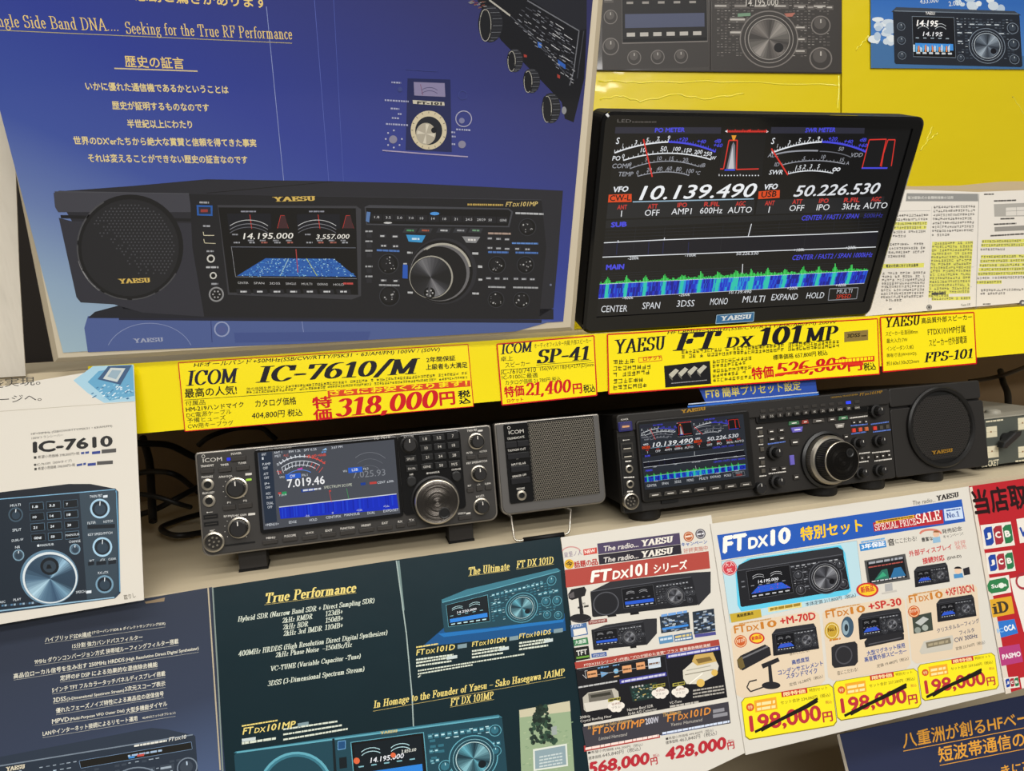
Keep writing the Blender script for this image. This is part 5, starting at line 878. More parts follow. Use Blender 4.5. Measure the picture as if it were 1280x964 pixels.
pr.lev(2).ring((730, 200), 34, 6, '#d07c6c', 14, 14, 0, 180); T('豊富な', (702, 226), (738, 220), 14, '#3c3c3c', bold=.02); pr.disc((748, 200), 10, '#e0b89c'); pr.lev(3).disc((748, 195), 10, '#8c5c34', 6, 12, 0, 180); pr.poly([(736, 212), (760, 208), (762, 226), (738, 230)], '#8cb4d0'); pr.lev(1); T('発売記念', (768, 200), (832, 189), 15, '#3a3836', bold=.01); T('キャンペーン!', (772, 216), (836, 204), 12, '#3a3836')
T('外部ディスプレイ', (662, 274), (800, 250), 20, '#c43438', bold=.02); T('接続対応', (706, 298), (776, 286), 21, '#c43438', bold=.03); T('(DVI-D)', (784, 286), (830, 278), 12, '#3a3836', bold=.02); T('好評', (808, 238), (844, 233), 15, '#d07c74'); T('発売', (812, 252), (846, 247), 14, '#d07c74')
pr.lev(2).poly([(516, 286), (648, 264), (664, 346), (528, 368)], '#4c4c4c'); pr.lev(3).poly([(524, 290), (642, 271), (654, 340), (534, 360)], '#16181c'); pr.lev(4)
for c, pts in (('#2c6c5c', [(548, 350), (572, 316), (590, 312), (596, 344)]), ('#38a078', [(556, 346), (576, 322), (588, 334)]), ('#2c6c9c', [(600, 342), (612, 310), (634, 306), (650, 334)]), ('#48c08c', [(612, 336), (622, 316), (640, 330)])): pr.poly(pts, c)
pr.greek((530, 298), (640, 280), 7, '#9ca0a8', 1, .3); pr.greek((530, 310), (640, 292), 4, '#a85048', 2, .3); pr.greek((540, 356), (646, 339), 4, '#c0c0c4', 2, .5); pr.lev(2).poly([(582, 362), (606, 358), (608, 382), (584, 386)], '#a8a8a8'); pr.poly([(572, 390), (620, 380), (622, 386), (574, 395)], '#c0bcb4')
def set10(x, y, s, sd): 
    k = s
    radio_pic(pr.lev(3), [(x, y), (x + 108 * k, y - 17 * k), (x + 116 * k, y + 36 * k), (x + 4 * k, y + 54 * k)], PAL_K, top=[(x, y + 1), (x + 10 * k, y - 12 * k), (x + 102 * k, y - 26 * k), (x + 109 * k, y - 15 * k)], scr=(.09, .48, .12, .80), dial=(.76, .52, .11), asp=2.1, freq='', knobs=((.58, .45, .04), (.93, .4, .04), (.93, .75, .04), (.58, .8, .04)), rows=((.5, .94, .1, 6, .08),), seed=sd, spec=('#c83c3c', '#3c6ce0', '#7c4cc8', '#2c3c98')); pr.lev(1)
set10(676, 318, 1.0, 14)
pr.lev(2).disc((818, 318), 11, '#e4c4a8'); pr.lev(3).disc((818, 312), 12, '#1c1c20', 7, 12, 0, 180); pr.lev(2).poly([(804, 330), (832, 326), (836, 340), (806, 344)], '#4c8cc0'); pr.poly([(834, 312), (854, 306), (858, 330), (838, 334)], '#26262c')
pr.lev(4).disc((526, 380), 36, '#c43430', 23); pr.lev(5).disc((526, 380), 29, '#f0c42c', 18); pr.lev(6); T('新商品', (506, 392), (548, 384), 22, '#c43430', bold=.03)
# three cream panels
for i, (x, y, hd, ml) in enumerate(((84, 492, '+M-70D', 1), (380, 444, '+SP-30', 2), (650, 396, '+XF130CN', 3))):
    w_ = (286, 266, 228)[i]; h_ = (240, 232, 224)[i]; d = .165
    Pp = lambda u, v: (x + u * w_ + v * 20 * h_ / 220, y + v * h_ - u * w_ * d)
    pr.lev(1).poly([Pp(.06, 0), Pp(.94, 0), Pp(1, .06), Pp(1, .94), Pp(.94, 1), Pp(.06, 1), Pp(0, .94), Pp(0, .06)], '#dccab0'); pr.lev(2)
    T('FT', Pp(.04, .13), Pp(.17, .13), 26, '#c47c2c', bold=.03); T('DX', Pp(.18, .13), Pp(.32, .13), 18, '#c47c2c', bold=.03); T('10', Pp(.34, .13), Pp(.52, .13), 24, '#c47c2c', bold=.03); T(hd, Pp(.56, .12), Pp(.96, .12), 26, '#c0302c', bold=.03); pr.greek(Pp(.1, .02), Pp(.46, .02), 4, '#c4945c', 3, .2)
set10(218, 522, 1.32, 15); set10(496, 472, 1.28, 16); set10(748, 424, 1.12, 17)
pr.lev(3).disc((118, 546), 20, '#c45c2c'); pr.lev(4).ring((118, 546), 16, 2, '#f0d0a0'); T('好評', (106, 552), (132, 547), 12, '#f4e4c4'); pr.lev(3).disc((170, 536), 25, '#c43430', 18); pr.lev(4).disc((170, 536), 20, '#f0c42c', 14); pr.lev(5); T('新商品', (154, 544), (186, 538), 14, '#c43430', bold=.03)
# microphone pictures
pr.lev(3).poly([(106, 606), (118, 592), (196, 556), (212, 566), (216, 590), (124, 640), (110, 630)], '#242428'); pr.lev(4).poly([(106, 606), (122, 594), (132, 628), (116, 638)], '#6c5c34'); pr.line([(124, 600), (206, 562)], 5, '#6c6c70'); pr.lev(3).poly([(184, 620), (238, 598), (244, 610), (190, 634)], '#242428'); pr.poly([(206, 624), (216, 620), (222, 676), (210, 680)], '#242428'); pr.disc((216, 688), 30, '#242428', 12); pr.line([(200, 690), (150, 708), (138, 694), (146, 676), (170, 670)], 4, '#242428')
pr.lev(2); T('音にこだわる!', (276, 592), (340, 580), 14, '#4c4438'); T('高感度型', (284, 622), (340, 610), 16, '#2c4c94', bold=.02); T('コンデンサエレメント', (240, 656), (384, 624), 18, '#2c4c94', bold=.02); T('スタンドマイク', (266, 668), (366, 648), 18, '#2c4c94', bold=.02); T('定価 16,280円（税込）', (276, 692), (384, 664), 12, '#3c3a36')
pr.lev(3).disc((412, 512), 24, '#c09c34', 28); pr.lev(4).ring((412, 512), 18, 2, '#f0e0a0', 22); T('No.1', (400, 516), (426, 511), 13, '#6c4c10', bold=.03); pr.lev(3).disc((462, 500), 20, '#3c5468', 34); pr.lev(4).disc((456, 502), 11, '#8ca4b0', 24); pr.lev(5).disc((458, 502), 6, '#28343c', 12)
pr.lev(3).poly([(410, 566), (424, 556), (486, 546), (494, 556), (496, 612), (486, 624), (420, 632), (412, 622)], '#28282c'); pr.lev(4).ring((450, 590), 26, 4, '#4c4c52', 28); pr.lev(3).poly([(516, 548), (526, 536), (636, 514), (644, 524), (644, 540), (520, 566)], '#242428'); pr.lev(4).line([(530, 556), (636, 534)], 3, '#55555a')
pr.lev(2); T('大型マグネット採用', (526, 594), (648, 566), 17, '#2c4c94', bold=.02); T('高音質外部スピーカー', (518, 614), (654, 584), 17, '#2c4c94', bold=.02); T('定価 19,480円（税込）', (558, 632), (660, 606), 12, '#3c3a36'); T('音にこだわる!', (430, 656), (496, 642), 14, '#4c4438'); pr.greek((404, 546), (440, 540), 6, '#c47c2c')
pr.lev(3).poly([(670, 466), (732, 452), (738, 510), (676, 522)], '#3c443c'); pr.lev(4).poly([(680, 486), (706, 466), (724, 474), (698, 496)], '#b8bcb8'); pr.disc((688, 510), 10, '#8c948c'); pr.disc((712, 502), 10, '#a0a8a0'); pr.disc((676, 450), 19, '#c45c2c'); pr.lev(5).ring((676, 450), 15, 2, '#f0d0a0'); T('好評', (664, 455), (690, 450), 11, '#f4e4c4')
pr.lev(3).poly([(694, 578), (708, 546), (800, 526), (804, 540), (800, 572), (700, 588)], '#c4c0b4'); pr.lev(4).poly([(714, 550), (792, 534), (796, 552), (718, 568)], '#7c7460'); pr.lev(5).greek((722, 562), (790, 549), 8, '#a89c80', 2)
pr.lev(2); T('クリスタルルーフィング', (752, 520), (888, 486), 16, '#2c3c64', bold=.01); T('フィルタ', (824, 526), (872, 516), 15, '#2c3c64', bold=.01); T('CW 300Hz', (808, 550), (882, 534), 15, '#2c3c64', bold=.01); T('定価 23,760円（税込）', (812, 576), (906, 554), 12, '#3c3a36')
# yellow price boxes, struck out with a marker
for i, (x, y, w_, h_) in enumerate(((118, 730, 296, 136), (414, 676, 272, 128), (686, 622, 250, 118))):
    d = .165; Pp = lambda u, v: (x + u * w_ + v * 16, y + v * h_ - u * w_ * d); k = w_ / 296
    pr.lev(2).poly([Pp(.04, 0), Pp(.96, 0), Pp(1, .09), Pp(1, .91), Pp(.96, 1), Pp(.04, 1), Pp(0, .91), Pp(0, .09)], '#8c7c20'); pr.lev(3).poly([Pp(.045, .015), Pp(.955, .015), Pp(.993, .1), Pp(.993, .89), Pp(.955, .975), Pp(.045, .975), Pp(.007, .89), Pp(.007, .1)], '#f2e222'); pr.lev(4)
    pr.poly([Pp(.14, .10), Pp(.38, .10), Pp(.38, .38), Pp(.14, .38)], '#e8a42c'); pr.disc(Pp(.09, .24), 13 * k, '#d05828'); pr.lev(5).greek(Pp(.16, .24), Pp(.36, .24), 10 * k, '#f4e0a0', 2); pr.greek(Pp(.16, .35), Pp(.36, .35), 9 * k, '#f4e0a0', 3); T('特', Pp(.065, .29), Pp(.115, .29), 13 * k, '#f4e0a0')
    pr.lev(4).poly([Pp(.44, .0), Pp(.72, .0), Pp(.72, .13), Pp(.44, .13)], '#c02c28'); pr.lev(5); T('限特価', Pp(.46, .12), Pp(.70, .12), 14 * k, '#f4d8a0', bold=.03); pr.lev(4); T('特別セット', Pp(.74, .12), Pp(.94, .12), 11 * k, '#5c4c14'); T(('セット合計 234,080円（税込）', 'セット合計 237,280円（税込）', 'セット合計 239,560円（税込）')[i], Pp(.42, .30), Pp(.96, .30), 13 * k, '#4c4014')
    T('198,000', Pp(.06, .88), Pp(.84, .88), 62 * k, '#b82f38', bold=.03); T('円', Pp(.85, .88), Pp(.96, .88), 34 * k, '#b82f38', bold=.03); T('税込', Pp(.90, .46), Pp(.97, .46), 11 * k, '#b82f38')
    pr.lev(6); a, b, c_, e_ = ((164, 838), (236, 802), (330, 752), (366, 730)) if i == 0 else (((452, 786), (520, 752), (610, 706), (652, 684)) if i == 1 else ((716, 726), (780, 692), (860, 654), (894, 636)))
    pr.line([a, b, c_, e_], 8, '#17150f'); pr.line([(a[0] + 20, a[1] - 4), (b[0] + 10, b[1] - 2), (c_[0] + 8, c_[1] + 3), (e_[0], e_[1] + 8)], 7, '#17150f')
finish(pr)

# ================================================================== red payment poster at the right edge
REDP = mat('#b3212a', .3, coat=.4)
pr = sheet('payment_poster', LOWP.moved(.85, 0, .0040), [(1212, 608), (1420, 578), (1470, 800), (1262, 866)], 0.001, REDP, 'red poster of payment card marks at the right edge of the shelf front', 'poster', ink=FL)
pr.crop(880, 590, .38797); T = pr.text; pr.lev(1)
pr.poly([(855, 50), (864, 48), (990, 712), (972, 716)], '#d9cfc0')
T('当店取扱', (874, 142), (1106, 108), 86, '#241012', bold=.03)
def jcb(x, y, s, sl=-.12):
    pr.lev(1).poly([(x, y), (x + 98 * s, y + 98 * s * sl), (x + 112 * s, y + 76 * s + 98 * s * sl), (x + 12 * s, y + 78 * s)], '#e4ded4')
    for i, (c, t) in enumerate((('#20449c', 'J'), ('#a02c38', 'C'), ('#2a7448', 'B'))):
        a = x + (10 + i * 31) * s; b = y + 8 * s + (10 + i * 31) * s * sl
        pr.lev(2).poly([(a + 8 * s, b), (a + 27 * s, b - 3 * s), (a + 34 * s, b + 48 * s), (a + 27 * s, b + 57 * s), (a + 9 * s, b + 60 * s), (a, b + 10 * s)], c); pr.lev(3); T(t, (a + 9 * s, b + 40 * s), (a + 27 * s, b + 37 * s), 22 * s, '#e8e4dc', bold=.05)
jcb(890, 172, 1.0); jcb(906, 262, .88); jcb(966, 664, .46)
pr.lev(1).poly([(908, 344), (982, 332), (990, 388), (918, 402)], '#e4ded4'); pr.lev(2).poly([(912, 366), (920, 350), (970, 340), (980, 350), (982, 372), (972, 384), (926, 392), (916, 384)], '#2f7a48'); pr.lev(3).disc((958, 366), 9, '#dce6d8'); T('Suica', (926, 376), (976, 368), 13, '#e8ece4', bold=.03)
pr.lev(1).poly([(920, 412), (990, 400), (1000, 456), (930, 470)], '#d8a42c'); pr.lev(2); T('iD', (932, 460), (984, 450), 38, '#3c3428', serif=True, nib=(.12, .07))
pr.lev(1).poly([(934, 496), (946, 482), (1000, 474), (1012, 520), (944, 538)], '#2f74c8'); pr.lev(2); T('IC', (946, 520), (966, 516), 15, '#7cb4e8', bold=.03); T('OCA', (968, 516), (1004, 508), 20, '#e8ecf0', bold=.05)
pr.lev(1).poly([(948, 566), (1016, 554), (1028, 612), (958, 626)], '#b03c78'); pr.lev(2); T('PASMO', (962, 606), (1022, 594), 18, '#e8dce0', bold=.05)
# the next column of marks runs out of the frame
pr.lev(1).poly([(1006, 152), (1100, 138), (1112, 214), (1018, 230)], '#e4ded4'); pr.lev(2); T('VISA', (1016, 212), (1092, 200), 34, '#20449c', shear=.2, bold=.04); pr.lev(1).poly([(986, 344), (1088, 322), (1112, 500), (1030, 516), (996, 392)], '#e4ded4'); pr.lev(2).ring((1030, 352), 24, 7, '#a02c38'); pr.lev(1).poly([(1018, 664), (1064, 656), (1070, 690), (1024, 698)], '#e4ded4')
finish(pr)

# ================================================================== dark blue sheet lower right
pr = sheet('dark_blue_poster', DEEPP, [(1046, 919), (1420, 840), (1460, 1080), (1085, 1080)], 0.001, mat('#232c4c', .3, coat=.3), 'dark blue poster with two lines of orange lettering, below the flyers at bottom right', 'poster', ink=FL)
pr.crop(880, 590, .38797); T = pr.text; pr.lev(1); OG = '#eca83c'
pr.line([(432, 846), (470, 1000)], 10, '#a59c8c')
T('八重洲が創るHFベース', (642, 892), (1090, 806), 52, OG, bold=.015); T('短波帯通信の未来', (758, 938), (1128, 866), 52, OG, bold=.015); pr.line([(642, 900), (1100, 812)], 2, OG); pr.line([(760, 946), (1130, 874)], 2, OG); T('きに高める', (960, 985), (1130, 950), 40, OG, bold=.015)
finish(pr)

# ================================================================== note pages behind the screen
pr = sheet('cardboard_backing', NOTEP.moved(0, 0, -.004), [(1090, 228), (1140, 233), (1200, 232), (1250, 227), (1420, 225), (1420, 370), (1090, 395)], 0.002, mat('#b9a684', .7), 'beige cardboard backing standing behind the open note pages', 'cardboard', vmin=.001)
finish(pr)
pr = sheet('note_pages', NOTEP, [(1085, 242), (1135, 237), (1222, 240), (1400, 233), (1400, 368), (1082, 402)], 0.0012, mat('#dcd7ce', .5), 'open white note pages with yellow highlighted lines, standing right of the large screen', 'paper', vmin=.001, ink=lambda c: mat(c, .55))
pr.crop(1040, 180, .3113); T = pr.text; pr.lev(1); GT = '#55524e'
pr.poly([(300, 198), (586, 200), (587, 230), (296, 230)], '#8b8b88'); pr.lev(2); T('電池駆動式の各種無線機の活用', (304, 222), (486, 221), 12, '#e4e2dc'); pr.lev(1)
pr.line([(590, 200), (584, 400), (578, 664)], 2, '#8c8a86'); pr.line([(400, 252), (388, 640)], 1, '#b8b6b0')
NOTE_OK=1
def para(x0, x1, y0, n, dy, hl=(), dx=-3.0, sl=-.02, last=.5):
    for j in range(n):
        a = x0 + dx * j; b = (x1 + dx * j) if j < n - 1 else a + (x1 - x0) * last; y = y0 + dy * j
        if j in hl: pr.lev(1).poly([(a, y - 11), (b, y - 11 + (b - a) * sl), (b, y + 3 + (b - a) * sl), (a, y + 3)], '#d6d464')
        pr.lev(2).kanji((a, y), (b, y + (b - a) * sl), 9, GT, 100 + j)
pr.lev(1).line([(270, 270), (394, 268)], 1, '#777777'); para(258, 388, 292, 6, 16.5, (2, 3)); para(232, 378, 408, 4, 16); pr.lev(1).poly([(206, 482), (370, 478), (368, 496), (204, 500)], '#d6d464'); pr.lev(2); T('電波の性質に対する安全基準', (216, 497), (346, 493), 13, '#4a4844', bold=.02); para(202, 376, 524, 9, 13.6, (), -1); 
para(408, 576, 258, 8, 16, (), -1.2); para(402, 566, 404, 16, 14, tuple(range(0, 16)), -1); pr.lev(1).line([(392, 500), (570, 494)], 1, '#888888'); pr.line([(390, 582), (562, 574)], 1, '#888888'); pr.lev(2).greek((400, 607), (456, 605), 10, '#4a4844', 3, .1); pr.lev(1).poly([(392, 592), (460, 590), (460, 610), (392, 612)], '#d6d464'); para(400, 556, 626, 1, 14, (0,), 0, last=1)
para(602, 800, 396, 3, 16, (0, 1)); para(598, 800, 458, 7, 17, (0, 1, 2, 3, 4, 6)); para(598, 800, 592, 2, 14)
pr.lev(2).greek((610, 205), (650, 204), 5, GT); pr.greek((650, 232), (742, 229), 6, GT, 4, .15); pr.lev(1).poly([(650, 242), (790, 236), (790, 290), (652, 292)], '#a6a39c'); pr.lev(2).poly([(698, 256), (790, 252), (790, 286), (698, 288)], '#d2cec6'); pr.lev(3).line([(698, 270), (790, 266)], 1, '#6c6a66'); pr.line([(740, 254), (741, 287)], 1, '#6c6a66'); pr.lev(2).greek((676, 304), (734, 302), 6, GT, 5, .15); pr.greek((650, 326), (740, 322), 6, GT, 6, .15); pr.lev(1).poly([(652, 334), (790, 326), (790, 346), (653, 352)], '#8f8c86'); pr.lev(2).greek((636, 372), (770, 364), 6, GT, 7, .15)
pr.disc((390, 656), 11, '#5c5a58'); pr.lev(3).ring((390, 656), 7, 2, '#c8c6c0'); pr.lev(2).disc((764, 638), 12, '#5c5a58'); pr.lev(3).disc((766, 638), 5, '#c8c6c0'); pr.lev(2); T('Yaesu UK', (516, 652), (556, 649), 10, '#4a4844', shear=.2); pr.greek((606, 646), (636, 645), 5, GT); pr.greek((228, 666), (240, 665), 5, GT)
finish(pr)

# ================================================================== the large screen
GLOSS = mat('#070707', .07, spec=.5); MATTE = mat('#1a1a1b', .5)
def glow(k): return lambda c: mat(c, .12, spec=.5, emit=k)
MONP = Plane((0.52, 0.845, UP_Z + 0.0008), -21.6)
def dx_screen(pr, fine=True):
    """meters, two frequencies and two spectrum bands; coordinates in the enlarged view of the screen"""
    T = pr.text; W = '#e9ecf0'; G = '#9a9ca4'; B = '#4a4ce0'; R = '#e0352c'
    pr.lev(1)
    for a, b in ((140, 528), (710, 1050)): pr.poly([(a, 84), (b, 85), (b - 2, 108), (a - 2, 107)], '#2c2c3a')
    pr.poly([(534, 112), (690, 112), (676, 262), (516, 264)], '#141416'); pr.poly([(1060, 116), (1166, 117), (1150, 240), (1036, 238)], '#141416')
    pr.poly([(112, 362), (650, 350), (646, 402), (106, 418)], '#202124'); pr.poly([(660, 350), (1122, 336), (1112, 388), (652, 402)], '#202124'); pr.poly([(104, 424), (1108, 392), (1106, 408), (102, 452)], '#1c1d20')
    pr.lev(2); T('PO METER', (286, 104), (395, 102), 17, B, bold=.035); T('SWR METER', (832, 104), (942, 102), 17, B, bold=.03)
    def arc(pts, wd, c, n=18):
        # smooth curve through three points
        (x0, y0), (x1, y1), (x2, y2) = pts; out = []
        for i in range(n + 1):
            t = i / n; a = (1 - t) * (1 - 2 * t); b = 4 * t * (1 - t); d = t * (2 * t - 1); out.append((a * x0 + b * x1 + d * x2, a * y0 + b * y1 + d * y2))
        pr.line(out, wd, c); return out
    def ticks(out, c, h, wd=2):
        for i, (x, y) in enumerate(out): pr.line([(x, y), (x + 1, y - h * (1.6 if i % 3 == 0 else 1))], wd, c)
    for dx, sx in ((0, 1.0), (572, .93)):
        X = lambda x: 140 + (x - 140) * sx + dx
        ticks(arc([(X(140), 178), (X(235), 150), (X(335), 138)], 5, W), W, 7); ticks(arc([(X(337), 138), (X(425), 148), (X(507), 174)], 6, B), B, 7)
    ticks(arc([(172, 205), (332, 179), (490, 202)], 4, W), W, 7); ticks(arc([(196, 235), (325, 208), (446, 228)], 3, G), G, 5); ticks(arc([(224, 263), (325, 247), (410, 260)], 3, G), G, 5)
    arc([(724, 184), (790, 172), (880, 170)], 5, G); arc([(886, 172), (950, 178), (1000, 194)], 3, '#6a6b72'); ticks(arc([(748, 222), (860, 206), (976, 218)], 3, G), G, 5); ticks(arc([(772, 254), (850, 243), (934, 252)], 3, W), W, 6)
    for t, x, y, h, c in (('S', 144, 146, 24, W), ('1', 168, 160, 16, W), ('3', 213, 147, 16, W), ('5', 254, 140, 17, W), ('7', 292, 136, 17, W), ('9', 331, 132, 17, W), ('PO', 131, 206, 17, W), ('0', 166, 197, 15, W), ('10', 234, 176, 17, W), ('50', 305, 172, 18, W), ('100', 352, 171, 15, W), ('150', 392, 176, 15, W), ('200', 428, 182, 15, W), ('250', 462, 189, 15, W), ('W', 489, 203, 13, W), ('COMP', 130, 234, 17, G), ('0', 192, 226, 14, G), ('5', 250, 209, 15, G), ('10', 294, 205, 15, G), ('15', 338, 206, 15, G), ('20', 386, 211, 15, G), ('dB', 448, 230, 14, G), ('TEMP', 152, 263, 16, G), ('0', 218, 256, 14, G), ('20', 256, 246, 14, G), ('40', 292, 243, 15, G), ('60', 328, 242, 15, G), ('80', 362, 244, 15, G), ('100', 400, 251, 15, G), ('°C', 432, 258, 14, G),
                          ('S', 708, 146, 23, W), ('1', 730, 160, 15, W), ('3', 770, 147, 15, W), ('5', 807, 141, 16, W), ('7', 841, 137, 16, W), ('9', 875, 134, 16, W), ('ALC', 696, 194, 15, G), ('ID', 720, 227, 14, G), ('SWR', 700, 257, 17, W), ('5', 824, 205, 14, G), ('10', 890, 199, 14, G), ('15', 958, 210, 14, G), ('A', 980, 221, 12, G), ('50', 952, 171, 15, G), ('VDD', 996, 193, 15, G), ('1.5', 797, 238, 15, W), ('2', 824, 235, 15, W), ('3', 849, 234, 15, W), ('5', 876, 234, 15, W), ('∞', 930, 245, 14, W)):
        wd = pr.nat(t) * h; T(t, (x, y), (x + wd, y - wd * .01), h, c, shear=.15, bold=.01)
    for x, y, t in ((372, 134, '+20'), (438, 142, '+40'), (498, 156, '+60'), (502, 140, 'dB'), (915, 132, '+20'), (972, 142, '+40'), (1024, 156, '+60'), (1030, 136, 'dB')): T(t, (x, y), (x + 9 * len(t) + 6, y + 2), 14, B, shear=.15, bold=.02)
    pr.lev(4); pr.line([(245, 128), (277, 265)], 5, R); pr.line([(710, 162), (770, 258)], 5, R)
    for i in range(26): pr.line([(550 + i * 5.6, 104), (551 + i * 5.6, 95 - (i % 5 == 0) * 3)], 3, R)
    pr.line([(545, 99), (697, 100)], 2, R); pr.poly([(541, 99), (550, 95), (550, 104)], W); pr.poly([(700, 100), (692, 96), (692, 105)], W); pr.disc((629, 97), 4, R, n=8)
    pr.poly([(546, 236), (566, 150), (572, 138), (578, 150), (580, 236)], '#7c7c84'); pr.poly([(553, 236), (570, 150), (574, 236)], '#c8c8cc'); pr.line([(524, 236), (536, 236), (556, 132), (586, 132), (583, 238), (664, 236)], 4, R); pr.poly([(565, 114), (583, 114), (576, 132), (570, 132)], '#e89a2c'); pr.line([(540, 240), (578, 240)], 5, '#3c4ce0')
    for i in range(14): pr.poly([(518 + i * 11, 258 - (i % 7 == 0) * 3), (522 + i * 11, 258 - (i % 7 == 0) * 3), (522 + i * 11, 262), (518 + i * 11, 262)], W if i % 7 else '#b8b8b8')
    pr.line([(1040, 232), (1066, 130), (1128, 128), (1106, 226)], 3.5, R); pr.line([(1118, 180), (1134, 130), (1160, 130), (1146, 226)], 3.5, R); pr.line([(1118, 180), (1110, 228)], 3.5, R); pr.line([(1038, 233), (1132, 233)], 5, B)
    pr.lev(2); T('VFO', (132, 322), (190, 319), 21, W, shear=.15, bold=.035); T('VFO', (680, 313), (732, 310), 21, W, shear=.15, bold=.035)
    pr.poly([(118, 330), (202, 327), (202, 356), (116, 358)], '#e04a1c'); pr.poly([(664, 318), (741, 313), (740, 341), (662, 346)], '#e04a1c'); pr.lev(3); T('CW-L', (122, 354), (198, 351), 22, '#1a1210', bold=.02); T('USB', (672, 341), (728, 337), 22, '#1a1210', bold=.02)
    T('10.139.490', (228, 350), (652, 338), 52, '#f4f6f8', shear=.22, bold=.012); T('50.226.530', (788, 338), (1100, 326), 41, '#e4e6ea', shear=.22, bold=.015); pr.line([(206, 356), (646, 345)], 4, '#9ab8cc')
    for t, v, x, y in (('ANT', '1', 164, 410), ('ATT', 'OFF', 275, 407), ('IPO', 'AMP1', 382, 402), ('R.FIL', '600Hz', 490, 399), ('AGC', 'AUTO', 594, 397), ('ANT', '1', 700, 395), ('ATT', 'OFF', 800, 390), ('IPO', 'IPO', 896, 387), ('R.FIL', '3kHz', 998, 384), ('AGC', 'AUTO', 1086, 381)):
        w1 = len(t) * 11; w2 = pr.nat(v) * 22; T(t, (x - w1 / 2 + 2, y - 26), (x + w1 / 2 + 4, y - 27), 17, '#c83a34', bold=.03); T(v, (x - w2 / 2, y), (x + w2 / 2, y - w2 * .02), 22, '#eceef0')
    T('SUB', (126, 449), (184, 446), 19, B, bold=.05); T('MAIN', (108, 604), (174, 601), 20, B, bold=.05); T('CENTER / FAST1 / SPAN', (818, 424), (1026, 416), 18, B, shear=.1, bold=.01); T('500kHz', (1044, 415), (1114, 412), 16, '#34369c', shear=.1); T('CENTER / FAST2 / SPAN 1000kHz', (784, 568), (1076, 556), 18, B, shear=.1, bold=.01)
    for j in range(5): pr.lev(1).line([(104, 462 + j * 12), (1104, 424 + j * 12)], 1.2, '#26282e'); pr.line([(92, 618 + j * 9), (1062, 574 + j * 8)], 1.2, '#26282e')
    for u in (218, 324, 430, 536, 640, 740, 840, 940, 1030): pr.line([(u, 452 - (u - 104) * .035), (u - 12, 552 - (u - 104) * .035)], 1.2, '#26282e')
    pr.lev(1).poly([(100, 506), (1098, 464), (1092, 518), (96, 556)], '#10111c'); pr.lev(2).line([(101, 505), (320, 494), (640, 482), (880, 474), (1098, 464)], 3, W); pr.line([(96, 557), (1090, 520)], 3, W); pr.line([(638, 436), (626, 482)], 3, W)
    for u in (150, 265, 318, 410): pr.line([(u, 502), (u - 3, 548)], 2.5, '#1e2450')
    pr.line([(153, 496), (152, 505)], 3, W); pr.line([(322, 486), (320, 496)], 3, W)
    for t, x, y in (('-200k', 188, 567), ('-100k', 396, 556), ('50.226.530', 582, 550), ('+100k', 790, 537), ('+200k', 978, 529), ('-400k', 168, 711), ('-200k', 374, 700), ('10.139.490', 556, 690), ('+200k', 766, 676), ('+400k', 942, 665)): T(t, (x, y), (x + 8 * len(t), y - 2), 11, W)
    # waterfall band and the green hash
    n = 240; rr = random.Random(21); top = lambda u: 655 - 50 * u; bot = lambda u: 708 - 57 * u
    xl = lambda v: 84 - 6 * v; xr = lambda v: 1062 - 14 * v; lines = [0.03, .10, .17, .24, .31, .375, .44, .505, .565, .625, .69, .755, .815, .875, .935]
    def strip(u0, u1, v0, v1, c): pr.poly([(xl(v) + (xr(v) - xl(v)) * u, top(u) + (bot(u) - top(u)) * v) for u, v in ((u0, v0), (u1, v0), (u1, v1), (u0, v1))], c)
    pr.lev(1); strip(0, 1, 0, 1, '#1420a0'); pr.lev(2)
    for i in range(n):
        u = i / n; d = min(abs(u - q) for q in lines); hot = max(0, 1 - abs(u - .52) / .22)
        for v0, v1 in ((0, .35), (.35, .7), (.7, 1)):
            q = rr.random() * .8 + hot * .55 + (1.4 if d < .006 else .5 if d < .012 else 0)
            strip(u, u + 1 / n, v0, v1, '#101a8c' if q < .35 else '#1a30c4' if q < .7 else '#1c5cd8' if q < 1.0 else '#1f9ad8' if q < 1.35 else '#2cc8b0')
    for i in range(n):
        u = i / n; d = min(abs(u - q) for q in lines); hot = max(0, 1 - abs(u - .52) / .3); h = rr.uniform(2, 9) + hot * rr.uniform(0, 9) + (22 * max(0, 1 - d / .012)) * rr.uniform(.5, 1.1)
        x = xl(0) + (xr(0) - xl(0)) * u; y = top(u); pr.poly([(x, y), (x + 4.6, y), (x + 4.2, y - h), (x + 1, y - h)], '#2fb84a' if i % 3 else '#49d864')
    pr.line([(606, 582), (604, 618)], 2.5, W); pr.line([(84, 656), (1062, 606)], 2, '#c8d8e4'); pr.line([(78, 708), (1048, 652)], 2, '#c8ccd4')
    for t, x, y in (('CENTER', 90, 758), ('SPAN', 240, 746), ('3DSS', 365, 738), ('MONO', 486, 731), ('MULTI', 604, 723), ('EXPAND', 709, 714), ('HOLD', 836, 708)): T(t, (x, y), (x + 15.8 * len(t), y - .5 * len(t)), 24 if x < 700 else 22, '#dfe2e6')
    pr.line([(922, 672), (1026, 668), (1020, 708), (917, 714)], 2.5, '#8c8e94', True); T('MULTI', (947, 690), (1002, 687), 15, '#c0c2c8'); T('SPEED', (945, 709), (998, 706), 15, '#d8402c')

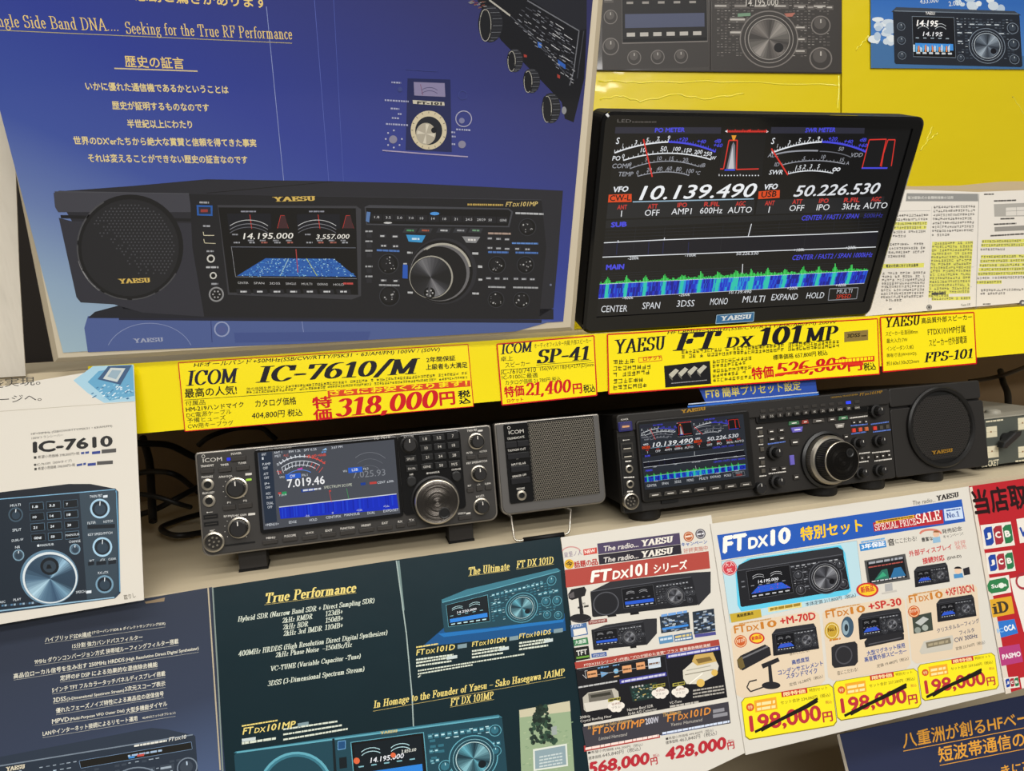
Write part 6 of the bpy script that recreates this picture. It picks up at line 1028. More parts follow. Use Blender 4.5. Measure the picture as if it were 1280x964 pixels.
def monitor():
    c = [MONP.at(*q) for q in ((753, 140), (1151, 145), (1090, 394), (727, 416))]
    u0 = (c[0][0] + c[3][0]) / 2; u1 = (c[1][0] + c[2][0]) / 2; v1 = (c[0][1] + c[1][1]) / 2; v0 = max(0.0, (c[2][1] + c[3][1]) / 2)
    r = root('large_screen', MONP, 'large black screen leaning forward above the rail, showing 10.139.490 over a blue band', 'screen')
    d = [MONP.at(*q) for q in ((768, 157), (1139, 159), (1078, 376), (744, 396))]
    a0 = (d[0][0] + d[3][0]) / 2; a1 = (d[1][0] + d[2][0]) / 2; b1 = (d[0][1] + d[1][1]) / 2; b0 = (d[2][1] + d[3][1]) / 2
    mb = MB(); mb.rbox(u0, u1, v0, v1, -.034, -.002, .010, MATTE)
    oo = rrect(u0, u1, v0, v1, .012, 6); ii = [(min(max(x, a0), a1), min(max(y, b0), b1)) for x, y in oo]; n = len(oo); mm = inset(oo, .0035)
    R4 = [(p + (-.003,)) for p in oo] + [(p + (.0018,)) for p in oo] + [(p + (.004,)) for p in mm] + [(p + (.004,)) for p in ii] + [(p + (-.001,)) for p in ii]
    mb.mesh(R4, [(k * n + i, k * n + (i + 1) % n, (k + 1) * n + (i + 1) % n, (k + 1) * n + i) for k in range(4) for i in range(n)], GLOSS)
    pr = Print(MONP, mb, .004); pr.crop(720, 130, .34375).lev(1); pr.text('LED', (150, 67), (200, 68), 12, '#6c6a68'); pr.greek((204, 68), (292, 68), 5, '#55524f', 2)
    mb.rbox(u0 + .03, u1 - .03, v0 + .02, v1 - .02, -.052, -.034, .02, MATTE)
    mb.build('housing', r)
    mb = MB(); mb.box(a0, a1, b0, b1, -.002, .0022, mat('#0c0c0d', .1, spec=.5, emit=.4))
    pr = Print(MONP, mb, .0022, glow(.92)); pr.crop(720, 130, .34375); dx_screen(pr)
    o = mb.build('display', r); o['label'] = 'lit display with meters, frequencies and a blue waterfall band'
    mb = MB(); pr = Print(MONP, mb, .0045); pr.crop(720, 130, .34375)
    q = [pr.uv(p) for p in ((512, 768), (648, 757), (645, 790), (508, 799))]; mb.prism(q, .004, .0046, mat('#2f6fa4', .3, coat=.4)); pr.l = .0046; pr.lev(1); pr.line([(512, 768), (648, 757), (645, 790), (508, 799)], 2.5, '#9fc0d4', True); pr.text('YAESU', (522, 789), (637, 781), 17, '#e4ecf0', serif=True, nib=(.13, .05))
    o = mb.build('brand_badge', r); o['label'] = 'small blue badge with white letters'
    # stand behind, reaching back and down to the shelf
    inv = MONP.m.inverted(); um = (u0 + u1) / 2
    def L(x, y, z): return tuple(inv @ Vector((x, y, z)))
    xm = MONP.o.x + um
    mb = MB(); P0 = MONP.m @ Vector((um, .12, -.05)); mb.tube([L(*P0), L(xm, P0.y + .06, P0.z - .02), L(xm, .985, UP_Z + .06), L(xm, .99, UP_Z + .012)], .014, MATTE, 10); mb.build('stand_arm', r)
    mb = MB(); n = 24; base = [(xm + .11 * math.cos(6.2832 * i / n), .99 + .07 * math.sin(6.2832 * i / n)) for i in range(n)]
    vs = [L(x, y, UP_Z + .001) for x, y in base] + [L(x, y, UP_Z + .012) for x, y in base]
    mb.mesh(vs, [tuple(range(n))[::-1], tuple(range(n, 2 * n))] + [(i, (i + 1) % n, n + (i + 1) % n, n + i) for i in range(n)], MATTE); mb.build('stand_base', r)
    return (a0, a1, b0, b1)
MON_RECT = monitor()
class MiniScreen(Print):
    """the same screen page carried onto a small display: rectangle of the large screen -> rectangle of the display"""
    def uv(s, q):
        a, b = MONP.at(720 + q[0] * .34375, 130 + q[1] * .34375, .0022); a0, a1, b0, b1 = MON_RECT; c0, c1, d0, d1 = s.rect_to
        return (c0 + (a - a0) / (a1 - a0) * (c1 - c0), d0 + (b - b0) / (b1 - b0) * (d1 - d0))

# ================================================================== radios on the shelf
CHAR = mat('#353331', .5, noise=(60, .3, '#2d2b29')); CHAR2 = mat('#2a2827', .5); RIM = mat('#8f8a82', .35, metal=.7); BLKG = mat('#0c0c0d', .12, spec=.5, coat=.4); KNB = mat('#141414', .38, spec=.5); KNB2 = mat('#1f1e1e', .45); SILV = mat('#b9b2a4', .28, metal=.9); BTN = mat('#33302d', .42); BTNB = mat('#171717', .4); HOLE = mat('#050505', .6); WHT = '#d0ccc4'; CASE = mat('#211f1e', .55, noise=(40, .3, '#191817'))
devink = lambda c: mat(c, .5)
def knob_mesh(r, h, kind='plain'):
    mb = MB()
    if kind in ('ring', 'ringdark'):                                # silver collar, black grip
        mb.lathe([(r * 1.22, 0), (r * 1.22, .0014), (r * 1.05, .002), (r, .002)], SILV if kind == 'ring' else KNB2, 32)
    mb.lathe([(r, 0), (r * .97, h * .9)], KNB, 36, ribs=1, rib=.07); mb.lathe([(r * .97, h * .9), (r * .82, h)], KNB, 36); mb.lathe([(r * .82, h), (0, h)], KNB2, 36, smooth=False)
    mb.mesh([(-r * .06, r * .35, h + 1e-4), (r * .06, r * .35, h + 1e-4), (r * .06, r * .85, h + 1e-4), (-r * .06, r * .85, h + 1e-4)], [(0, 1, 2, 3)], mat('#d8d4cc', .4))
    return mb
def concentric_mesh(r, h):                                          # low outer ring with a taller inner knob
    mb = MB(); mb.lathe([(r, 0), (r, h * .55)], KNB, 36, ribs=1, rib=.06); mb.lathe([(r, h * .55), (r * .7, h * .6)], KNB2, 36); mb.lathe([(r * .66, h * .55), (r * .62, h * 1.2)], KNB, 30, ribs=1, rib=.08); mb.lathe([(r * .62, h * 1.2), (r * .5, h * 1.3), (0, h * 1.3)], KNB2, 30)
    mb.mesh([(-r * .05, r * .15, h * 1.3 + 1e-4), (r * .05, r * .15, h * 1.3 + 1e-4), (r * .05, r * .52, h * 1.3 + 1e-4), (-r * .05, r * .52, h * 1.3 + 1e-4)], [(0, 1, 2, 3)], mat('#d8d4cc', .4)); return mb
def jack_mesh(r):
    mb = MB(); mb.lathe([(r, 0), (r, .0018), (r * .62, .0022), (r * .58, .0004)], SILV, 28); mb.lathe([(r * .58, .0004), (0, .0004)], HOLE, 24); return mb
def mic_mesh(r, h=.004):
    mb = MB(); mb.lathe([(r, 0), (r, h), (r * .84, h + .001), (r * .78, h * .35)], SILV, 32); mb.lathe([(r * .78, h * .35), (0, h * .35)], mat('#24211e', .5), 28)
    for i in range(8): a = i * 6.2832 / 7; q = r * .46 if i < 7 else 0; mb.lathe([(r * .10, h * .35), (r * .10, h * .8), (0, h * .8)], SILV, 10, (q * math.cos(a), q * math.sin(a)))
    return mb
def grooves(r, z, step=.00032):
    """the lathe marks of a turned face, cut as fine rings"""
    n = int(r / step); rr = random.Random(5); return [(r * (1 - k / n), z - (k % 2) * rr.uniform(.00002, .00008)) for k in range(n + 1)]
TURNED = mat('#55514d', .27, metal=1.0); TURNED2 = mat('#33312f', .27, metal=1.0)
def upright(mb): return mb.xform(lambda p: (p[0], p[2], -p[1]))      # lathe axis -> the panel's own up direction

# ------------------------------------------------------------------ radio with the ICOM badge
ICP = Plane((0.007, 0.821, CZ - 0.192), 6.6).moved(0, -.059, 0)
def level_foot(mb, r, P, u, back, tilt):
    p = P.m.inverted() @ Vector((P.o.x + u, P.o.y + back, SHELF_Z + .0004)); o = mb.build('foot', r, tuple(p)); o.rotation_euler = (math.radians(tilt), 0, 0); return o
def icom():
    P = ICP; W2 = .170; H = .118
    r = root('desktop_radio', P, 'grey desktop radio with a screen reading 7.019.46, leftmost on the shelf', 'radio')
    e5 = lambda x, y: (240 + x * .17637, 530 + y * .17637); e6 = lambda x, y: (440 + x * .17637, 530 + y * .17637); d3 = lambda x, y: (230 + x * .3125, 520 + y * .3125)
    at = lambda q, l=0.0: P.at(q[0], q[1], l)
    # case
    mb = MB(); mb.rbox(-W2 + .006, W2 - .006, .006, H - .004, -.235, -.010, .004, CASE); mb.build('case', r)
    mb = MB(); mb.rbox(-W2, W2, 0, H, -.012, -.002, .010, RIM, RIM, .0015, rt=.004); mb.rbox(-W2 + .0022, W2 - .0022, .0022, H - .0018, -.002, 0, .009, CHAR, CHAR, .0008, rt=.003)
    pr = Print(P, mb, .0, devink); T = pr.text; pr.lev(1)
    pr.crop(240, 530, .17637)
    T('ICOM', (78, 274), (213, 262), 28, WHT, bold=.0); pr.ring((80, 230), 11, 3, WHT, n=14)
    for t, a, b, h in (('POWER', (278, 222), (350, 214), 16), ('TRANSMIT', (62, 310), (156, 300), 16), ('TIMER', (202, 300), (262, 294), 15), ('TUNER', (328, 287), (386, 281), 15), ('PHONES', (68, 386), (148, 380), 15), ('ELEC-KEY', (76, 500), (160, 492), 15), ('MIC', (128, 768), (162, 765), 16), ('AF', (190, 384), (212, 382), 15), ('RF/SQL', (214, 384), (290, 376), 15), ('P1', (250, 566), (274, 564), 14), ('P2', (364, 552), (390, 550), 14), ('RF PWR', (226, 664), (300, 658), 15), ('MIC GAIN', (304, 658), (386, 650), 15)): T(t, a, b, h, WHT, bold=.02)
    pr.poly([(378, 350), (424, 346), (424, 362), (378, 366)], WHT); pr.poly([(398, 634), (448, 629), (448, 645), (398, 650)], WHT); pr.line([(104, 628), (146, 624)], 3, WHT); pr.disc((108, 628), 5, WHT, n=8)
    for (cx, cy, rr_) in ((310, 460, 84), (325, 743, 88)):
        for k in range(11): a = math.radians(-130 + 26 * k + 90); pr.disc((cx - 6 + rr_ * math.cos(a), cy - rr_ * math.sin(a)), 3, WHT, n=6)
    pr.crop(440, 530, .17637)
    for t, a, b, h in (('TWIN PBT', (816, 58), (888, 50), 16), ('FILTER', (812, 214), (856, 209), 14), ('NOTCH', (906, 204), (956, 198), 14), ('KEY SPEED/PITCH', (812, 288), (958, 268), 15), ('RIT', (822, 446), (846, 443), 13), ('⊿TX', (886, 438), (910, 435), 13), ('CLEAR', (942, 432), (984, 426), 13), ('RX/⊿TX', (880, 524), (938, 514), 15), ('SPEECH', (752, 644), (806, 637), 14)): T(t, a, b, h, WHT, bold=.02)
    pr.poly([(892, 44), (926, 40), (926, 52), (892, 56)], WHT); pr.poly([(810, 630), (840, 626), (840, 638), (810, 642)], WHT)
    pr.crop(230, 520, .3125)
    for t, x, y, wd in (('MENU', 329, 494, 36), ('M.SCOPE', 402, 486, 46), ('QUICK', 486, 474, 34), ('EXIT', 566, 464, 28), ('FUNCTION', 626, 456, 56), ('PRESET', 710, 444, 38), ('EXT', 792, 434, 24), ('RX', 856, 428, 18), ('TX', 900, 422, 22)): T(t, (x, y), (x + wd, y - wd * .1), 9, WHT, bold=.02)
    mb.build('front_panel', r)
    # glossy bezel and lit display
    q = [at(e5(446, 186)), at(e6(340, 84)), at(e6(352, 660)), at(e5(482, 782))]
    u0 = (q[0][0] + q[3][0]) / 2; v1 = q[0][1]; v0 = (q[2][1] + q[3][1]) / 2; u1 = at(e6(345, 400))[0]
    mb = MB(); mb.rbox(u0, u1, v0, H - .003, 0, .0022, .004, BLKG, BLKG, .0006)
    pr = Print(P, mb, .0022, devink).crop(240, 530, .17637).lev(1); pr.text('HF/50MHz TRANSCEIVER', (486, 190), (706, 170), 13, '#9a968e', bold=.01); pr.crop(440, 530, .17637); pr.text('IC-7610', (160, 112), (272, 100), 18, '#a8a49c', bold=.03)
    mb.build('screen_bezel', r)
    c = [at(p, .0022) for p in ((322.5, 566), (493, 549.5), (500, 643), (329, 661))]
    a0 = (c[0][0] + c[3][0]) / 2; a1 = (c[1][0] + c[2][0]) / 2; b1 = (c[0][1] + c[1][1]) / 2; b0 = (c[2][1] + c[3][1]) / 2
    mb = MB(); mb.box(a0, a1, b0, b1, .001, .0026, mat('#383b42', .10, spec=.5, emit=.6))
    pr = Print(P, mb, .0026, glow(.85)).crop(230, 520, .3125); T = pr.text; W = '#e4e8ee'
    pr.lev(1).poly([(297, 148), (352, 143), (372, 424), (324, 430)], '#2c3646'); pr.lev(2)
    for i, t in enumerate(('ANT', '1', 'P.AMP', 'OFF', 'ATT', 'OFF', 'IP+', 'OFF', 'AGC', 'SLOW', 'DUAL', 'OFF')): x = 310 + i * 2.2; y = 160 + i * 19.5 - (i % 2) * 4; T(t, (x, y), (x + 6.4 * len(t), y - .6 * len(t)), 10, W)
    T('ANT 1', (360, 152), (392, 149), 9, W); T('MET', (364, 166), (388, 164), 9, W); T('ALC', (398, 163), (418, 161), 9, '#d86a5c'); T('BW 1.2k', (420, 148), (466, 143), 9, W); T('SFT 0.25', (480, 142), (530, 137), 9, W); T('3:57 PM', (590, 132), (634, 127), 9, W); pr.poly([(552, 138), (568, 127), (572, 137)], '#9cc4e8'); pr.greek((550, 148), (568, 146), 5, '#6c9cd8')
    def arcs(cx, cy, rx, ry, a0_, a1_, wd, c, n=16): pr.ring((cx, cy), rx, wd, c, ry, n, a0_, a1_)
    arcs(474, 246, 118, 84, 74, 140, 4, W); arcs(474, 246, 118, 84, 40, 74, 4, '#e0584c'); arcs(474, 262, 112, 82, 52, 138, 2.5, W); arcs(470, 280, 100, 84, 56, 134, 2.5, W); arcs(468, 300, 84, 84, 62, 130, 3, '#5c8ce0')
    for k in range(12): a = math.radians(138 - k * 8.6); c_ = '#e0584c' if k > 6 else W; pr.line([(474 + 112 * math.cos(a), 246 - 80 * math.sin(a)), (474 + 126 * math.cos(a), 246 - 92 * math.sin(a))], 3.5, c_); pr.line([(470 + 96 * math.cos(a), 280 - 78 * math.sin(a)), (474 + 112 * math.cos(a), 262 - 82 * math.sin(a))], 2, W if k < 8 else '#e0584c')
    T('S', (372, 200), (382, 198), 10, W); T('+20 +40 +60dB', (486, 168), (568, 160), 11, '#e0584c', bold=.02); T('Id', (404, 216), (416, 215), 8, W); pr.poly([(452, 218), (474, 213), (474, 206), (454, 211)], '#d04ca8'); pr.line([(374, 216), (380, 236)], 2, W)
    T('TX', (372, 234), (392, 231), 13, '#d8504c', bold=.03); pr.poly([(405, 234), (466, 228), (468, 248), (407, 254)], '#2c62d4'); pr.lev(3); T('CW', (424, 248), (446, 245), 12, W, bold=.02); pr.lev(2); T('VFO', (382, 250), (402, 248), 8, W); T('FIL1', (472, 242), (494, 240), 9, W)
    T('7.019.46', (414, 288), (564, 272), 34, '#ffffff', bold=.015)
    arcs(744, 250, 96, 104, 50, 128, 2, '#7c7f86'); arcs(744, 270, 86, 98, 54, 126, 1.6, '#70737a'); arcs(742, 290, 72, 92, 58, 122, 1.6, '#70737a')
    pr.poly([(656, 208), (712, 203), (714, 224), (658, 229)], '#2c62d4'); pr.lev(3); T('LSB', (672, 222), (696, 219), 11, W, bold=.02); pr.lev(2); T('VFO', (636, 226), (652, 224), 8, W); T('FIL2', (718, 216), (738, 214), 8, W); T('7.025.93', (676, 250), (806, 238), 26, '#8a8d94')
    pr.poly([(468, 294), (522, 288), (523, 300), (470, 306)], '#22449c'); pr.lev(3).greek((476, 302), (548, 294), 7, W, 3); pr.lev(2); T('SPECTRUM SCOPE', (560, 292), (672, 280), 11, '#d8dcc8'); pr.poly([(706, 268), (726, 266), (727, 276), (707, 278)], '#22449c'); pr.poly([(742, 265), (770, 262), (771, 271), (743, 274)], '#c84a44'); T('CENT', (774, 272), (806, 268), 9, W); T('±50k', (812, 268), (840, 264), 9, W)
    pr.poly([(376, 306), (388, 305), (389, 313), (377, 314)], '#c84a44'); pr.poly([(392, 304), (410, 302), (411, 316), (393, 318)], '#2c9c5c'); T('7.019', (380, 322), (410, 319), 8, W)
    pr.line([(580, 298), (590, 345)], 2, '#c84a44'); pr.line([(650, 290), (660, 336)], 2, '#4c9c5c'); pr.disc((585, 300), 4, '#c84a44', n=8)
    pr.lev(1).poly([(380, 366), (850, 313), (858, 372), (386, 412)], '#1c34c8'); pr.lev(2).line([(380, 365), (850, 312)], 3.5, W)
    for a in range(46): u = random.Random(a).random(); x = 384 + 464 * u; y = 368 - 53 * u; pr.lev(2).poly([(x, y), (x + 5, y - .5), (x + 8, y + 40), (x + 3, y + 42)], ('#2038d4', '#2448d8', '#1a2cb4')[a % 3])
    for t, x, y in (('-25', 484, 405), ('0', 592, 392), ('+25k', 690, 382), ('+50k', 798, 366)): T(t, (x, y), (x + 6 * len(t), y - .6 * len(t)), 8, W)
    for t, x, y in (('<MENU1>', 326, 442), ('EDGE', 420, 431), ('HOLD', 502, 422), ('CENT/FIX', 568, 412), ('MAIN/SUB', 642, 402), ('DUAL', 734, 394), ('EXPD/SET', 798, 386)): T(t, (x, y), (x + 7.6 * len(t), y - .8 * len(t)), 10, W)
    o = mb.build('display', r); o['label'] = 'lit display reading 7.019.46'
    # keypad field
    q0 = at(e6(318, 80)); q1 = at(e6(772, 40)); q2 = at(e6(800, 610)); v0k = at(e6(700, 612))[1]
    mb = MB(); mb.rbox(u1 + .0006, (q1[0] + q2[0]) / 2, v0k, H - .0028, 0, .0016, .005, BLKG, BLKG, .0006)
    pr = Print(P, mb, .0016, devink).crop(440, 530, .17637).lev(1); T = pr.text
    for t, a, b, h in (('MULTI', (370, 104), (434, 96), 15), ('●MAIN/SUB', (528, 358), (620, 346), 14), ('CHANGE', (706, 332), (772, 324), 13), ('NR', (410, 366), (436, 363), 13)): T(t, a, b, h, WHT, bold=.02)
    mb.build('keypad_panel', r)
    # buttons
    def button(q, wpx, hpx, sc, m=BTN, h=.0022, txt=None, base=0.0, rad=.0008, name='button'):
        u, v = at(q, base); k = P.at(q[0] + 1, q[1], base)[0] - u; w_ = wpx * sc * k / 2; h_ = hpx * sc * k / 2
        mb = MB(); mb.rbox(-w_, w_, -h_, h_, 0, h, min(rad, h_ * .5), m, m, .0004)
        if txt:
            vs, fs = sans(txt, 0.0, 2); x0 = min(a[0] for a in vs); x1 = max(a[0] for a in vs); y0 = min(a[1] for a in vs); y1 = max(a[1] for a in vs); s_ = min(w_ * 1.3 / (x1 - x0), h_ * .9 / (y1 - y0))
            mb.mesh([((a - (x0 + x1) / 2) * s_, (b - (y0 + y1) / 2) * s_, h + 8e-5) for a, b in vs], fs, mat('#c9c5bd', .5))
        return mb.build(name, r, (u, v, base))
    K = .17637
    button(e5(330, 245), 108, 34, K); button(e5(110, 333), 92, 34, K); button(e5(236, 323), 92, 34, K); button(e5(361, 312), 92, 34, K); button(e5(266, 592), 92, 36, K); button(e5(378, 578), 98, 36, K)
    for x, y in ((345, 503), (425, 492), (503, 485), (578, 474), (655, 465), (730, 455), (803, 447)): button(d3(x, y), 60, 17, .3125)
    button(d3(866, 437), 36, 16, .3125); button(d3(911, 431), 36, 16, .3125)
    button(e6(845, 236), 62, 28, K); button(e6(925, 226), 66, 28, K); button(e6(838, 468), 46, 30, K); button(e6(903, 458), 46, 30, K); button(e6(966, 450), 46, 30, K); button(e6(800, 662), 92, 28, K)
    for (x, y), t in zip(((515, 105), (613, 97), (712, 85), (524, 170), (620, 160), (717, 150), (532, 235), (625, 228), (722, 220), (530, 302), (630, 292), (724, 284), (414, 247), (424, 315)), ('1.8', '3.5', '7', '10', '14', '18', '21', '24', '28', 'GENE', '50', 'M/S', 'SPLIT', 'DUAL')): button(e6(x, y), 84, 44, K, BTNB, .0026, t, .0016, name='band_key')
    for x, y in ((422, 408), (740, 372)):
        u, v = at(e6(x, y), .0016); mb = MB(); rr_ = .0062; mb.lathe([(rr_, 0), (rr_, .002), (rr_ * .8, .0028), (0, .0028)], KNB, 24); mb.build('round_button', r, (u, v, .0016))
    # lamps
    for q, c, w_ in ((e5(260, 250), '#2a3ae0', .0020), (e5(403, 395), '#a8d84c', .0030)):
        u, v = at(q); mb = MB(); mb.rbox(-w_, w_, -.0018 if w_ < .0025 else -.0012, .0018 if w_ < .0025 else .0012, 0, .0008, .0008, mat(c, .3, emit=1.0)); o = mb.build('indicator_lamp', r, (u, v, 0)); o['label'] = ('blue' if c[1] == '2' else 'green') + ' lit indicator lamp'
    # knobs
    kn = knob_mesh(.0098, .011, 'ring').data('knob'); ks = knob_mesh(.0082, .012, 'ring').data('knob')
    for q in (e5(310, 460), e5(328, 743)): u, v = at(q, .008); place('knob', kn, r, (u, v, 0))
    for q in (e6(890, 125), e6(908, 356), e6(926, 590)): u, v = at(q, .009); place('knob', ks, r, (u, v, 0))
    u, v = at(e6(408, 150), .009); place('knob', knob_mesh(.0085, .012, 'ringdark').data('knob'), r, (u, v, .0016))
    # main dial
    u, v = at(e6(605, 553), .020); R_ = .0265; mb = MB()
    mb.lathe([(R_ * 1.10, 0), (R_ * 1.10, .003), (R_ * 1.02, .004)], KNB2, 64); mb.lathe([(R_, .003), (R_, .0185)], mat('#3c3a37', .35, metal=.6), 120, ribs=1, rib=.02); mb.lathe([(R_, .0185), (R_ * .965, .020), (R_ * .93, .0202)], SILV, 64); mb.lathe(grooves(R_ * .93, .0202), TURNED, 96)
    d = mb.build('main_dial', r, (u, v, 0)); mb = MB(); mb.lathe([(.0068, .0203), (.0068, .0209), (.0058, .0210), (.0048, .0204), (0, .0204, HOLE)], KNB, 28); mb.build('finger_dimple', d, (at(e6(655, 632), .020)[0] - u, at(e6(655, 632), .020)[1] - v, 0))
    # sockets
    jm = jack_mesh(.0066).data('headphone_jack')
    for q in (e5(113, 430), e5(123, 545)): u, v = at(q); place('headphone_jack', jm, r, (u, v, 0))
    for q in (e5(133, 657), e5(137, 708)): u, v = at(q); mb = MB(); mb.box(-.0075, .0075, -.0024, .0024, 0, .0006, HOLE); mb.box(-.006, .006, -.0005, .0005, .0006, .0012, BTN); mb.build('usb_port', r, (u, v, 0))
    u, v = at(e5(155, 838), .003); mic = mic_mesh(.0112).build('microphone_socket', r, (u, v, 0)); mic['label'] = 'silver round microphone socket'
    u, v = at(e5(342, 850)); mb = MB(); mb.box(-.016, .016, -.0009, .0009, 0, .0005, HOLE); mb.build('card_slot', r, (u, v, 0))
    # feet
    for p, q in (((313, 705), -1), ((581, 680), 1)):
        u = P.at(*p)[0]; mb = MB(); mb.box(-.0155, .0155, .002, .033, -.013, .013, CHAR2, None, .001); mb.box(-.0162, .0162, 0, .0022, -.014, .014, HOLE); level_foot(mb, r, P, u, .033, 6.6)
    for u in (-.12, .12): mb = MB(); mb.box(-.012, .012, -.0005, .006, -.225, -.205, HOLE); mb.build('rear_foot', r, (u, 0, 0))
icom()

# ------------------------------------------------------------------ square speaker with the ICOM badge
SPP = Plane((0.235, 0.822, CZ - 0.262 + .012), 7.0)
def sp41():
    P = SPP; c = [P.at(*q) for q in ((617, 529), (748, 518), (760, 629), (628, 645))]
    u0 = (c[0][0] + c[3][0]) / 2; u1 = (c[1][0] + c[2][0]) / 2; v1 = (c[0][1] + c[1][1]) / 2; v0 = (c[2][1] + c[3][1]) / 2
    r = root('desk_speaker', P, 'square grey desk speaker with a black mesh front on a wire stand, between two radios', 'speaker'); d4 = lambda x, y: (600 + x * .20747, 490 + y * .20747)
    mb = MB(); mb.rbox(u0 + .003, u1 - .003, v0 + .006, v1 - .002, -.17, -.010, .006, CASE); mb.build('case', r)
    mb = MB(); mb.rbox(u0, u1, v0, v1, -.012, -.0015, .010, RIM, RIM, .0015, rt=.003); mb.rbox(u0 + .002, u1 - .002, v0 + .002, v1 - .002, -.0015, 0, .009, mat('#565452', .5), None, .0008, rt=.002); mb.build('front_frame', r)
    f = [P.at(*d4(*q)) for q in ((132, 196), (680, 142), (722, 610), (186, 675))]; a0 = (f[0][0] + f[3][0]) / 2; a1 = (f[1][0] + f[2][0]) / 2; b1 = (f[0][1] + f[1][1]) / 2; b0 = (f[2][1] + f[3][1]) / 2; gx = P.at(*d4(305, 420))[0]
    mb = MB(); mb.rbox(a0, gx, b0, b1, 0, .0015, .003, BLKG, BLKG, .0005); pr = Print(P, mb, .0015, devink).crop(600, 490, .20747).lev(1); T = pr.text
    T('ICOM', (174, 256), (264, 246), 22, WHT); pr.ring((174, 216), 8, 2.5, WHT, n=14)
    for t, a, b in (('TX/INDICATE', (164, 290), (268, 276)), ('TX/MON CUT', (168, 362), (276, 348)), ('INPUT SEL A/B', (190, 446), (276, 434)), ('SPEAKER OFF', (196, 518), (280, 504)), ('PHONES', (222, 592), (270, 586))): T(t, a, b, 13, WHT, bold=.01)
    for x, y in ((218, 322), (224, 398)): pr.poly([(x - 7, y + 8), (x + 7, y + 7), (x, y - 10)], WHT)
    mb.build('control_strip', r)
    for x, y, w_ in ((188, 318, 52), (258, 310, 52), (200, 388, 52), (262, 380, 52), (240, 462, 84), (244, 534, 88)):
        u, v = P.at(*d4(x, y), .0015); k = .00028; mb = MB(); mb.rbox(-w_ * k / 2, w_ * k / 2, -.0036, .0036, 0, .0018, .001, mat('#151518', .4), None, .0004); mb.build('button', r, (u, v, .0015))
    u, v = P.at(*d4(250, 623), .0015); jack_mesh(.0062).build('headphone_jack', r, (u, v, .0015))
    # mesh grille: hexagonal wires over the dark cone
    mb = MB(); mb.box(gx, a1, b0, b1, -.0004, .0003, HOLE); s = .0029; WIRE = mat('#807a6e', .4, metal=.3); rows = int((b1 - b0) / (s * .87)); cols = int((a1 - gx) / s); t = .79
    for j in range(rows + 1):
        for i in range(cols + 1):
            cx = gx + s * (i + .5 + .5 * (j % 2)); cy = b0 + s * .87 * (j + .5)
            if cx > a1 - s * .4 or cy > b1 - s * .3: continue
            o = [(cx + s * .577 * math.sin(k * math.pi / 3), cy + s * .577 * math.cos(k * math.pi / 3)) for k in range(6)]; q = [(cx + (x - cx) * t, cy + (y - cy) * t) for x, y in o]
            mb.mesh([p + (.0013,) for p in o] + [p + (.0013,) for p in q] + [p + (.0004,) for p in q], [(k, 6 + k, 6 + (k + 1) % 6, (k + 1) % 6) for k in range(6)] + [(6 + k, 12 + k, 12 + (k + 1) % 6, 6 + (k + 1) % 6) for k in range(6)], WIRE)
    mb.build('mesh_grille', r)
    # wire stand
    inv = P.m.inverted(); L = lambda q, y: inv @ ray_point(*q, y)
    k1, k2 = d4(188, 752), d4(548, 712); b1_, b2_ = d4(205, 836), d4(535, 790)
    z0 = SHELF_Z + .0035
    pA = L(k1, .812); pD = L(k2, .812); pB = inv @ Vector((ray_point(*b1_, .80).x, .8005, z0)); pC = inv @ Vector((ray_point(*b2_, .80).x, .8005, z0))
    def rnd(a, b, c, f=.006): a, b, c = Vector(a), Vector(b), Vector(c); p, q = b + (a - b).normalized() * f, b + (c - b).normalized() * f; return [tuple((1 - t) ** 2 * p + 2 * t * (1 - t) * b + t * t * q) for t in (0, .25, .5, .75, 1)]
    back = Vector((0, 0, -.05))
    mb = MB(); mb.tube([tuple(pA + back), tuple(pA)] + rnd(pA, pB, pC) + rnd(pB, pC, pD) + [tuple(pD), tuple(pD + back)], .0014, SILV, 8); st = mb.build('wire_stand', r)
    mb = MB(); mb.tube([tuple(pB.lerp(pC, .16)), tuple(pB.lerp(pC, .9))], .0033, HOLE, 10); o = mb.build('rubber_sleeve', st); o['label'] = 'black rubber sleeve on the wire'
    for u in (u0 + .02, u1 - .02): mb = MB(); mb.box(-.006, .006, SHELF_Z - 0, SHELF_Z + 1, 0, 1, HOLE) if 0 else None; q = inv @ Vector((P.o.x + u, .965, SHELF_Z + .0014)); mb.box(-.006, .006, 0, max(.004, v0 + .008 - q.y), -.006, .006, HOLE); mb.build('rear_foot', r, tuple(q))
sp41()

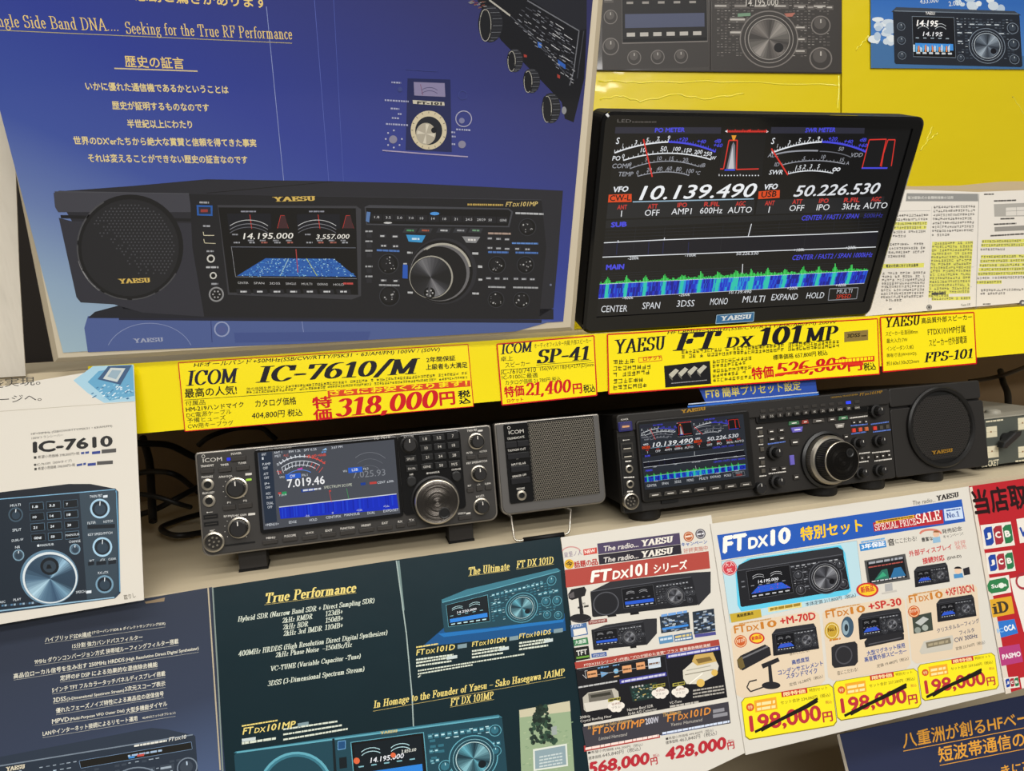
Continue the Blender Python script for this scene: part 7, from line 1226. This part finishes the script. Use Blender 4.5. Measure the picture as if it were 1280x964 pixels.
# ------------------------------------------------------------------ wide black radio and its matching speaker
FTP = Plane((0.55, 0.817, CZ - 0.200), 7.0).moved(0, -.065, 0)
BODY = mat('#272523', .48, noise=(50, .25, '#201e1d')); BODY2 = mat('#1c1a19', .5); PURP = mat('#5c54a0', .3, emit=.3)
def ftdx():
    P = FTP; r = root('desktop_radio', P, 'wide black desktop radio with a lit screen and silver-ringed dial, right of the square speaker', 'radio')
    e7 = lambda x, y: (760 + x * .17637, 490 + y * .17637); e8 = lambda x, y: (940 + x * .17637, 470 + y * .17637); d5 = lambda x, y: (750 + x * .41406, 470 + y * .41406)
    at = lambda q, l=0.0: P.at(q[0], q[1], l); W2 = .2095; H = .130
    mb = MB(); vs = [(-W2 + .006, .010, -.008), (W2 - .004, .010, -.008), (W2 - .004, H - .001, -.008), (-W2 + .006, H - .001, -.008), (-W2 + .006, .032, -.26), (W2 - .004, .032, -.26), (W2 - .004, H - .001, -.26), (-W2 + .006, H - .001, -.26)]
    mb.mesh(vs, [(0, 1, 2, 3), (4, 5, 6, 7)[::-1], (0, 4, 5, 1), (3, 2, 6, 7), (0, 3, 7, 4), (1, 5, 6, 2)], CASE); mb.build('case', r)
    # front panel: lower face with a deeper brow along the top
    mb = MB(); mb.rbox(-W2, W2, .002, H - .018, -.010, 0, .004, BODY, BODY, .001); mb.rbox(-W2, W2, H - .022, H, -.012, .0035, .005, BODY, BODY, .0016)
    pr = Print(P, mb, .0035, devink).crop(760, 490, .17637).lev(1); T = pr.text; T('YAESU', (515, 152), (695, 128), 24, mat('#c99a3c', .35, metal=.7), serif=True, nib=(.13, .05))
    pr.crop(940, 470, .17637); T('HF/50MHz TRANSCEIVER', (560, 160), (752, 136), 12, mat('#b8923c', .35, metal=.7), bold=.02); pr.model((764, 142), (926, 122), 20, mat('#c99a3c', .35, metal=.7), '101MP')
    pr.l = 0.0; pr.lev(2)
    for x, y, w_ in ((30, 376, 46), (40, 434, 40), (48, 492, 34), (50, 588, 38), (50, 648, 42), (52, 716, 50)): pr.greek((x, y), (x + w_, y - w_ * .12), 8, WHT, x, .15)
    for x0, y0, x1, y1, c in ((112, 488, 236, 470, '#5a78c8'), (118, 698, 240, 682, WHT), (692, 304, 818, 288, WHT), (704, 416, 810, 400, '#5a78c8'), (858, 402, 982, 386, '#5a78c8'), (700, 358, 820, 346, '#5a78c8'), (842, 348, 968, 330, '#5a78c8'), (752, 618, 826, 608, WHT), (868, 608, 990, 592, WHT), (758, 556, 836, 546, WHT), (850, 550, 976, 536, WHT), (818, 184, 958, 168, WHT)): pr.greek((x0, y0), (x1, y1), 9, c, int(x0), .15, (.6, 1.4))
    mb.build('front_panel', r)
    # left column
    a = at(e7(58, 322)); b = at(e7(196, 322)); c = at(e7(84, 808))
    mb = MB(); mb.box(-W2 + .002, b[0], .003, a[1], 0, .0012, mat('#141312', .5)); pr = Print(P, mb, .0012, devink).crop(760, 490, .17637).lev(1)
    for x0, y0, w_ in ((122, 498, 42), (112, 612, 74), (136, 712, 40)): pr.greek((x0, y0), (x0 + w_, y0 - 4), 9, WHT, x0, .2)
    pr.line([(104, 344), (152, 338)], 3, WHT); pr.disc((110, 343), 5, WHT, n=8); mb.build('socket_panel', r)
    u, v = at(e7(120, 245), .0035); mb = MB(); mb.rbox(-.0095, .0095, -.0062, .0062, 0, .002, .0015, mat('#26265c', .3, emit=.25), None, .0006); mb.rbox(-.0075, .0075, -.0044, .0044, .002, .0026, .001, mat('#3a3658', .3, emit=.2)); mb.box(-.005, .005, -.0012, .0012, .0026, .0028, mat('#c89468', .4)); o = mb.build('power_button', r, (u, v, .0035)); o['label'] = 'power button lit violet'
    Pw = Print(P, MB(), .0035, devink).crop(760, 490, .17637).lev(1); Pw.text('POWER', (92, 204), (144, 198), 12, WHT); Pw.mb.build('power_lettering', r)
    u, v = at(e7(135, 418), .0012); mb = MB(); mb.rbox(-.0085, .0085, -.0105, .0105, 0, .0008, .001, mat('#2b2926', .5)); 
    for y in (-.0052, .0052): mb.box(-.0066, .0066, y - .0032, y + .0032, .0008, .0010, HOLE); mb.box(-.005, .005, y - .0026, y - .0016, .0010, .0014, mat('#c8c0b0', .5))
    mb.build('usb_port', r, (u, v, .0012))
    jm = jack_mesh(.0052).data('headphone_jack')
    for q in (e7(148, 545), e7(154, 653)): u, v = at(q, .0012); place('headphone_jack', jm, r, (u, v, .0012))
    u, v = at(e7(160, 775), .004); o = mic_mesh(.0106, .006).build('microphone_socket', r, (u, v, .0012)); o['label'] = 'silver round microphone socket'
    # raised screen housing
    c = [at(e7(*q), .006) for q in ((196, 200), (1012, 128), (1042, 694), (246, 780))]; u0 = (c[0][0] + c[3][0]) / 2; u1 = (c[1][0] + c[2][0]) / 2; v1 = (c[0][1] + c[1][1]) / 2; v0 = (c[2][1] + c[3][1]) / 2
    mb = MB(); mb.rbox(u0, u1, v0, v1, -.004, .0062, .005, BODY2, mat('#151413', .35), .0022); mb.build('screen_bezel', r)
    d = [at(e7(*q), .006) for q in ((222, 228), (968, 160), (985, 608), (256, 690))]; a0 = (d[0][0] + d[3][0]) / 2; a1 = (d[1][0] + d[2][0]) / 2; b1 = (d[0][1] + d[1][1]) / 2; b0 = (d[2][1] + d[3][1]) / 2
    mb = MB(); mb.box(a0, a1, b0, b1, .005, .0068, mat('#1c2027', .10, spec=.5, emit=.6)); ms = MiniScreen(P, mb, .0068, glow(.8)); ms.rect_to = (a0 + .001, a1 - .001, b0 + .001, b1 - .001); dx_screen(ms); o = mb.build('display', r); o['label'] = 'lit display repeating the page of the large screen'
    for x, y in ((330, 730), (438, 717), (545, 705), (650, 692), (757, 681), (865, 668), (972, 655)):
        u, v = at(e7(x, y), .006); mb = MB(); mb.prism([(-.0093, -.0026), (.0093, -.0026), (.0080, .0026), (-.0080, .0026)], 0, .0022, mat('#3a3733', .4), None, .0006); mb.box(-.0045, .0045, -.0006, .0006, .0022, .0023, mat('#c9c5bd', .5)); mb.build('soft_key', r, (u, v, .006))
    u, v = at(e7(440, 774), .002); mb = MB(); mb.box(-.012, .012, -.0022, .0022, 0, .002, HOLE); mb.build('card_slot', r, (u, v, .0))
    # band key bar
    c = [at(e8(*q), .003) for q in ((26, 240), (800, 160), (838, 252), (44, 344))]; mb = MB(); bu0, bu1 = c[0][0], (c[1][0] + c[2][0]) / 2; bv1 = (c[0][1] + c[1][1]) / 2 ; bv0 = (c[2][1] + c[3][1]) / 2
    mb.rbox(bu0, bu1, bv0, bv1, 0, .003, .003, BODY2, mat('#0e0e0e', .3), .001); mb.build('band_key_panel', r)
    for i, t in enumerate(('1.8', '3.5', '5', '7', '10', '14', '18', '21', '24.5', '28/29', '50', 'GENE')):
        x = 76 + i * 60.6; y = 290 - i * 6.1; u, v = at(e8(x, y), .004); mb = MB(); mb.rbox(-.0046, .0046, -.0030, .0030, 0, .002, .0008, BTN, None, .0005); vs, fs = sans(t, 0.0, 2); x0, x1 = min(q[0] for q in vs), max(q[0] for q in vs); s_ = min(.0075 / (x1 - x0), .0042); mb.mesh([((q[0] - (x0 + x1) / 2) * s_, q[1] * s_ - .0014, .00208) for q in vs], fs, mat('#c9c5bd', .5)); mb.build('band_key', r, (u, v, .003))
        u, v = at(e8(x + 2, y - 40), .004); mb = MB(); mb.rbox(-.0040, .0040, -.0020, .0020, 0, .0014, .0006, mat('#2a3cd8', .3, emit=.6) if i == 10 else BTN, None, .0004); o = mb.build('band_lamp_key', r, (u, v, .003))
        if i == 10: o['label'] = 'key lit blue'
    def key(q, w_, h_, m, sk=0.0, h=.002, lab=True, name='key', lc='#e4e0d8', base=0.0):
        u, v = at(q, base); mb = MB(); mb.prism([(-w_ + sk, -h_), (w_ - sk, -h_), (w_, h_), (-w_, h_)], 0, h, m, None, .0005)
        if lab: mb.box(-w_ * .5, w_ * .5, -h_ * .22, h_ * .22, h, h + .0001, mat(lc, .5))
        return mb.build(name, r, (u, v, base))
    for x, y, w_, c in ((292, 334, .0075, '#3f6c4c'), (372, 326, .0046, '#8c3c34'), (466, 318, .0085, '#4a4642'), (562, 308, .0056, '#4a4642'), (642, 298, .0068, '#3f6c4c')): key(e8(x, y), w_, .0026, mat(c, .4), -.001, name='function_key')
    o = key(e8(315, 381), .0094, .0034, PURP, .0022, lc='#e4e0f4', name='lit_key'); o['label'] = 'trapezoid key lit violet'
    key(e8(617, 354), .0078, .0030, mat('#8c8882', .4), .002, lc='#e8e4dc', name='trapezoid_key'); key(e8(300, 470), .0072, .0042, BTN, .001); o = key(e8(280, 596), .0034, .0066, PURP, 0, lab=False, name='lit_key'); o['label'] = 'tall key lit violet'; key(e8(310, 716), .0046, .0034, BTN, 0); key(e8(662, 430), .004, .003, BTN, 0)
    for x, y in ((58, 402), (63, 461), (68, 520), (72, 615), (76, 673)): key(e8(x, y), .0029, .0028, mat('#4a463f', .45), lab=False)
    for x, y in ((132, 394), (204, 385), (137, 448), (206, 441), (150, 663), (220, 655)): key(e8(x, y), .0050, .0027, BTN)
    for x, y in ((717, 330), (758, 327), (802, 324)): key(e8(x, y), .0026, .0024, BTN)
    for x, y, c in ((718, 386, '#c0382c'), (764, 380, '#b84a34'), (808, 376, '#a85a34'), (868, 371, '#c0382c'), (911, 366, '#4a463f'), (955, 359, '#4a463f')): key(e8(x, y), .0027, .0027, mat(c, .4, emit=.25 if c != '#4a463f' else 0), lab=False)
    for x, y in ((774, 582), (819, 575), (880, 572), (922, 566), (965, 560)): key(e8(x, y), .0027, .0030, BTN)
    cm = concentric_mesh(.0095, .013).data('concentric_knob'); cs = concentric_mesh(.0086, .012).data('concentric_knob')
    for q, me in ((e8(182, 545), cm), (e8(198, 752), cm), (e8(905, 250), cm), (e8(778, 478), cs), (e8(928, 462), cs), (e8(798, 688), cs), (e8(934, 672), cs)): u, v = at(q, .012); place('concentric_knob', me, r, (u, v, 0))
    u, v = at(e8(72, 800), .010); place('knob', knob_mesh(.0078, .010).data('knob'), r, (u, v, 0))
    # main dial: broad silver skirt, deep knurled knob, turned face
    u, v = at(e8(640, 604), .034); mb = MB(); R0 = .0342
    mb.lathe([(R0 * 1.16, 0), (R0 * 1.16, .004), (R0 * 1.06, .006)], KNB, 72); mb.lathe([(R0, .004), (R0 * .985, .013)], SILV, 140, ribs=1, rib=.012); mb.lathe([(R0 * .985, .013), (R0 * .93, .016), (R0 * .86, .0165)], SILV, 72); mb.lathe([(R0 * .86, .0165), (R0 * .74, .0167)], KNB2, 72)
    R1 = .0268; mb.lathe([(R1 * 1.05, .0166), (R1, .033)], KNB, 110, ribs=1, rib=.025); mb.lathe([(R1, .033), (R1 * .985, .0342), (R1 * .955, .0345)], SILV, 72); mb.lathe(grooves(R1 * .955, .0345), TURNED2, 96)
    dl = mb.build('main_dial', r, (u, v, 0)); q = at(e8(692, 545), .034); mb = MB(); mb.lathe([(.0062, .0346), (.0062, .0352), (.0052, .0353), (.0040, .0347), (0, .0347, HOLE)], KNB, 26); mb.build('finger_dimple', dl, (q[0] - u, q[1] - v, 0))
    # round feet
    for p in ((820, 641), (1046, 612), (1106, 600)):
        u = P.at(*p)[0] - .004; mb = MB(); mb.lathe([(0, 0), (.021, 0), (.022, .003), (.021, .018), (0, .018)], mat('#181716', .5), 28); upright(mb); level_foot(mb, r, P, u, .028, 7)
    # speaker
    s = root('extension_speaker', P.moved(.294, 0, 0), 'black extension speaker with a round grille at the right side of the wide black radio', 'speaker'); Q = P.moved(.294, 0, 0)
    c = [P.at(*q) for q in ((1113, 484), (1229, 474), (1234, 588), (1121, 602))]; x0 = W2 + .0012 - .294; x1 = (c[1][0] + c[2][0]) / 2 - .294
    mb = MB(); vs = [(x0 + .003, .006, -.008), (x1 - .003, .006, -.008), (x1 - .003, H - .001, -.008), (x0 + .003, H - .001, -.008), (x0 + .003, .034, -.26), (x1 - .003, .034, -.26), (x1 - .003, H - .001, -.26), (x0 + .003, H - .001, -.26)]
    mb.mesh(vs, [(0, 1, 2, 3), (4, 5, 6, 7)[::-1], (0, 4, 5, 1), (3, 2, 6, 7), (0, 3, 7, 4), (1, 5, 6, 2)], CASE); mb.build('case', s)
    mb = MB(); mb.rbox(x0, x1, .002, H - .030, -.010, 0, .004, BODY, BODY, .001); mb.rbox(x0, x1 - .003, H - .034, H - .026, -.012, -.004, .002, BODY2); mb.rbox(x0, x1 - .004, H - .027, H, -.012, .001, .004, BODY, BODY, .0016); mb.build('front_panel', s)
    u, v = P.at(1178, 534, .004); u -= .294; RG = .0595; mb = MB(); mb.lathe([(RG, -.002), (RG, .004), (RG * .96, .006), (RG * .90, .005), (RG * .88, .003)], mat('#191817', .35), 64); g = mb.build('grille_ring', s, (u, v, 0))
    mb = MB(); mb.lathe([(RG * .885, .0018), (0, .0018)], mat('#060606', .7), 48, smooth=False); GR = mat('#33302d', .5); st = .0030; n = int(RG * .88 / st)
    for j in range(-n, n + 1):
        for i in range(-n, n + 1):
            cx, cy = (i + .5 * (j % 2)) * st, j * st * .87
            if cx * cx + cy * cy > (RG * .86) ** 2: continue
            o = [(cx + st * .577 * math.sin(k * math.pi / 3), cy + st * .577 * math.cos(k * math.pi / 3)) for k in range(6)]; q = [(cx + (x - cx) * .62, cy + (y - cy) * .62) for x, y in o]; mb.mesh([p_ + (.0030,) for p_ in o] + [p_ + (.0030,) for p_ in q], [(k, 6 + k, 6 + (k + 1) % 6, (k + 1) % 6) for k in range(6)], GR)
    mb.build('mesh_grille', s, (u, v, 0))
    pr = Print(P, MB(), .0048, devink).crop(750, 470, .41406).lev(1); pr.mb.v = []; pr.text('YAESU', (1001, 238), (1066, 229), 11, mat('#c99a3c', .35, metal=.7), serif=True, nib=(.13, .05)); pr.mb.xform(lambda p: (p[0] - .294, p[1], p[2])); pr.mb.build('badge', s)
    for u in (P.at(1178, 594)[0] - .294,): mb = MB(); mb.lathe([(0, 0), (.021, 0), (.022, .003), (.021, .018), (0, .018)], mat('#181716', .5), 28); upright(mb); level_foot(mb, s, Q, u, .028, 7)
ftdx()

# ------------------------------------------------------------------ blue notice standing on the wide radio
NP = Plane((0.6, 0.8435, CZ - .100), 10)
pr = sheet('blue_notice', NP, [(868, 474), (1018, 462), (1022, 497), (888, 516)], 0.001, mat('#2a4ea8', .35, coat=.3), 'blue notice with yellow lettering behind the yellow rail, above the wide black radio', 'notice', ink=FL)
pr.crop(600, 380, .53125).lev(1); pr.text('FT8 簡単プリセット設定', (532, 224), (756, 203), 24, '#d8c85c', bold=.015); pr.line([(490, 236), (796, 208)], 2.5, '#b8c4d8'); pr.poly([(488, 240), (797, 211), (798, 216), (490, 248)], '#2a66c0')
finish(pr)

# ------------------------------------------------------------------ grey switch box at the right end
RKP = Plane((0.94, 0.836, SHELF_Z + .0016), 0.0)
def rocket():
    P = RKP; r = root('switch_box', P, 'dark grey metal switch box with cream label squares at the right end of the shelf', 'switch box'); cz = lambda x, y: (1200 + x * .187, 430 + y * .187)
    u0 = P.at(1226, 560)[0]; u1 = u0 + .15; v0 = .006; v1 = P.at(1232, 522.5)[1]; GF = mat('#4e524c', .45); LID = mat('#9c988a', .4, noise=(30, .3, '#8c887a'))
    mb = MB(); mb.box(u0, u1, v0, v1 - .002, -.16, 0, GF, None, .0008); pr = Print(P, mb, 0, devink).crop(1200, 430, .187).lev(1); CR = '#d8d0b4'
    for x0, y0, x1, y1 in ((175, 552, 246, 624), (182, 682, 256, 760), (386, 492, 460, 572), (388, 684, 462, 758)): pr.lev(1).poly([(x0, y0 + 4), (x1, y0 - 4), (x1 + 3, y1 - 4), (x0 + 3, y1 + 4)], CR); pr.lev(2).line([(x0 + 2, (y0 + y1) / 2 + 4), (x1, (y0 + y1) / 2 - 3)], 2, '#b8b094'); pr.poly([(x0 + 26, y0 + 32), (x0 + 36, y0 + 30), (x0 + 37, y0 + 40), (x0 + 27, y0 + 42)], '#8c6c4c')
    pr.lev(1); pr.text('ROCKET', (146, 826), (258, 812), 42, CR, bold=.02); pr.greek((172, 526), (288, 512), 10, CR, 1, .2); pr.greek((370, 790), (440, 782), 10, CR, 2, .2); mb.build('case', r)
    mb = MB(); mb.box(u0 - .001, u1 + .001, v1 - .002, v1, -.161, .001, LID); mb.build('lid', r)
    mb = MB(); mb.box(u0 + .002, u1 - .01, 0, v0, -.15, -.01, HOLE); mb.build('base_strip', r)
    u, v = P.at(*cz(345, 640), .012); mb = MB(); mb.lathe([(.009, 0), (.009, .004), (0, .004)], KNB, 24); pts = [(-.019, -.011), (-.010, -.0125), (.017, .005), (.019, .012), (.006, .0115), (-.016, -.003)]; mb.prism(pts, .004, .014, KNB, mat('#2c2826', .4), .002); mb.build('rotary_lever', r, (u, v, 0))
    q = P.at(*cz(340, 440)); mb = MB(); mb.lathe([(.011, 0), (.010, .004), (.005, .006), (0, .006)], LID, 20); mb.xform(lambda p: (p[0], p[2], -p[1])); mb.build('lid_screw', r, (q[0], v1, -.03))
rocket()

# ------------------------------------------------------------------ cables in the dark space behind
CAB = mat('#141210', .5)
def cable(name, pts, rad, label, m=CAB):
    P = [Vector(p) for p in pts]; out = []
    for i in range(len(P) - 1):
        p0, p1, p2, p3 = P[max(i - 1, 0)], P[i], P[i + 1], P[min(i + 2, len(P) - 1)]
        for k in range(8): t = k / 8; out.append(.5 * ((2 * p1) + (p2 - p0) * t + (2 * p0 - 5 * p1 + 4 * p2 - p3) * t * t + (3 * p1 - p0 - 3 * p2 + p3) * t ** 3))
    out.append(P[-1]); o = out[0].copy(); mb = MB(); mb.tube([tuple(q - o) for q in out], rad, m, 8); ob = mb.build(name); ob.location = o; return tag(ob, label, 'cable')
cz = lambda x, y, Y: ray_point(165 + x * .2281, 520 + y * .2281, Y)
ZS = SHELF_Z + .004
def fl(p): p.z = max(p.z, ZS); return p
cable('power_cable', [cz(-60, 130, 1.10), cz(40, 150, 1.10), cz(200, 160, 1.12), cz(330, 220, 1.14), cz(400, 240, 1.16)], .005, 'thick black cable running highest behind the leftmost radio')
cable('power_cable', [cz(60, 120, 1.14), cz(95, 250, 1.10), cz(105, 400, 1.06), fl(cz(115, 580, 1.02))], .0055, 'black cable hanging straight down at the left end of the shelf space')
cable('power_cable', [cz(-40, 330, 1.08), cz(100, 305, 1.06), cz(230, 320, 1.04), cz(330, 390, 1.12), cz(420, 470, 1.14)], .004, 'black cable arching at mid height behind the leftmost radio')
cable('power_cable', [cz(-40, 420, 1.02), cz(120, 440, 1.00), cz(250, 480, 1.00), cz(320, 500, 1.02)], .0035, 'thin black cable sagging low behind the leftmost radio')
cable('power_cable', [fl(cz(-40, 560, 1.06)), cz(110, 520, 1.05), cz(230, 460, 1.05), cz(360, 390, 1.08)], .004, 'black cable rising to the right behind the leftmost radio')
cable('power_cable', [fl(cz(380, 640, 1.0)), fl(cz(240, 655, .98)), fl(cz(160, 615, 1.03)), fl(cz(260, 570, 1.08)), fl(cz(380, 560, 1.12))], .004, 'black cable coiled on the shelf floor behind the leftmost radio')
cable('power_cable', [cz(365, 160, 1.09), cz(430, 112, 1.08), cz(560, 70, 1.10), cz(700, 64, 1.10), cz(760, 105, 1.09), cz(790, 130, 1.09)], .004, 'black cable looping over the top of the leftmost radio')
c2 = lambda x, y, Y: ray_point(1200 + x * .187, 430 + y * .187, Y)
cable('power_cable', [c2(60, 250, 1.05), c2(200, 230, 1.04), c2(330, 195, 1.02), c2(470, 140, 1.02)], .004, 'brown cable crossing above the grey switch box', mat('#3a3024', .5))
cable('power_cable', [c2(270, 180, 1.06), c2(290, 260, 1.02), c2(318, 330, .99), c2(322, 420, .965)], .0055, 'thick black cable dropping onto the back of the grey switch box')
